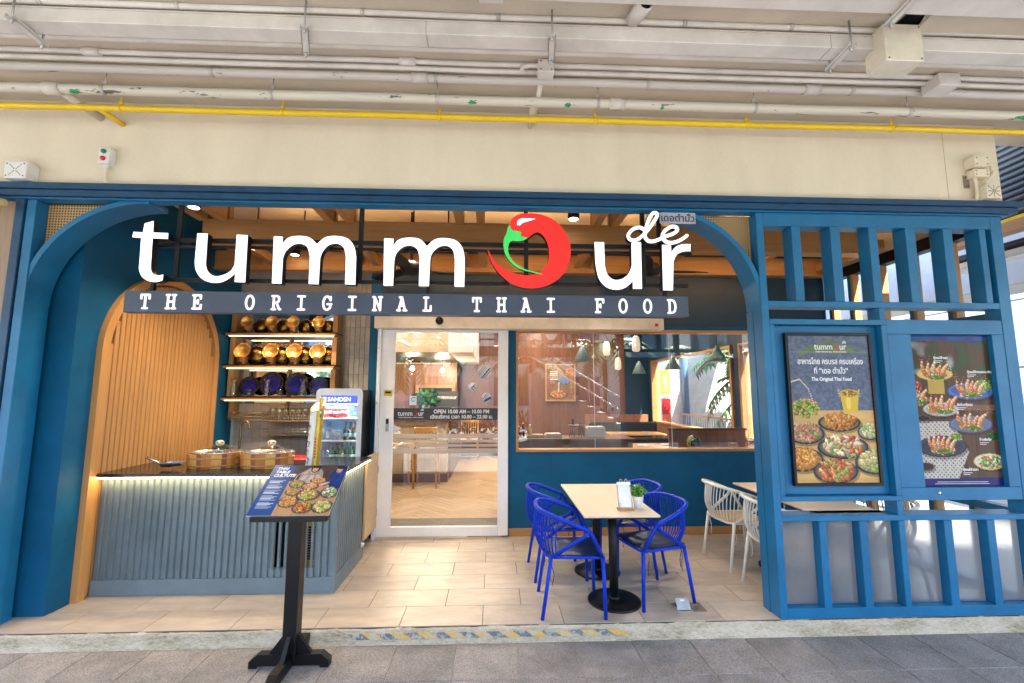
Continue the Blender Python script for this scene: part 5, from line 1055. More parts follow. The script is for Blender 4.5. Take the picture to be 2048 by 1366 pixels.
# ================================================================== SLIDING DOOR
hd = thing('door_operator', 'long cream automatic door header box with a black sensor dome', 'door header', (.3, 1.85, 2.5))
DZ0, DZ1 = 2.43, 2.572
MB().box((-1.42, 1.83, DZ0), (2.05, 1.998, DZ1), ch=.006).build('housing', mat('cream metal cover', (.74, .66, .54), .35), hd); MB().box((2.051, 1.835, DZ0+.003), (2.062, 1.995, DZ1-.003), ch=.002).build('end_cap', WHITE, hd)
q = onY(1310, 650, 1.828); MB().box((q.x+.0, 1.8265, q.z-.018), (q.x+.04, 1.829, q.z+.018)).build('red_badge', RED, hd); text('badge_lettering', 'nabco', .032, (q.x-.105, 1.8268, q.z-.006), mat('grey print', (.4, .38, .35), .5), hd, 'LEFT', 0) if False else None
q = onY(879, 643, 1.83); MB().lathe([(.048, 0), (.046, .02), (.034, .040), (.0, .05)], (q.x, 1.83, q.z+.008), 18, axis=YA).build('sensor_dome', BLACK, hd)
do_ = thing('sliding_door', 'white framed glass sliding door with opening hours band', 'door', (-.58, 1.97, 0))
MB().box((-1.39, 1.90, .0), (-1.352, 2.0, 2.43), ch=.003).build('side_rail', WHITEF, do_)
for z in (2.20, 1.55, .75, .12): MB().tube([(-1.372, 1.898, z), (-1.372, 1.90, z)], .006, 8).build('screw', BLACK, do_)
for (a, b) in (((-1.348, .022), (-1.188, 2.428)), ((.05, .022), (.172, 2.428))): MB().box((a[0], 1.945, a[1]), (b[0], 1.99, b[1]), ch=.004).build('stile', WHITEF, do_)
MB().box((-1.187, 1.946, .022), (.049, 1.989, .128), ch=.003).build('bottom_rail', WHITEF, do_); MB().box((-1.187, 1.946, 2.40), (.049, 1.989, 2.428), ch=.003).build('top_rail', WHITEF, do_)
MB().box((-1.187, 1.966, .128), (.049, 1.974, 2.40)).build('glass_pane', GLASS, do_)
MB().box((-1.35, 1.94, .003), (-.30, 1.985, .020)).build('threshold_guide', mat('cream sill', (.70, .62, .45), .5), do_)
MB().box((.06, 1.95, .0), (.09, 1.98, .021)).build('floor_guide', STEEL, do_)
GREYB = mat('charcoal vinyl', (.035, .035, .04), .5)
bz0, bz1 = 1.348, 1.487; MB().box((-1.186, 1.9635, bz0), (.0485, 1.9655, bz1)).build('vinyl_band', GREYB, do_)
logo(do_, -.985, (bz0+bz1)/2+.005, .31, 1.9625)
text('lettering', 'OPEN 10.00 AM – 10.00 PM', .062, (-.385, 1.9628, bz0+.097), INK, do_, 'CENTER', .0018, width=.66)
text('lettering', 'เปิดบริการ เวลา 10.00 – 22.00 น.', .058, (-.385, 1.9628, bz0+.035), INK, do_, 'CENTER', .0016, width=.74)
FROST = bpy.data.materials.new('frosted strip'); FROST.use_nodes = True; nt = FROST.node_tree; bb = nt.nodes['Principled BSDF']; bb.inputs['Base Color'].default_value = (.62, .55, .47, 1); bb.inputs['Roughness'].default_value = .8
_t = N(nt, 'ShaderNodeBsdfTransparent'); _s = N(nt, 'ShaderNodeMixShader', i_Fac=.55); nt.links.new(_t.outputs[0], _s.inputs[1]); nt.links.new(bb.outputs[0], _s.inputs[2]); nt.links.new(_s.outputs[0], nt.nodes['Material Output'].inputs[0])
for za, zb_ in ((1.135, 1.185), (1.085, 1.115), (1.035, 1.065), (.955, 1.015)): MB().box((-1.186, 1.9635, za), (.0485, 1.9655, zb_)).build('frosted_strip', FROST, do_)
def disc(t, nm, x, z, r, m, y=1.9650): return MB().lathe([(r, 0), (r, .0012), (0, .0012)], (x, y, z), 28, axis=YA).build(nm, m, t)
def badge(px, py, r, pat):
    q = onY(px, py, 1.965); b = disc(do_, 'round_sticker', q.x, q.z, r, mat('white vinyl', (.75, .77, .80), .5)); mb = MB()
    def band(off, w, ang, lo=-1, hi=1):
        c, s = math.cos(ang), math.sin(ang); h = math.sqrt(max(0, 1-off*off))*r*.97; a, e = max(lo*r, -h), min(hi*r, h); vs = []
        for u, v in ((a, off*r-w*r/2), (e, off*r-w*r/2), (e, off*r+w*r/2), (a, off*r+w*r/2)): vs.append((q.x+u*c-v*s, 1.9632, q.z+u*s+v*c))
        mb.add(vs, [(0, 1, 2, 3)])
    for o in pat: band(*o)
    mb.build('blue_pattern', mat('navy vinyl', (.03, .06, .20), .5), b)
badge(969, 744, .082, [(-.55, .10, .9), (-.25, .22, .9), (.1, .07, .9), (.35, .12, .9), (.62, .10, .9)]); badge(945, 774, .058, [(-.25, .2, 2.3, -.7, .1), (.25, .2, 2.3, -.7, .1), (.0, .22, .8, -.1, .8)]); badge(973, 795, .056, [(-.45, .5, .5), (.1, .14, .9, -.4, .8), (.45, .15, .9)])
q = onY(826, 801, 1.965); MB().box((q.x-.042, 1.9635, q.z-.055), (q.x+.042, 1.9648, q.z+.055), ch=.0005).build('white_sticker', mat('white vinyl', (.75, .77, .80), .5), do_)
MB().tube([(q.x+.006+.024*math.cos(a), 1.963, q.z+.014+.024*math.sin(a)) for a in np.linspace(.5, 5.6, 14)], .0055, 5).build('blue_emblem', mat('sky blue vinyl', (.02, .25, .62), .5), do_)
q = onY(777, 786, 1.944); MB().box((q.x-.052, 1.9425, q.z-.036), (q.x+.045, 1.9445, q.z+.036)).build('yellow_label', mat('yellow label', (.72, .52, .02), .5), do_); MB().box((q.x-.04, 1.9418, q.z-.005), (q.x+.03, 1.9424, q.z+.02)).build('label_print', BLACK, do_)
q = onY(775, 850, 1.944); MB().box((q.x-.022, 1.937, q.z-.075), (q.x+.016, 1.9445, q.z+.075), ch=.002).build('lock_plate', GALV, do_); MB().box((q.x-.018, 1.934, q.z+.015), (q.x+.012, 1.9365, q.z+.07)).build('lock_window', BLACK, do_)
q = onY(795, 857, 1.965); MB().add([(q.x-.05, 1.964, q.z-.045), (q.x+.045, 1.964, q.z), (q.x-.05, 1.964, q.z+.045)], [(0, 1, 2)]).build('corner_sticker', mat('white vinyl', (.75, .77, .80), .5), do_)
MB().box((.052, 2.005, .05), (.176, 2.14, 2.43)).build('pocket_edge', BLUEWALL, dw)

# ================================================================== LONG WINDOW
wd = thing('long_window', 'long timber framed window of four glass panes in the blue wall', 'window', (2.2, 2.05, 1.7))
wx0, wx1, wz0, wz1 = .268, 4.2, .967, 2.452
for a, b in (((wx0, wz0), (wx1, wz0+.028)), ((wx0, wz1-.032), (wx1, wz1)), ((wx0, wz0+.0285), (wx0+.03, wz1-.0325))): MB().box((a[0], 1.985, a[1]), (b[0], 2.15, b[1]), ch=.002).build('frame', TIM, wd)
jx = [wx0+.031, 1.239, 2.196, 3.154, 4.19]
for a, b in zip(jx, jx[1:]): MB().box((a+.0025, 2.045, wz0+.029), (b-.0025, 2.053, wz1-.033)).build('pane', GLASS, wd)
for a in jx[1:4]: MB().box((a-.0022, 2.046, wz0+.029), (a+.0022, 2.052, wz1-.033)).build('pane_joint', mat('silicone joint', (.70, .72, .72), .4), wd)

# ================================================================== INTERIOR ROOM
RF = struct('interior_floor', MB().box((-4.2, 2.061, -.14), (4.22, 8.6, -.006)), mat('parquet joint', (.22, .15, .08), .9))
PK = wood('pale oak plank', (.56, .40, .23), (.44, .29, .15), 0, rough=.35, pp=.12)
n_, w_ = 5, .118; L_ = n_*w_; cnt = 0; restm = MB(); c45 = math.sqrt(.5)
def plank(u0, v0, along):
    global cnt
    u, v = ((u0+n_/2)*w_, (v0+.5)*w_) if along else ((u0+.5)*w_, (v0+n_/2)*w_)
    x, y = -.6+(u-v)*c45, 2.1+(u+v)*c45; ang = PI/4 if along else -PI/4
    if not (-4.0 < x < 4.05 and 2.45 < y < 8.35): return
    if -1.9 < x < .75 and y < 5.6 and cnt < 290: piece('floor_plank', (L_-.004, w_-.004, .008), PK, (x, y, -.004+rnd.uniform(-.0004, .0004)), RF, ch=.001, rot=(0, 0, ang)); cnt += 1
    else:
        c, s = math.cos(ang), math.sin(ang); h, k = L_/2-.002, w_/2-.002
        restm.add([(x+p*c-q*s, y+p*s+q*c, -.0005) for p, q in ((-h, -k), (h, -k), (h, k), (-h, k))], [(0, 1, 2, 3)])
for b_ in range(-60, 110):
    for k_ in range(-9, 12):
        plank(b_+2*n_*k_, b_, True); plank(b_, b_-2*n_+1+2*n_*k_, False)
rf = restm.build('floor_planks_beyond', PK, RF); rf['kind'] = 'stuff'
tag(MB().box((-1.6, 2.062, 0), (.3, 2.75, .010), ch=.003).build('door_mat', mat('grey brown mat', (.20, .165, .125), .95, bump=.6, bscale=400)), 'grey brown entrance mat just inside the sliding door', 'mat')
BWX = thing('interior_back_wall', 'brown wood plank wall at the back of the dining room', 'wall', (0, 8.6, 0))
MB().box((-4.3, 8.62, 0), (4.3, 8.75, 3.66)).build('wall_face', BROWN, BWX)
x = -2.6
while x < 3.55:
    w = rnd.choice((.14, .18, .22)); piece('wall_plank', (w-.004, .014+.006*rnd.random(), 3.2), BROWN, (x+w/2, 8.612, 1.62), BWX, ch=.002, key=rnd.randint(0, 2)); x += w
MB().box((3.56, 8.585, 0), (4.26, 8.619, 3.3)).build('teal_panel', TEAL, BWX)
tag(MB().box((-4.3, 2.65, 0), (-4.15, 8.6, 3.66)).build('interior_left_wall', mat('warm plaster', (.62, .52, .40), .8)), 'warm plaster wall closing the left side of the dining room', 'wall')
rw = thing('interior_window_wall', 'dark teal right wall of the dining room with two large timber framed openings', 'wall', (4.25, 5.5, 0))
b = MB().box((4.22, 2.16, 0), (4.36, 8.6, .90)); b.box((4.22, 2.16, 2.52), (4.36, 8.6, 3.66)); b.box((4.22, 8.32, .90), (4.36, 8.6, 2.52)); b.box((4.22, 4.03, .90), (4.36, 4.26, 2.52)); b.build('wall_face', TEAL, rw)
MB().box((4.20, 2.16, .0), (4.219, 8.6, .88)).build('wood_dado', WALNUT, rw)
for y0, y1 in ((2.2, 4.02), (4.27, 8.31)):
    for a, c in (((y0, .905), (y1, .945)), ((y0, 2.475), (y1, 2.515)), ((y0, .946), (y0+.05, 2.474)), ((y1-.06, .946), (y1, 2.474))): MB().box((4.18, a[0], a[1]), (4.37, c[0], c[1]), ch=.002).build('window_frame', TIM, rw)
    MB().box((4.30, y0+.051, .946), (4.306, y1-.061, 2.474)).build('pane', GLASS, rw)
# main ceiling lights
for i, (x, y) in enumerate(((-1.5, 3.6), (1.0, 3.6), (-.3, 6.4), (2.6, 5.6), (1.2, 7.6))):
    t = thing('ceiling_lamp', ['square ceiling lamp over the bar chairs', 'square ceiling lamp behind the left of the window', 'square ceiling lamp over the back aisle', 'square ceiling lamp over the dining booths', 'square ceiling lamp near the back wood wall'][i], 'lamp', (x, y, 3.64), 'square ceiling lamps of the dining room')
    MB().box((x-.32, y-.32, 3.60), (x+.32, y+.32, 3.655)).build('housing', WHITE, t); MB().box((x-.29, y-.29, 3.592), (x+.29, y+.29, 3.599)).build('diffuser', emis('dining lamp', (1, .86, .68), 8), t)
# kitchen bar seen through the door
bar_ = thing('bar_counter', 'tiled bar counter with wood base and slatted side inside the door', 'bar', (-2.4, 5.25, 0))
def smallsq(nm, c1, c2, mo, sc):
    m, nt, b = nodes(nm); L = nt.links.new; g = N(nt, 'ShaderNodeNewGeometry'); sp = N(nt, 'ShaderNodeSeparateXYZ'); cb_ = N(nt, 'ShaderNodeCombineXYZ'); L(g.outputs['Position'], sp.inputs[0]); L(sp.outputs[0], cb_.inputs[0]); L(sp.outputs[2], cb_.inputs[1])
    bt = N(nt, 'ShaderNodeTexBrick', offset=0.0, i_Scale=sc); bt.inputs['Brick Width'].default_value = 1; bt.inputs['Row Height'].default_value = 1; bt.inputs['Mortar Size'].default_value = .025; bt.inputs['Color1'].default_value = (*c1, 1); bt.inputs['Color2'].default_value = (*c2, 1); bt.inputs['Mortar'].default_value = (*mo, 1)
    L(cb_.outputs[0], bt.inputs[0]); L(bt.outputs[0], b.inputs['Base Color']); b.inputs['Roughness'].default_value = .3; return m
MB().box((-4.0, 5.2, .16), (-.885, 5.5, 1.12)).build('tiled_front', smallsq('cream bar tiles', (.56, .45, .30), (.50, .40, .27), (.40, .31, .2), 10), bar_); MB().box((-4.0, 5.19, 0), (-.86, 5.5, .158)).build('wood_base', BROWNX, bar_)
MB().box((-4.0, 5.12, 1.121), (-.83, 8.5, 1.17), ch=.003).build('bar_top', BROWNX, bar_); MB().box((-.885, 5.51, 0), (-.865, 8.5, 1.12)).build('side_panel', BROWN, bar_)
for i in range(26): piece('slat', (.03, .05, 1.1), BROWN, (-.85, 5.56+i*.115, .565), bar_)
hood = thing('kitchen_hood', 'cream boxed bulkhead above the bar inside the door', 'bulkhead', (-2.5, 5.6, 2.6)); MB().box((-4.1, 4.95, 2.42), (-.86, 7.9, 3.55)).build('bulkhead_body', mat('cream board', (.60, .48, .33), .6), hood); MB().box((-4.1, 4.94, 2.415), (-.855, 7.9, 2.419)).build('shadow_trim', BLACK, hood); MB().box((-.859, 4.95, 2.42), (-.40, 8.55, 3.55)).build('white_side', WHITE, hood)
for i, (x, y, lb) in enumerate(((-1.75, 6.2, 'small bare bulb lamp over the bar, left one'), (-1.2, 7.0, 'added small bare bulb lamp over the bar, right one'))):  # right bulb added to brighten the wall behind the bar
    t = thing('bar_lamp', lb, 'lamp', (x, y, 2.18), 'bulb lamps over the bar', local=True); MB().lathe([(0, -.05), (.045, -.03), (.05, .0), (.03, .04), (.02, .06)], n=14).build('bulb', emis('bar bulb', (1, .82, .55), 3), t); MB().tube([(0, 0, .06), (0, 0, .234)], .006, 6).build('cord', BLACK, t)
    l = bpy.data.lights.new('bar_bulb', 'POINT'); l.energy = 9; l.color = (1, .80, .55); l.shadow_soft_size = .05; lo_ = bpy.data.objects.new('bar_bulb', l); C.objects.link(lo_); lo_.parent = t; lo_.location = (0, 0, -.09)
# pass hatch and frames on the back of the bar
hb = thing('bar_back_wall', 'wood clad wall with a serving hatch behind the bar', 'wall', (-2.6, 8.2, 1.6)); MB().box((-4.1, 8.05, 0), (-.95, 8.2, 3.5)).build('wall_face', mat('reddish bar wood', (.36, .14, .05), .4, var=.3, nscale=2, stretch=(6, 1, .5)), hb)
a, c = onY(838, 776, 8.04), onY(903, 816, 8.04); MB().box((a.x, 8.03, c.z), (c.x, 8.049, a.z)).build('hatch', BLACK, hb)
for (p, q) in (((a.x-.09, c.z-.09), (c.x+.09, c.z-.002)), ((a.x-.09, a.z+.002), (c.x+.09, a.z+.08)), ((a.x-.09, c.z), (a.x-.002, a.z)), ((c.x+.002, c.z), (c.x+.09, a.z))): MB().box((p[0], 8.0, p[1]), (q[0], 8.049, q[1])).build('hatch_frame', TIM, hb)
hs = thing('hatch_sign', 'small dark restaurant sign board inside the bar hatch', 'sign', ((a.x+c.x)/2, 8.0, a.z)); MB().box((a.x+.45, 7.99, c.z+.02), (a.x+1.0, 8.015, c.z+.42), ch=.01).build('board', mat('dark sign board', (.05, .055, .05), .5), hs); text('lettering', 'tummour', .13, (a.x+.72, 7.985, c.z+.27), INK, hs, 'CENTER', .003)
for i, px in enumerate((800, 831, 853, 874, 894)):
    q = onY(px, 717, 8.0); w = .16 if i % 2 else .12; t = thing('picture_frame', f'cream picture in a thin frame under the bulkhead, {["first","second","third","fourth","fifth"][i]} from the left', 'picture', (q.x, 8.0, q.z), 'row of framed pictures above the bar'); MB().box((q.x-w, 8.02, q.z-.16), (q.x+w, 8.045, q.z+.16)).build('frame', BROWN, t); MB().box((q.x-w+.02, 8.012, q.z-.14), (q.x+w-.02, 8.0195, q.z+.14)).build('picture', mat('cream paper', (.72, .60, .40), .6), t)
def leafball(mb, c, rx, rz, n, s, r, droop=0):
    for i in range(n):
        v = Vector((r.gauss(0, 1), r.gauss(0, 1), r.gauss(0, 1))).normalized()*r.random()**.33; p = Vector(c)+Vector((v.x*rx, v.y*rx, v.z*rz)); d = Vector((r.gauss(0, 1), r.gauss(0, 1), r.gauss(0, 1)+.3)).normalized(); e = d.orthogonal().normalized()*s*.35; t = p+d*s; mb.add([p, p+d*s*.5+e, t, p+d*s*.5-e], [(0, 1, 2, 3)])
LEAF = mat('green leaf', (.045, .17, .025), .45, var=.4, nscale=9); LEAFD = mat('dark leaf', (.025, .09, .02), .45, var=.4, nscale=9)
q = onY(852, 797, 7.9); pl = thing('hatch_plant', 'bright green leafy plant standing in the bar hatch', 'plant', (q.x, 7.9, q.z)); b = MB(); leafball(b, q, .28, .20, 160, .16, rnd); b.build('foliage', LEAF, pl); MB().lathe([(.08, q.z-.34), (.10, q.z-.15), (0, q.z-.15)], (q.x, 7.9, 0), 14).build('pot', WHITE, pl)
# plates hung on the wood wall (beyond the glass)
for i, (px, py, r) in enumerate(((1000, 700, .0),)): pass
# bar chairs
CW = wood('honey oak', (.60, .33, .11), (.48, .24, .07), 2)
def wchair(name, lab, cat, x, y, rz, sh, bh, slats, w=.42, grp=None):
    t = thing(name, lab, cat, (x, y, 0), grp, rz, local=True); r = .018
    for sx in (-1, 1):
        MB().tube([(sx*w/2, -.20, 0), (sx*w*.46, -.18, sh)], r, 8).build('leg', CW, t); MB().tube([(sx*w/2, .22, 0), (sx*w*.46, .19, sh), (sx*w*.46, .25, bh)], r, 8).build('leg', CW, t)
    MB().box((-w/2, -.21, sh-.01), (w/2, .21, sh+.035), ch=.012).build('seat', mat('tan upholstery', (.55, .36, .16), .6), t); MB().box((-w*.5, .235, bh-.09), (w*.5, .262, bh), ch=.008).build('top_rail', CW, t)
    for k in range(slats): u = (k+.5)/slats*2-1; MB().box((u*w*.4-.012, .225, sh+.03), (u*w*.4+.012, .24, bh-.088)).build('back_slat', CW, t)
    for z in (sh*.35, sh*.6): MB().tube([(-w*.48, -.19, z), (w*.48, -.19, z)], .012, 6).build('stretcher', CW, t)
    return t
wchair('bar_chair', 'oak bar chair with slatted back facing the tiled bar', 'chair', -1.20, 4.86, PI, .75, 1.06, 5, .40); wchair('bar_chair', 'dark oak bar chair turned sideways at the left edge of the door glass', 'chair', -1.66, 4.75, PI*.62, .75, 1.06, 1, .42)
wchair('wooden_chair', 'far oak dining chair with spindle back beyond the bar', 'chair', -.62, 8.1, .0, .46, .98, 6, .46)
# ---------------------------------------------------------------- dining things behind the window
pst = thing('wall_picture', 'timber framed food picture hung on the wood wall behind the window', 'picture', (1.8, 8.55, 1.95))
p3 = Paint(60, 74, 1.22); p3.fill((.16, .07, .035)); p3.fill((.26, .12, .06), p3.noise(8, 4), .7); p3.plate(.62, .45, .22, .13, (.1, .12, .25), (.05, .06, .2)); p3.food(.85, .2, .14, .12, [(.8, .2, .06), ORN], 30); p3.plate(.42, .85, .34, .14, (.3, .08, .03)); p3.food(.42, .83, .28, .11, [RDF, ORN, SAL, GRN_], 70); p3.fill((.8, .75, .7), ((p3.X > .12)*(p3.X < .42)*((p3.Y*18) % 1 < .4)*(p3.Y > .15)*(p3.Y < .45)).astype(float), .8); p3.line([(.45, .5), (.42, .8)], .012, (.75, .7, .65))
p3.sheet('print', [(1.42, 8.545, 2.40), (2.16, 8.545, 2.40), (2.16, 8.545, 1.48), (1.42, 8.545, 1.48)], PRINTL, pst)
for a, b in (((1.38, 1.44), (2.20, 1.479)), ((1.38, 2.401), (2.20, 2.44)), ((1.38, 1.48), (1.419, 2.40)), ((2.161, 1.48), (2.20, 2.40))): MB().box((a[0], 8.53, a[1]), (b[0], 8.575, b[1])).build('frame', TIM, pst)
PEND = mat('grey green lamp metal', (.16, .24, .25), .4)
for i, (px, py, Y, s) in enumerate(((1165, 722, 4.4, 1.0), (1278, 747, 6.6, 1.0), (1346, 739, 5.4, 1.0), (1435, 723, 4.2, 1.0))):
    q = onY(px, py, Y); t = thing('pendant_lamp', f'grey green cone pendant lamp, {ORD[i]} from the left behind the window', 'lamp', q, 'cone pendant lamps over the booths', local=True); R_ = .155
    MB().lathe([(R_, 0), (.03, .26), (.02, .28), (.016, .27), (R_-.006, .004)], n=24).build('shade', PEND, t); MB().tube([(0, 0, .27), (0, 0, 3.655-q.z)], .006, 6).build('cord', BLACK, t); MB().lathe([(0, .06), (.04, .08), (.045, .12), (.02, .16)], n=12).build('bulb', emis('pendant bulb', (1, .75, .45), 3), t)
for i, (px, py, Y) in enumerate(((1213, 697, 6.0), (1272, 687, 5.0), (1236, 727, 7.4))):
    q = onY(px, py, Y); t = thing('lantern_lamp', f'small white paper lantern, {ORD[i]} from the left behind the window', 'lantern', q, 'white paper lanterns', local=True); MB().lathe([(.04, -.16), (.075, -.13), (.08, .0), (.06, .12), (.03, .15)], n=16).build('shade', emis('paper lantern', (1, .86, .66), .06), t); MB().tube([(0, 0, .15), (0, 0, 3.655-q.z)], .004, 6).build('cord', BLACK, t)
lc = thing('service_counter', 'dark wood service counter behind the left of the window', 'counter', (.9, 3.1, 0)); MB().box((.22, 2.85, 0), (1.95, 3.3, 1.0)).build('cabinet', BROWN, lc); MB().box((.20, 2.82, 1.001), (1.98, 3.33, 1.035), ch=.003).build('counter_top', BROWNX, lc)
SM = [('condiment_bottle', 'yellow sauce bottle on the service counter', (.50, .36, .04), .03, .17, 1060), ('condiment_bottle', 'dark sauce bottle on the service counter left of the yellow one', (.05, .02, .02), .03, .19, 1046), ('condiment_bottle', 'red sauce bottle at the left end of the service counter', (.45, .06, .03), .028, .15, 1038)]
for nm, lb, c, r, h, px in SM:
    q = onY(px, 865, 3.02); t = thing(nm, lb, 'bottle', (q.x, 3.02, 1.036), local=True); MB().lathe([(r, 0), (r, h*.6), (r*.4, h*.8), (r*.35, h), (0, h)], n=14).build('bottle_body', mat(lb, c, .25), t); MB().lathe([(r*.42, h), (r*.42, h*1.08), (0, h*1.09)], n=10).build('cap', WHITE, t)
for k, (px0, px1, lb, c, h) in enumerate(((1052, 1088, 'folded tan cloth tray on the service counter', (.55, .35, .16), .03), (1090, 1122, 'pale folded napkin stack on the service counter', (.70, .62, .5), .045), (1172, 1208, 'white wire basket box on the service counter', (.68, .66, .62), .14))):
    a, b = onY(px0, 865, 3.05), onY(px1, 865, 3.05); t = thing(['cloth_tray', 'napkin_stack', 'wire_basket'][k], lb, 'tray', ((a.x+b.x)/2, 3.05, 1.036)); MB().box((a.x, 2.95, 1.036), (b.x, 3.15, 1.036+h), ch=.008).build('box_body', mat(lb, c, .6), t); MB().box((a.x+.01, 2.945, 1.036+h+.001), (b.x-.01, 3.155, 1.036+h+.012), ch=.004).build('lid', mat(lb+' lid', [x*.8 for x in c], .6), t)
hs_ = thing('high_stool', 'dark round stool table standing on the service counter', 'stool', (1.0, 3.1, 1.036)); q = onY(1153, 850, 3.1)
MB().lathe([(.0, .15), (.12, .15), (.13, .17), (0, .175)], (q.x, 3.1, 1.036), 20).build('top', BROWNX, hs_)
for k in range(6): a = k*PI/3; MB().tube([(q.x+.07*math.cos(a), 3.1+.07*math.sin(a), 1.186), (q.x+.11*math.cos(a), 3.1+.11*math.sin(a), 1.036)], .006, 6).build('leg', BLACK, hs_)
MB().lathe([(.02, 0), (.022, .06), (.015, .085), (0, .085)], (q.x-.05, 3.1, 1.212), 12).build('pepper_mill', BLACK, hs_)
def booth_table(x, y, w, d, lab, np_=2):
    t = thing('dining_table', lab, 'table', (x, y, 0), 'oak booth tables'); MB().box((x-w/2, y-d/2, .72), (x+w/2, y+d/2, .75), ch=.004).build('tabletop', CW, t)
    for sx in (-1, 1):
        for sy in (-1, 1): MB().box((x+sx*(w/2-.06)-.03, y+sy*(d/2-.06)-.03, 0), (x+sx*(w/2-.06)+.03, y+sy*(d/2-.06)+.03, .719)).build('leg', CW, t)
    for k in range(np_):
        px_, py_ = x+(k-(np_-1)/2)*w*.45, y-.05+.1*(k % 2); u = thing('dinner_plate', f'white plate, number {k+1} from the left, on the {lab.split(" ", 2)[0]} booth table' if False else f'white dinner plate laid at {"left" if k == 0 else "right"} on the {lab}', 'plate', (px_, py_, .751), 'white plates on the booth tables', local=True); MB().lathe([(.06, .0), (.115, .012), (.118, .015), (.08, .006), (0, .004)], n=22).build('plate_dish', WHITE, u)
booth_table(3.25, 6.9, 1.25, .7, 'far oak booth table under the teal wall'); booth_table(2.85, 4.45, 1.0, .7, 'near oak booth table behind the window'); booth_table(3.3, 8.05, 1.2, .55, 'farthest oak booth table at the back')
for i, (x0, x1, y, h, lb) in enumerate(((2.35, 4.1, 7.55, .95, 'black padded booth bench before the far table'), (2.2, 4.1, 5.2, .80, 'black padded booth bench behind the near table'))):
    t = thing('booth_bench', lb, 'bench', ((x0+x1)/2, y, 0)); MB().box((x0, y-.25, 0), (x1, y+.2, .42), ch=.01).build('bench_base', BROWN, t); MB().box((x0+.02, y-.27, .421), (x1-.02, y+.12, .50), ch=.03).build('seat', mat('black leatherette', (.02, .022, .026), .4), t); MB().box((x0+.02, y+.121, .45), (x1-.02, y+.22, h), ch=.03).build('backrest', bpy.data.materials['black leatherette'], t)
wn_ = thing('wood_wainscot', 'brown plank wainscot along the back right of the dining room', 'panel', (3.1, 8.4, 0)); 
for i in range(9): piece('plank', (.185, .03, 1.1), WALNUT, (2.5+i*.19, 8.42, .55), wn_)
pn = thing('booth_partition', 'brown wood booth partition behind the customer', 'partition', (3.3, 3.4, 0))
for i in range(8): piece('plank', (.148, .035, 1.10), WALNUT, (2.68+.075+i*.15, 3.4, .55), pn)
MB().box((2.67, 3.375, 1.101), (3.90, 3.425, 1.135), ch=.003).build('cap_rail', BROWNX, pn)
q = onY(1333, 878, 4.45); fp = thing('table_plant', 'small potted plant on the near booth table', 'plant', (3.25, 4.5, .751)); b = MB(); leafball(b, (3.25, 4.5, .93), .07, .08, 70, .05, rnd); b.build('foliage', LEAF, fp); MB().lathe([(.035, .752), (.045, .85), (0, .85)], (3.25, 4.5, 0), 14).build('pot', mat('terracotta', (.45, .2, .1), .7), fp)
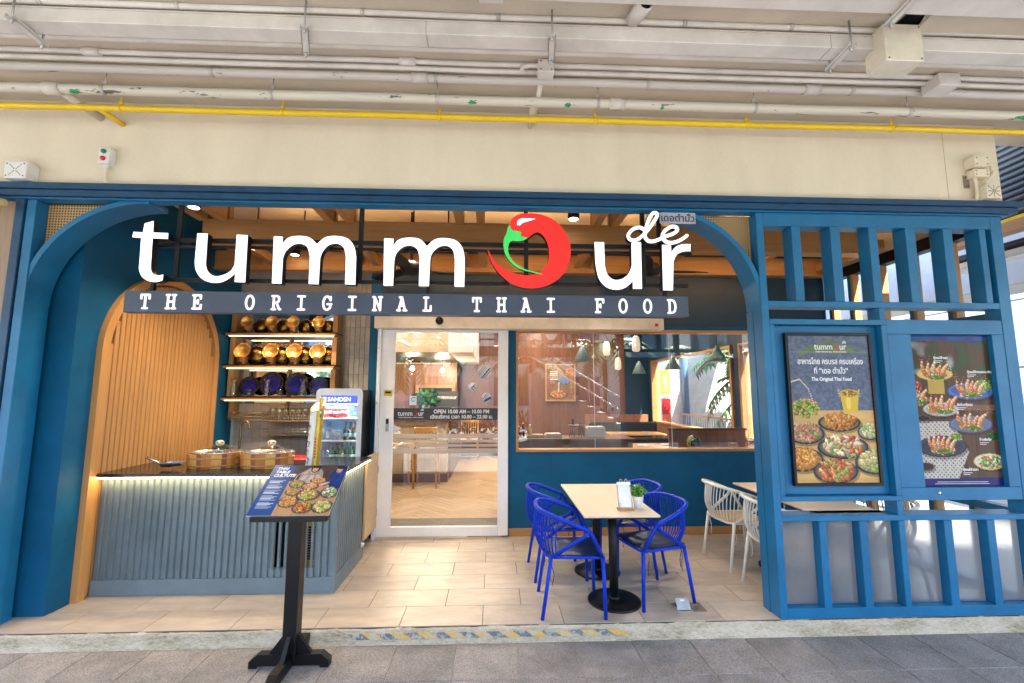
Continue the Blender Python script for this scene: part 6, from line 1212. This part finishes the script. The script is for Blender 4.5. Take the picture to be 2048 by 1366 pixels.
# customer seated with her back to the window
def person(loc, lab):
    t = thing('person', lab, 'person', loc, local=True)
    V = [((0, 0, .46), .13, .10), ((0, 0, .58), .12, .09), ((0, .01, .74), .135, .09), ((0, .01, .86), .12, .075), ((0, .0, .915), .045, .045), ((0, .01, .97), .05, .052), ((0, .015, 1.03), .075, .085), ((0, .015, 1.10), .074, .084), ((0, .01, 1.145), .045, .05),
         ((.16, .01, .85), .05, .05), ((.215, .03, .70), .042, .042), ((.20, .20, .60), .035, .035), ((.14, .34, .62), .028, .024), ((-.16, .01, .85), .05, .05), ((-.215, .03, .70), .042, .042), ((-.20, .20, .60), .035, .035), ((-.14, .34, .62), .028, .024),
         ((.10, .10, .46), .085, .085), ((.11, .44, .46), .065, .065), ((.11, .47, .10), .045, .05), ((.11, .57, .05), .035, .03), ((-.10, .10, .46), .085, .085), ((-.11, .44, .46), .065, .065), ((-.11, .47, .10), .045, .05), ((-.11, .57, .05), .035, .03)]
    E = [(0, 1), (1, 2), (2, 3), (3, 4), (4, 5), (5, 6), (6, 7), (7, 8), (3, 9), (9, 10), (10, 11), (11, 12), (3, 13), (13, 14), (14, 15), (15, 16), (0, 17), (17, 18), (18, 19), (19, 20), (0, 21), (21, 22), (22, 23), (23, 24)]
    me = bpy.data.meshes.new('body'); me.from_pydata([v[0] for v in V], E, []); o = bpy.data.objects.new('body', me); C.objects.link(o); o.parent = t
    bm = bmesh.new(); bm.from_mesh(me); ly = bm.verts.layers.skin.verify(); bm.verts.ensure_lookup_table()
    for v, d in zip(bm.verts, V): v[ly].radius = (d[1], d[2]); v[ly].use_root = v.index == 0
    bm.to_mesh(me); bm.free(); o.modifiers.new('skin', 'SKIN').use_smooth_shade = True; s = o.modifiers.new('sub', 'SUBSURF'); s.levels = s.render_levels = 2
    me.materials.append(mat('warm skin', (.50, .28, .18), .5))
    MB().lathe([(.155, .44), (.165, .6), (.175, .74), (.165, .84), (.10, .895), (.06, .91)], (0, .005, 0), 22, sy=.72).build('blouse', mat('dark blouse', (.04, .03, .035), .8), t)
    hb_ = MB(); vs = []; n = 20
    for i in range(11):
        th = PI*.62*i/10
        for j in range(n): a = 2*PI*j/n; k = 1.0; r = math.sin(th); fr = max(0, math.sin(a)); vs.append((.088*r*math.cos(a), .012+.10*r*math.sin(a)*(1-.12*fr), 1.065+.098*math.cos(th)+(.05*fr*max(0, (th-1.0)) if th > 1 else 0)))
    hb_.add(vs, [(i*n+j, i*n+(j+1) % n, (i+1)*n+(j+1) % n, (i+1)*n+j) for i in range(10) for j in range(n)], 0, True); hb_.lathe([(.0, -.045), (.035, -.03), (.042, 0), (.03, .03), (0, .04)], (0, -.085, 1.10), 14); hb_.build('hair', mat('black hair', (.010, .008, .008), .35, bump=.4, bscale=200), t)
    fb_ = MB()
    for c in ((-.075, -.05, 1.09), (-.085, -.045, 1.05), (-.055, -.075, 1.125)):
        for k in range(6): a = k*PI/3; fb_.lathe([(.0, -.004), (.014, 0), (0, .006)], (c[0]+.020*math.cos(a), c[1], c[2]+.020*math.sin(a)), 8, axis=YA)
    fb_.build('hair_flowers', mat('pale yellow petals', (.72, .62, .25), .6), t); return t
q = onY(1388, 886, 2.40); person((q.x, 2.40, q.z-1.06), 'seated customer seen from behind with black hair and pale yellow flowers in it')
st_ = thing('booth_bench', 'low wooden bench the customer sits on behind the window', 'bench', (q.x, 2.45, 0)); MB().box((q.x-.5, 2.22, 0), (q.x+.6, 2.62, q.z-1.06+.37), ch=.01).build('bench_seat', BROWN, st_)
# cctv dome on terrace ceiling
q = onY(1692, 535, 2.3); t = thing('dome_camera', 'white dome camera hung above the terrace behind the lattice', 'camera', (q.x, 1.9, q.z), local=True); MB().lathe([(.06, .12), (.075, .05), (.07, -.02), (.04, -.07), (0, -.08)], n=18).build('dome', WHITE, t); MB().tube([(0, 0, .12), (0, 0, ZT-q.z)], .015, 8).build('mount', WHITE, t); MB().lathe([(0, -.082), (.03, -.065), (.035, -.05)], n=14).build('lens', BLACK, t)
# ================================================================== TABLES AND CHAIRS
def table(x, y, lab, grp, w=.59, d=.598):
    t = thing('cafe_table', lab, 'table', (x, y, 0), grp, local=True)
    MB().box((-w/2, -d/2, .728), (w/2, d/2, .742), ch=.002).build('tabletop', TTOP, t); MB().box((-w/2+.004, -d/2+.004, .718), (w/2-.004, d/2-.004, .7275)).build('table_edge', BLACK, t)
    MB().tube([(0, 0, .018), (0, 0, .717)], .036, 20).build('pedestal', BLACKM, t); MB().lathe([(.04, .016), (.045, .02), (.045, .04), (.037, .045)], n=20).build('collar', BLACKM, t)
    MB().lathe([(.212, 0), (.212, .010), (.205, .016), (.05, .019), (0, .019)], n=44).build('base_disc', BLACK, t)
    MB().box((-.16, -.03, .706), (.16, .03, .717)).build('top_bracket', BLACKM, t); return t
table(.985, .335, 'nearer pale square table with black pedestal among the blue chairs', 'tables between the blue chairs'); table(.985, .935, 'farther pale square table with black pedestal among the blue chairs', 'tables between the blue chairs')
table(2.80, .36, 'nearer pale table half hidden behind the lattice among the white chairs', 'tables between the white chairs'); table(2.80, .96, 'farther pale table half hidden behind the lattice among the white chairs', 'tables between the white chairs')
def chair(name, lab, m, sm_, cat='chair', grp=None, straps=True):
    """tubular armchair facing +x: hoop arm rail, inverted V side struts, splayed legs, rod back"""
    t = thing(name, lab, cat, (0, 0, 0), grp, local=True); r = .0145; zs = .435
    tipx, tipy, tipz = .12, .272, .640
    hoop = [(tipx, -tipy, tipz), (.0, -.285, .690), (-.12, -.272, .735), (-.22, -.205, .762), (-.262, -.10, .770), (-.268, 0, .771), (-.262, .10, .770), (-.22, .205, .762), (-.12, .272, .735), (.0, .285, .690), (tipx, tipy, tipz)]
    MB().tube(smooth(hoop, 5), .0165, 10).build('arm_rail', m, t)
    F, Rr = (.225, .232, zs), (-.165, .225, zs)
    for s in (-1, 1):
        MB().tube([(tipx, s*tipy, tipz+.004), (.145, s*.268, .60), (F[0], s*F[1], zs)], r, 8).build('front_strut', m, t); MB().tube([(tipx-.004, s*tipy, tipz+.002), (.085, s*.266, .60), (Rr[0], s*Rr[1], zs)], r, 8).build('rear_strut', m, t)
        MB().tube([(F[0], s*F[1], zs+.008), (.236, s*.235, .0)], [.0148, .0138], 8).build('leg', m, t); MB().tube([(Rr[0], s*Rr[1], zs+.008), (-.236, s*.24, .0)], [.0148, .0138], 8).build('leg', m, t)
    ring = [(F[0], -.19, zs), (F[0], .19, zs), (.20, .225, zs), (-.14, .222, zs), (-.205, .17, zs), (-.222, 0, zs), (-.205, -.17, zs), (-.14, -.222, zs), (.20, -.225, zs)]
    MB().tube([Vector(q) for q in ring], .011, 8, closed=True).build('seat_ring', m, t)
    n = 19
    for i in range(n):
        u = (i+.5)/n*2-1; a = u*1.22; top = Vector((-.268*math.cos(a*.98)+.005, .275*math.sin(a), .766-.02*abs(u)**2*1.6)); bot = Vector((-.215*math.cos(a*.86)-.002, .21*math.sin(a)*.98, zs)); mid = top.lerp(bot, .62)+Vector((-.045*math.cos(a), .03*math.sin(a), 0))
        MB().tube(smooth([top, top.lerp(mid, .5)+Vector((-.008*math.cos(a), 0, 0)), mid, bot.lerp(mid, .30)+Vector((-.012*math.cos(a), 0, 0)), bot], 3), .0052, 6).build('back_rod', m, t)
    vs = []; nn = 9; sp = MB(); top_, bot_ = [], []
    for i in range(nn):
        for j in range(nn):
            u, v = i/(nn-1)*2-1, j/(nn-1)*2-1; x = .003+.208*u*math.sqrt(1-v*v*.14); y = .205*v*math.sqrt(1-u*u*.14); e = max(abs(u), abs(v)); z = zs+.030-.018*(1-u*u)*(1-v*v)-.018*max(0, e-.82)/.18; top_.append((x, y, z)); bot_.append((x, y, zs+.002))
    k = nn*nn; sp.add(top_+bot_, [(i*nn+j, (i+1)*nn+j, (i+1)*nn+j+1, i*nn+j+1) for i in range(nn-1) for j in range(nn-1)]+[(k+i*nn+j, k+i*nn+j+1, k+(i+1)*nn+j+1, k+(i+1)*nn+j) for i in range(nn-1) for j in range(nn-1)], 0, True)
    ed = [i for i in range(nn)]+[j*nn+nn-1 for j in range(1, nn)]+[(nn-1)*nn+i for i in range(nn-2, -1, -1)]+[j*nn for j in range(nn-2, 0, -1)]
    sp.add(top_+bot_, [(ed[i], ed[(i+1) % len(ed)], k+ed[(i+1) % len(ed)], k+ed[i]) for i in range(len(ed))], 0, True); sp.build('seat_pad', sm_, t)
    if straps:
        for (x, y, a) in ((-.15, .17, .03), (-.15, -.17, -.03), (-.19, .13, .01), (.17, .19, .02)): MB().tube(smooth([(x, y, zs-.005), (x-.015, y+a, zs-.05), (x+.005, y+a*1.6, zs-.12), (x-.004, y+a*1.2, zs-.19)], 4), .003, 5).build('tie_strap', m if m is CHWHITE else CHSEAT, t)
    return t
G1, G2 = 'blue armchairs round the outdoor tables', 'white armchairs at the tables behind the lattice'
c0 = chair('blue_armchair', 'nearest blue tube armchair at the left of the outdoor table, closest to the kerb', CHBLUE, CHSEAT, grp=G1)
c0.location = (.615, .285, 0); c0.rotation_euler = (0, 0, math.radians(-2))
dup(c0, (.60, .955, 0), math.radians(3), 'blue tube armchair at the back left of the outdoor tables, beside the door')
dup(c0, (1.325, .435, 0), math.radians(196), 'blue tube armchair at the front right of the outdoor table, beside the floor socket')
dup(c0, (1.36, 1.08, 0), math.radians(186), 'blue tube armchair at the back right of the outdoor tables, against the blue wall')
w0 = chair('white_armchair', 'farther white tube armchair left of the lattice, nearer the blue wall', CHWHITE, SEATTAN, grp=G2)
w0.location = (2.44, 1.10, 0); w0.rotation_euler = (0, 0, math.radians(4))
dup(w0, (2.46, .415, 0), math.radians(-3), 'nearer white tube armchair half hidden by the lattice post')
dup(w0, (3.28, 1.08, 0), math.radians(181), 'white tube armchair behind the middle of the lattice, facing left')
dup(w0, (3.28, .42, 0), math.radians(178), 'white tube armchair close behind the right poster bay, facing left')
# on the table
mh = thing('menu_clipboard', 'white menu sheet on a clear stand with wooden foot and ring clips', 'menu holder', (1.06, .20, .743), rz=math.radians(2), local=True)
MB().box((-.062, -.03, 0), (.062, .045, .014), ch=.002).build('wooden_foot', TIM, mh)
lean = Matrix.Rotation(math.radians(-14), 4, 'X')
def slab_(nm, a, b, m, tilt=True):
    o = MB().box(a, b, ch=.0008).build(nm, m, mh); o.matrix_local = Matrix.Translation((0, .0, .012)) @ lean; return o
slab_('back_board', (-.058, .001, 0), (.058, .006, .205), mat('grey clip board', (.35, .35, .36), .4)); slab_('paper', (-.05, -.001, .008), (.05, .0006, .178), mat('white paper', (.80, .79, .78), .6)); slab_('clip_bar', (-.056, -.006, .18), (.056, -.0005, .200), STEEL)
for x in (-.02, .022): MB().tube([(x+.010*math.cos(a), .052, .214+.018*math.sin(a)) for a in np.linspace(-.6, 3.7, 10)], .0022, 6).build('ring', STEEL, mh)
MB().box((-.052, -.027, .0145), (-.046, .0, .06)).build('clear_side', GLASSC, mh)
pp = thing('potted_plant', 'small green plant in a tapered white pot on the outdoor table', 'plant', (1.178, .26, .743), local=True)
MB().lathe([(.030, 0), (.033, .002), (.047, .095), (.049, .098), (.044, .097), (.043, .085), (0, .085)], n=24).build('pot', WHITE, pp)
b = MB(); r2 = random.Random(3); leafball(b, (0, 0, .135), .062, .045, 420, .024, r2); b.build('foliage', mat('bright small leaves', (.10, .36, .03), .5, var=.45, nscale=60), pp); b = MB(); leafball(b, (0, 0, .155), .05, .03, 110, .014, r2); b.build('blossom', mat('pale green florets', (.55, .68, .38), .6), pp)
pw = thing('potted_plant', 'white pot plant on the table behind the lattice', 'plant', (2.86, .95, .743), local=True); MB().lathe([(.045, 0), (.065, .13), (.06, .13), (0, .12)], n=20).build('pot', WHITE, pw); b = MB(); leafball(b, (0, 0, .19), .09, .07, 200, .04, r2); b.build('foliage', LEAF, pw)
# ================================================================== FLOOR SOCKET
fs = thing('floor_socket', 'steel floor socket box with raised lid let into the tiles', 'floor socket', (1.535, .205, 0))
MB().box((1.425, .130, .0005), (1.545, .280, .005), ch=.001).build('frame', GALV, fs); MB().box((1.547, .130, .0005), (1.655, .280, .006), ch=.001).build('closed_lid', mat('dull bronze lid', (.25, .20, .15), .45, metal=.4), fs)
MB().box((1.44, .145, .0052), (1.53, .262, .0062)).build('socket_well', BLACK, fs)
o = MB().box((0, 0, 0), (.105, .004, .085), ch=.001).build('raised_lid', mat('worn steel lid', (.42, .45, .48), .4, metal=.5, var=.2), fs, at=(1.432-1.535, .150-.205, .006)); o.rotation_euler = (math.radians(-38), 0, 0)
o = MB().box((.035, -.0016, .062), (.068, -.0004, .074)).build('paper_label', WHITE, fs, at=(1.432-1.535, .150-.205, .006)); o.rotation_euler = (math.radians(-38), 0, 0)
MB().box((1.585, .225, .0062), (1.615, .232, .0068)).build('lid_print', WHITE, fs)
# ================================================================== MENU STAND
ms = thing('menu_stand', 'black wooden menu stand with a tilted food menu board on the pavement', 'menu stand', (-1.315, -.265, -.1))
px0 = onZ(570, 1310, -.1).x
PX, PY = -1.318, -.262
MB().box((PX-.044, PY-.044, -.055), (PX+.044, PY+.044, .93), ch=.003).build('post', BLACK, ms)
def foot(ax, ln):
    pr = [(-ln, -.1), (-ln, -.058), (-ln*.80, -.018), (ln*.80, -.018), (ln, -.058), (ln, -.1), (ln*.80, -.1), (ln*.76, -.085), (-ln*.76, -.085), (-ln*.80, -.1)]
    b = MB(); b.prism([(p[0]+(PX if ax == 'x' else PY), p[1]) for p in pr], (PY if ax == 'x' else PX)-.029, (PY if ax == 'x' else PX)+.029, plane='xz' if ax == 'x' else 'yz'); return b
foot('x', .255).build('foot', BLACK, ms); 
b = foot('y', .30); b.v = [(x, y, z-.0005 if z > -.05 else z) for x, y, z in b.v]; b.build('foot', BLACK, ms)
for sx, sy in ((1, 0), (-1, 0), (0, 1), (0, -1)):
    tri = [(.045, -.0175), (.135, -.0175), (.045, .10)]; b = MB()
    if sx: b.prism([(PX+sx*p[0], p[1]) for p in tri], PY-.014, PY+.014)
    else: b.prism([(PY+sy*p[0], p[1]) for p in tri], PX-.014, PX+.014, plane='yz')
    b.build('gusset', BLACK, ms)
bl, br_, tr__, tl_ = onY(497, 1031, -.46), onY(663, 1031, -.46), onY(693, 930, -.10), onY(546, 932, -.10)
cxm = (bl.x+br_.x)/2; hwm = (br_.x-bl.x)/2; zb0, zt1 = (bl.z+br_.z)/2, (tl_.z+tr__.z)/2; cxt = (tl_.x+tr__.x)/2
print('MENU', bl, br_, tl_, tr__)
cxx = (cxm+cxt)/2
A_, B_, C_, D_ = [Vector(p) for p in ((cxx-hwm, -.46, zb0), (cxx+hwm, -.46, zb0), (cxx+hwm, -.10, zt1), (cxx-hwm, -.10, zt1))]
nrm = (B_-A_).cross(D_-A_).normalized()
def slabm(nm, pts, off, th, m): 
    a = [p+nrm*off for p in pts]; c = [p+nrm*(off-th) for p in pts]; return MB().add(a+c, [(0, 1, 2, 3), (7, 6, 5, 4), (0, 4, 5, 1), (1, 5, 6, 2), (2, 6, 7, 3), (3, 7, 4, 0)]).build(nm, m, ms)
ins = [A_+Vector((.035, .01, .01)), B_+Vector((-.005, .01, .01)), C_+Vector((-.005, -.01, -.01)), D_+Vector((.035, -.01, -.01))]
slabm('board', ins, -.007, .022, BLACK); slabm('menu_panel', [A_, B_, C_, D_], 0, .006, mat('white board edge', (.7, .7, .72), .4))
e = A_+Vector((.035, -.012, -.012)); f = B_+Vector((-.005, -.012, -.012)); MB().box((e.x, e.y-.012, e.z-.022), (f.x, e.y+.03, e.z+.008), ch=.002).build('ledge', BLACK, ms)
pm = Paint(190, 150, .82); pm.fill((.05, .035, .035)); pm.fill((.10, .07, .06), pm.noise(20, 20), .6)
wt = (pm.Y > .34).astype(float); pm.fill((.50, .27, .13), wt); pm.fill((.34, .17, .08), wt*pm.noise(50, 5), .8)
# two diners printed on the menu
def soft(x, y, rx, ry, col, ang=0):
    for k in range(5): q = 1-.16*k; pm.fill(np.clip(np.array(col)*(.62+.12*k), 0, 1), pm.ell(x-.01*k*rx*4, y-.008*k*ry*4, rx*q, ry*q, ang))
soft(.56, .25, .15, .17, (.46, .37, .30)); soft(.47, .30, .055, .12, (.42, .34, .28), .5); soft(.67, .30, .055, .13, (.42, .34, .28), -.5); soft(.57, .155, .075, .05, (.36, .29, .24))
soft(.575, .06, .062, .085, (.035, .022, .018)); soft(.57, .085, .040, .052, (.60, .35, .24)); pm.fill((.16, .05, .04), pm.ell(.57, .108, .014, .006)); pm.fill((.03, .02, .02), pm.ell(.555, .078, .007, .005)); pm.fill((.03, .02, .02), pm.ell(.585, .078, .007, .005)); pm.fill((.035, .02, .018), pm.ell(.575, .035, .045, .026))
soft(.94, .27, .13, .20, (.02, .045, .20)); soft(.85, .33, .04, .12, (.02, .045, .18), .7); soft(.905, .10, .042, .058, (.58, .35, .25)); pm.fill((.015, .02, .05), pm.ell(.91, .05, .05, .032)); pm.fill((.12, .04, .03), pm.ell(.89, .125, .013, .005)); soft(.77, .40, .075, .026, (.62, .40, .30), -.35); soft(.40, .44, .05, .024, (.62, .38, .28), .5)
pm.line([(.36, .36), (.37, .22), (.42, .16), (.47, .17)], .006, (.6, .5, .35))
for (x, y, rx, ry, pal) in ((.42, .40, .10, .066, [GRN_, SAL, (.6, .2, .1)]), (.68, .33, .11, .05, [ORN, (.7, .4, .15)]), (.60, .45, .11, .06, [(.75, .4, .15), SAL]), (.42, .56, .10, .06, [(.6, .15, .1), GRN_, SAL]), (.63, .62, .15, .09, [(.75, .35, .12), SAL, GRN_, YEL]), (.89, .57, .115, .09, [(.75, .72, .65), GRN_, (.2, .15, .12)]), (.42, .75, .125, .085, [ORN, (.7, .35, .1)]), (.63, .86, .125, .085, [RDF, ORN, GRN_]), (.87, .84, .13, .095, [YEL, (.6, .5, .2), GRN_])):
    pm.plate(x, y, rx, ry, (.3, .12, .05)); pm.food(x, y-.008, rx*.78, ry*.74, pal, 45, .24)
pm.fill((.015, .06, .20), (pm.X < .30).astype(float)); pm.fill((.02, .08, .26), (pm.X < .30)*pm.noise(4, 4), .5)
for i in range(26):
    y = .33+i*.0215
    if i in (3, 8, 13, 19): continue
    pm.fill((.55, .60, .68), ((np.abs(pm.Y-y) < .0045)*(pm.X > .05)*(pm.X < .25-.03*(i % 3))).astype(float))
pm.sheet('menu_print', [q+nrm*.001 for q in (D_, C_, B_, A_)], PRINT, ms)
rotm = Matrix(((B_-A_).normalized(), (D_-A_).normalized(), nrm)).transposed().to_euler()
for i, s in enumerate(('THAI', 'TABLE', 'CULTUTE')):
    p = D_.lerp(A_, .075+.075*i); text('menu_lettering', s, .034, p+Vector((.030, 0, 0))+nrm*.002, INK, ms, 'LEFT', .0014, rot=rotm, shear=.12)
# ================================================================== OUTSIDE, BEYOND THE RIGHT WINDOWS AND BEHIND THE CAMERA
PALEW = mat('sunlit white render', (.80, .80, .78), .9)
ob = thing('service_block', 'white rendered block with blue drain pipe and red hose cabinet outside the right windows', 'building', (6, 11, 0)); MB().box((5.0, 9.2, -.1), (9, 14, 6)).build('wall', PALEW, ob)
def ofs(px, py, Y): return onY(px, py, Y)
a, b = ofs(1319, 741, 9.19), ofs(1339, 789, 9.19); MB().box((a.x, 9.15, b.z), (b.x, 9.199, a.z)).build('yellow_notice_frame', YELLOW, ob); MB().box((a.x+.06, 9.14, b.z+.07), (b.x-.06, 9.149, a.z-.07)).build('notice_glass', mat('grey notice', (.25, .25, .2), .2), ob)
a, b = ofs(1321, 797, 9.19), ofs(1340, 845, 9.19); MB().box((a.x, 9.1, b.z), (b.x, 9.199, a.z)).build('red_hose_cabinet', RED, ob)
a = ofs(1371, 760, 9.1); MB().tube([(a.x, 9.12, -.1), (a.x, 9.12, 5)], .09, 10).build('drain_pipe', mat('blue grey drain', (.12, .28, .45), .4), ob)
rl = thing('balcony_railing', 'grey steel railing with wooden handrail outside the right windows', 'railing', (5.3, 7, 0)); MB().box((5.25, 2.6, 1.06), (5.33, 9.1, 1.10)).build('handrail', TIMY, rl); MB().box((5.27, 2.6, .12), (5.31, 9.1, .15)).build('bottom_rail', GALV, rl)
for i in range(54): MB().tube([(5.29, 2.62+i*.12, .12), (5.29, 2.62+i*.12, 1.06)], .009, 5).build('baluster', GALV, rl)
cl = MB().box((4.9, 5.1, -.1), (5.22, 5.5, 6)); tag(cl.build('concrete_column', PALEW), 'white square column outside the right windows', 'column')
ye = thing('yellow_building', 'pale orange building with dark blue windows seen beyond the railing', 'building', (12, 10, 0)); OY = mat('pale orange render', (.78, .50, .26), .9); MB().box((10.5, 3, -.15), (16, 18, 9)).build('wall', OY, ye)
for i in range(5):
    for j in range(3): f = MB().box((10.44, 4.2+i*2.6, .6+j*2.7), (10.499, 5.5+i*2.6, 2.4+j*2.7)).build('window', mat('dark blue window', (.02, .07, .14), .1), ye)
def palm(x, y, h, lab, n=14, s=1.5, seed=1, m=LEAF):
    r = random.Random(seed); t = thing('palm_tree', lab, 'palm', (x, y, -.15), 'palms and garden trees', local=True)
    MB().tube([(0, 0, 0), (.06, .02, h*.5), (.02, .05, h)], [.13, .10, .08], 10).build('trunk', mat('palm trunk', (.22, .17, .12), .9, bump=.6, bscale=40), t); b = MB()
    for k in range(n):
        a = 2*PI*k/n+r.random()*.4; el = r.uniform(.1, 1.1); L = s*r.uniform(.8, 1.2); prev = Vector((.02, .05, h)); d = Vector((math.cos(a)*math.cos(el), math.sin(a)*math.cos(el), math.sin(el)))
        for i in range(12):
            d = (d+Vector((0, 0, -.13))).normalized(); p = prev+d*L/12; sd_ = d.cross(Vector((0, 0, 1))).normalized()
            for sg in (-1, 1):
                tip = p+sd_*sg*L*.26*(1-.5*i/12)+d*L*.10+Vector((0, 0, -.10*L)); w = d*L*.048; b.add([p-w, p+w, tip], [(0, 1, 2)])
            prev = p
    b.build('crown', m, t)
palm(6.0, 7.6, 2.7, 'palm with drooping fronds outside between the right windows', seed=2, s=1.15); palm(5.9, 6.1, 2.2, 'palm outside beyond the nearer right window', seed=5, s=1.7); palm(7.4, 8.2, 1.8, 'young palm outside at the foot of the white block', seed=8)
t = thing('shrub', 'leafy green shrub below the railing outside the nearer right window', 'shrub', (6.2, 4.6, -.15)); b = MB(); leafball(b, (6.2, 4.6, .5), .7, .6, 500, .16, rnd); b.build('foliage', LEAF, t); MB().tube([(6.2, 4.6, -.15), (6.2, 4.6, .4)], .04, 8).build('stem', mat('palm trunk', (.2, .15, .1), .9), t)
# right end: concrete beam, shutter, pipes, pale wall
tag(MB().box((6.0, -1.0, 2.92), (6.6, 14, 3.95), ch=.01).build('concrete_beam', CONC), 'pale grey concrete beam running back outside the right end of the terrace', 'beam')
tag(MB().box((9.5, -3, -.14), (9.8, 9.0, 6)).build('garden_wall', PALEW), 'bright white sunlit wall beyond the right end of the terrace', 'wall')
for z in (2.146, 3.365): MB().box((9.49, -3, z-.012), (9.4995, 9, z+.012)).build('wall_joint', mat('wall joint', (.12, .12, .12), .8), bpy.data.objects['garden_wall'])
rs = thing('roller_shutter', 'dark ribbed louvre panel high at the right edge beyond the wall corner', 'louvre', (5.2, 1.5, 3.6))
for i in range(18): MB().tube([(5.05+.0, -.45, 3.42+i*.062), (5.05, 1.3, 3.42+i*.062)], .034, 8).build('rib', mat('charcoal rib', (.03, .035, .04), .35), rs)
MB().box((5.09, -.45, 3.36), (5.12, 1.3, 4.7)).build('backing', BLACK, rs); MB().box((5.02, -.45, 3.345), (5.13, 1.3, 3.378)).build('yellow_edge', YELLOW, rs); MB().box((5.0, -.45, 3.24), (5.14, 1.3, 3.34)).build('wood_fascia', TIMY, rs); MB().tube([(5.1, -.45, 3.12), (5.1, 1.3, 3.12)], .05, 10).build('pipe', BLACKM, rs); MB().box((5.0, -.45, 2.99), (5.2, 1.3, 3.06)).build('grey_channel', GALV, rs)
# what stands across the walkway, behind the camera (seen only as reflections)
os_ = thing('opposite_building', 'pale building across the street behind the viewer', 'building', (0, -22, 0)); MB().box((-26, -28, -.15), (30, -22, 9)).build('wall', mat('opposite render', (.62, .58, .50), .9), os_)
for i in range(11):
    for j in range(3): MB().box((-23+i*4.6, -21.97, .8+j*2.9), (-20.6+i*4.6, -21.9, 2.7+j*2.9)).build('window', bpy.data.materials['dark blue window'], os_)
for i, (x, y, h) in enumerate(((-7.5, -9.5, 2.8), (-3.2, -10.5, 3.4), (1.4, -9.8, 2.9), (4.6, -11, 3.6), (8.4, -9.6, 3.0))):
    palm(x, y, h, ['palm at the far left of the garden opposite the shop', 'palm left of centre in the garden opposite the shop', 'palm at the middle of the garden opposite the shop', 'palm right of centre in the garden opposite the shop', 'palm at the far right of the garden opposite the shop'][i], 18, 2.2, 20+i)
hg = thing('hedge', 'long leafy hedge in the garden opposite the shop', 'hedge', (0, -9, -.15)); b = MB()
for i in range(26): leafball(b, (-11+i*.9, -9.0+.3*math.sin(i), .45), .65, .55, 130, .2, rnd)
b.build('foliage', LEAFD, hg)
st2 = thing('street_stair', 'steel railed stair descending across the walkway behind the viewer', 'stair', (4, -7, 0)); SR = STEEL
for k in range(12): MB().box((1.2+k*.30, -7.9, -.15), (1.5+k*.30, -6.7, 2.3-k*.18)).build('step', CONC, st2)
for y in (-6.66,):
    for dz in (.5, .9): MB().tube([(1.2, y, 2.3+dz), (4.8, y, .15+dz), (5.6, y, .1+dz)], .025, 8).build('handrail', SR, st2)
    for k in range(7): MB().tube([(1.3+k*.58, y, 2.2-k*.345), (1.3+k*.58, y, 3.15-k*.345)], .018, 6).build('baluster', SR, st2)

for o in bpy.data.objects:
    if '_w' in o: del o['_w']
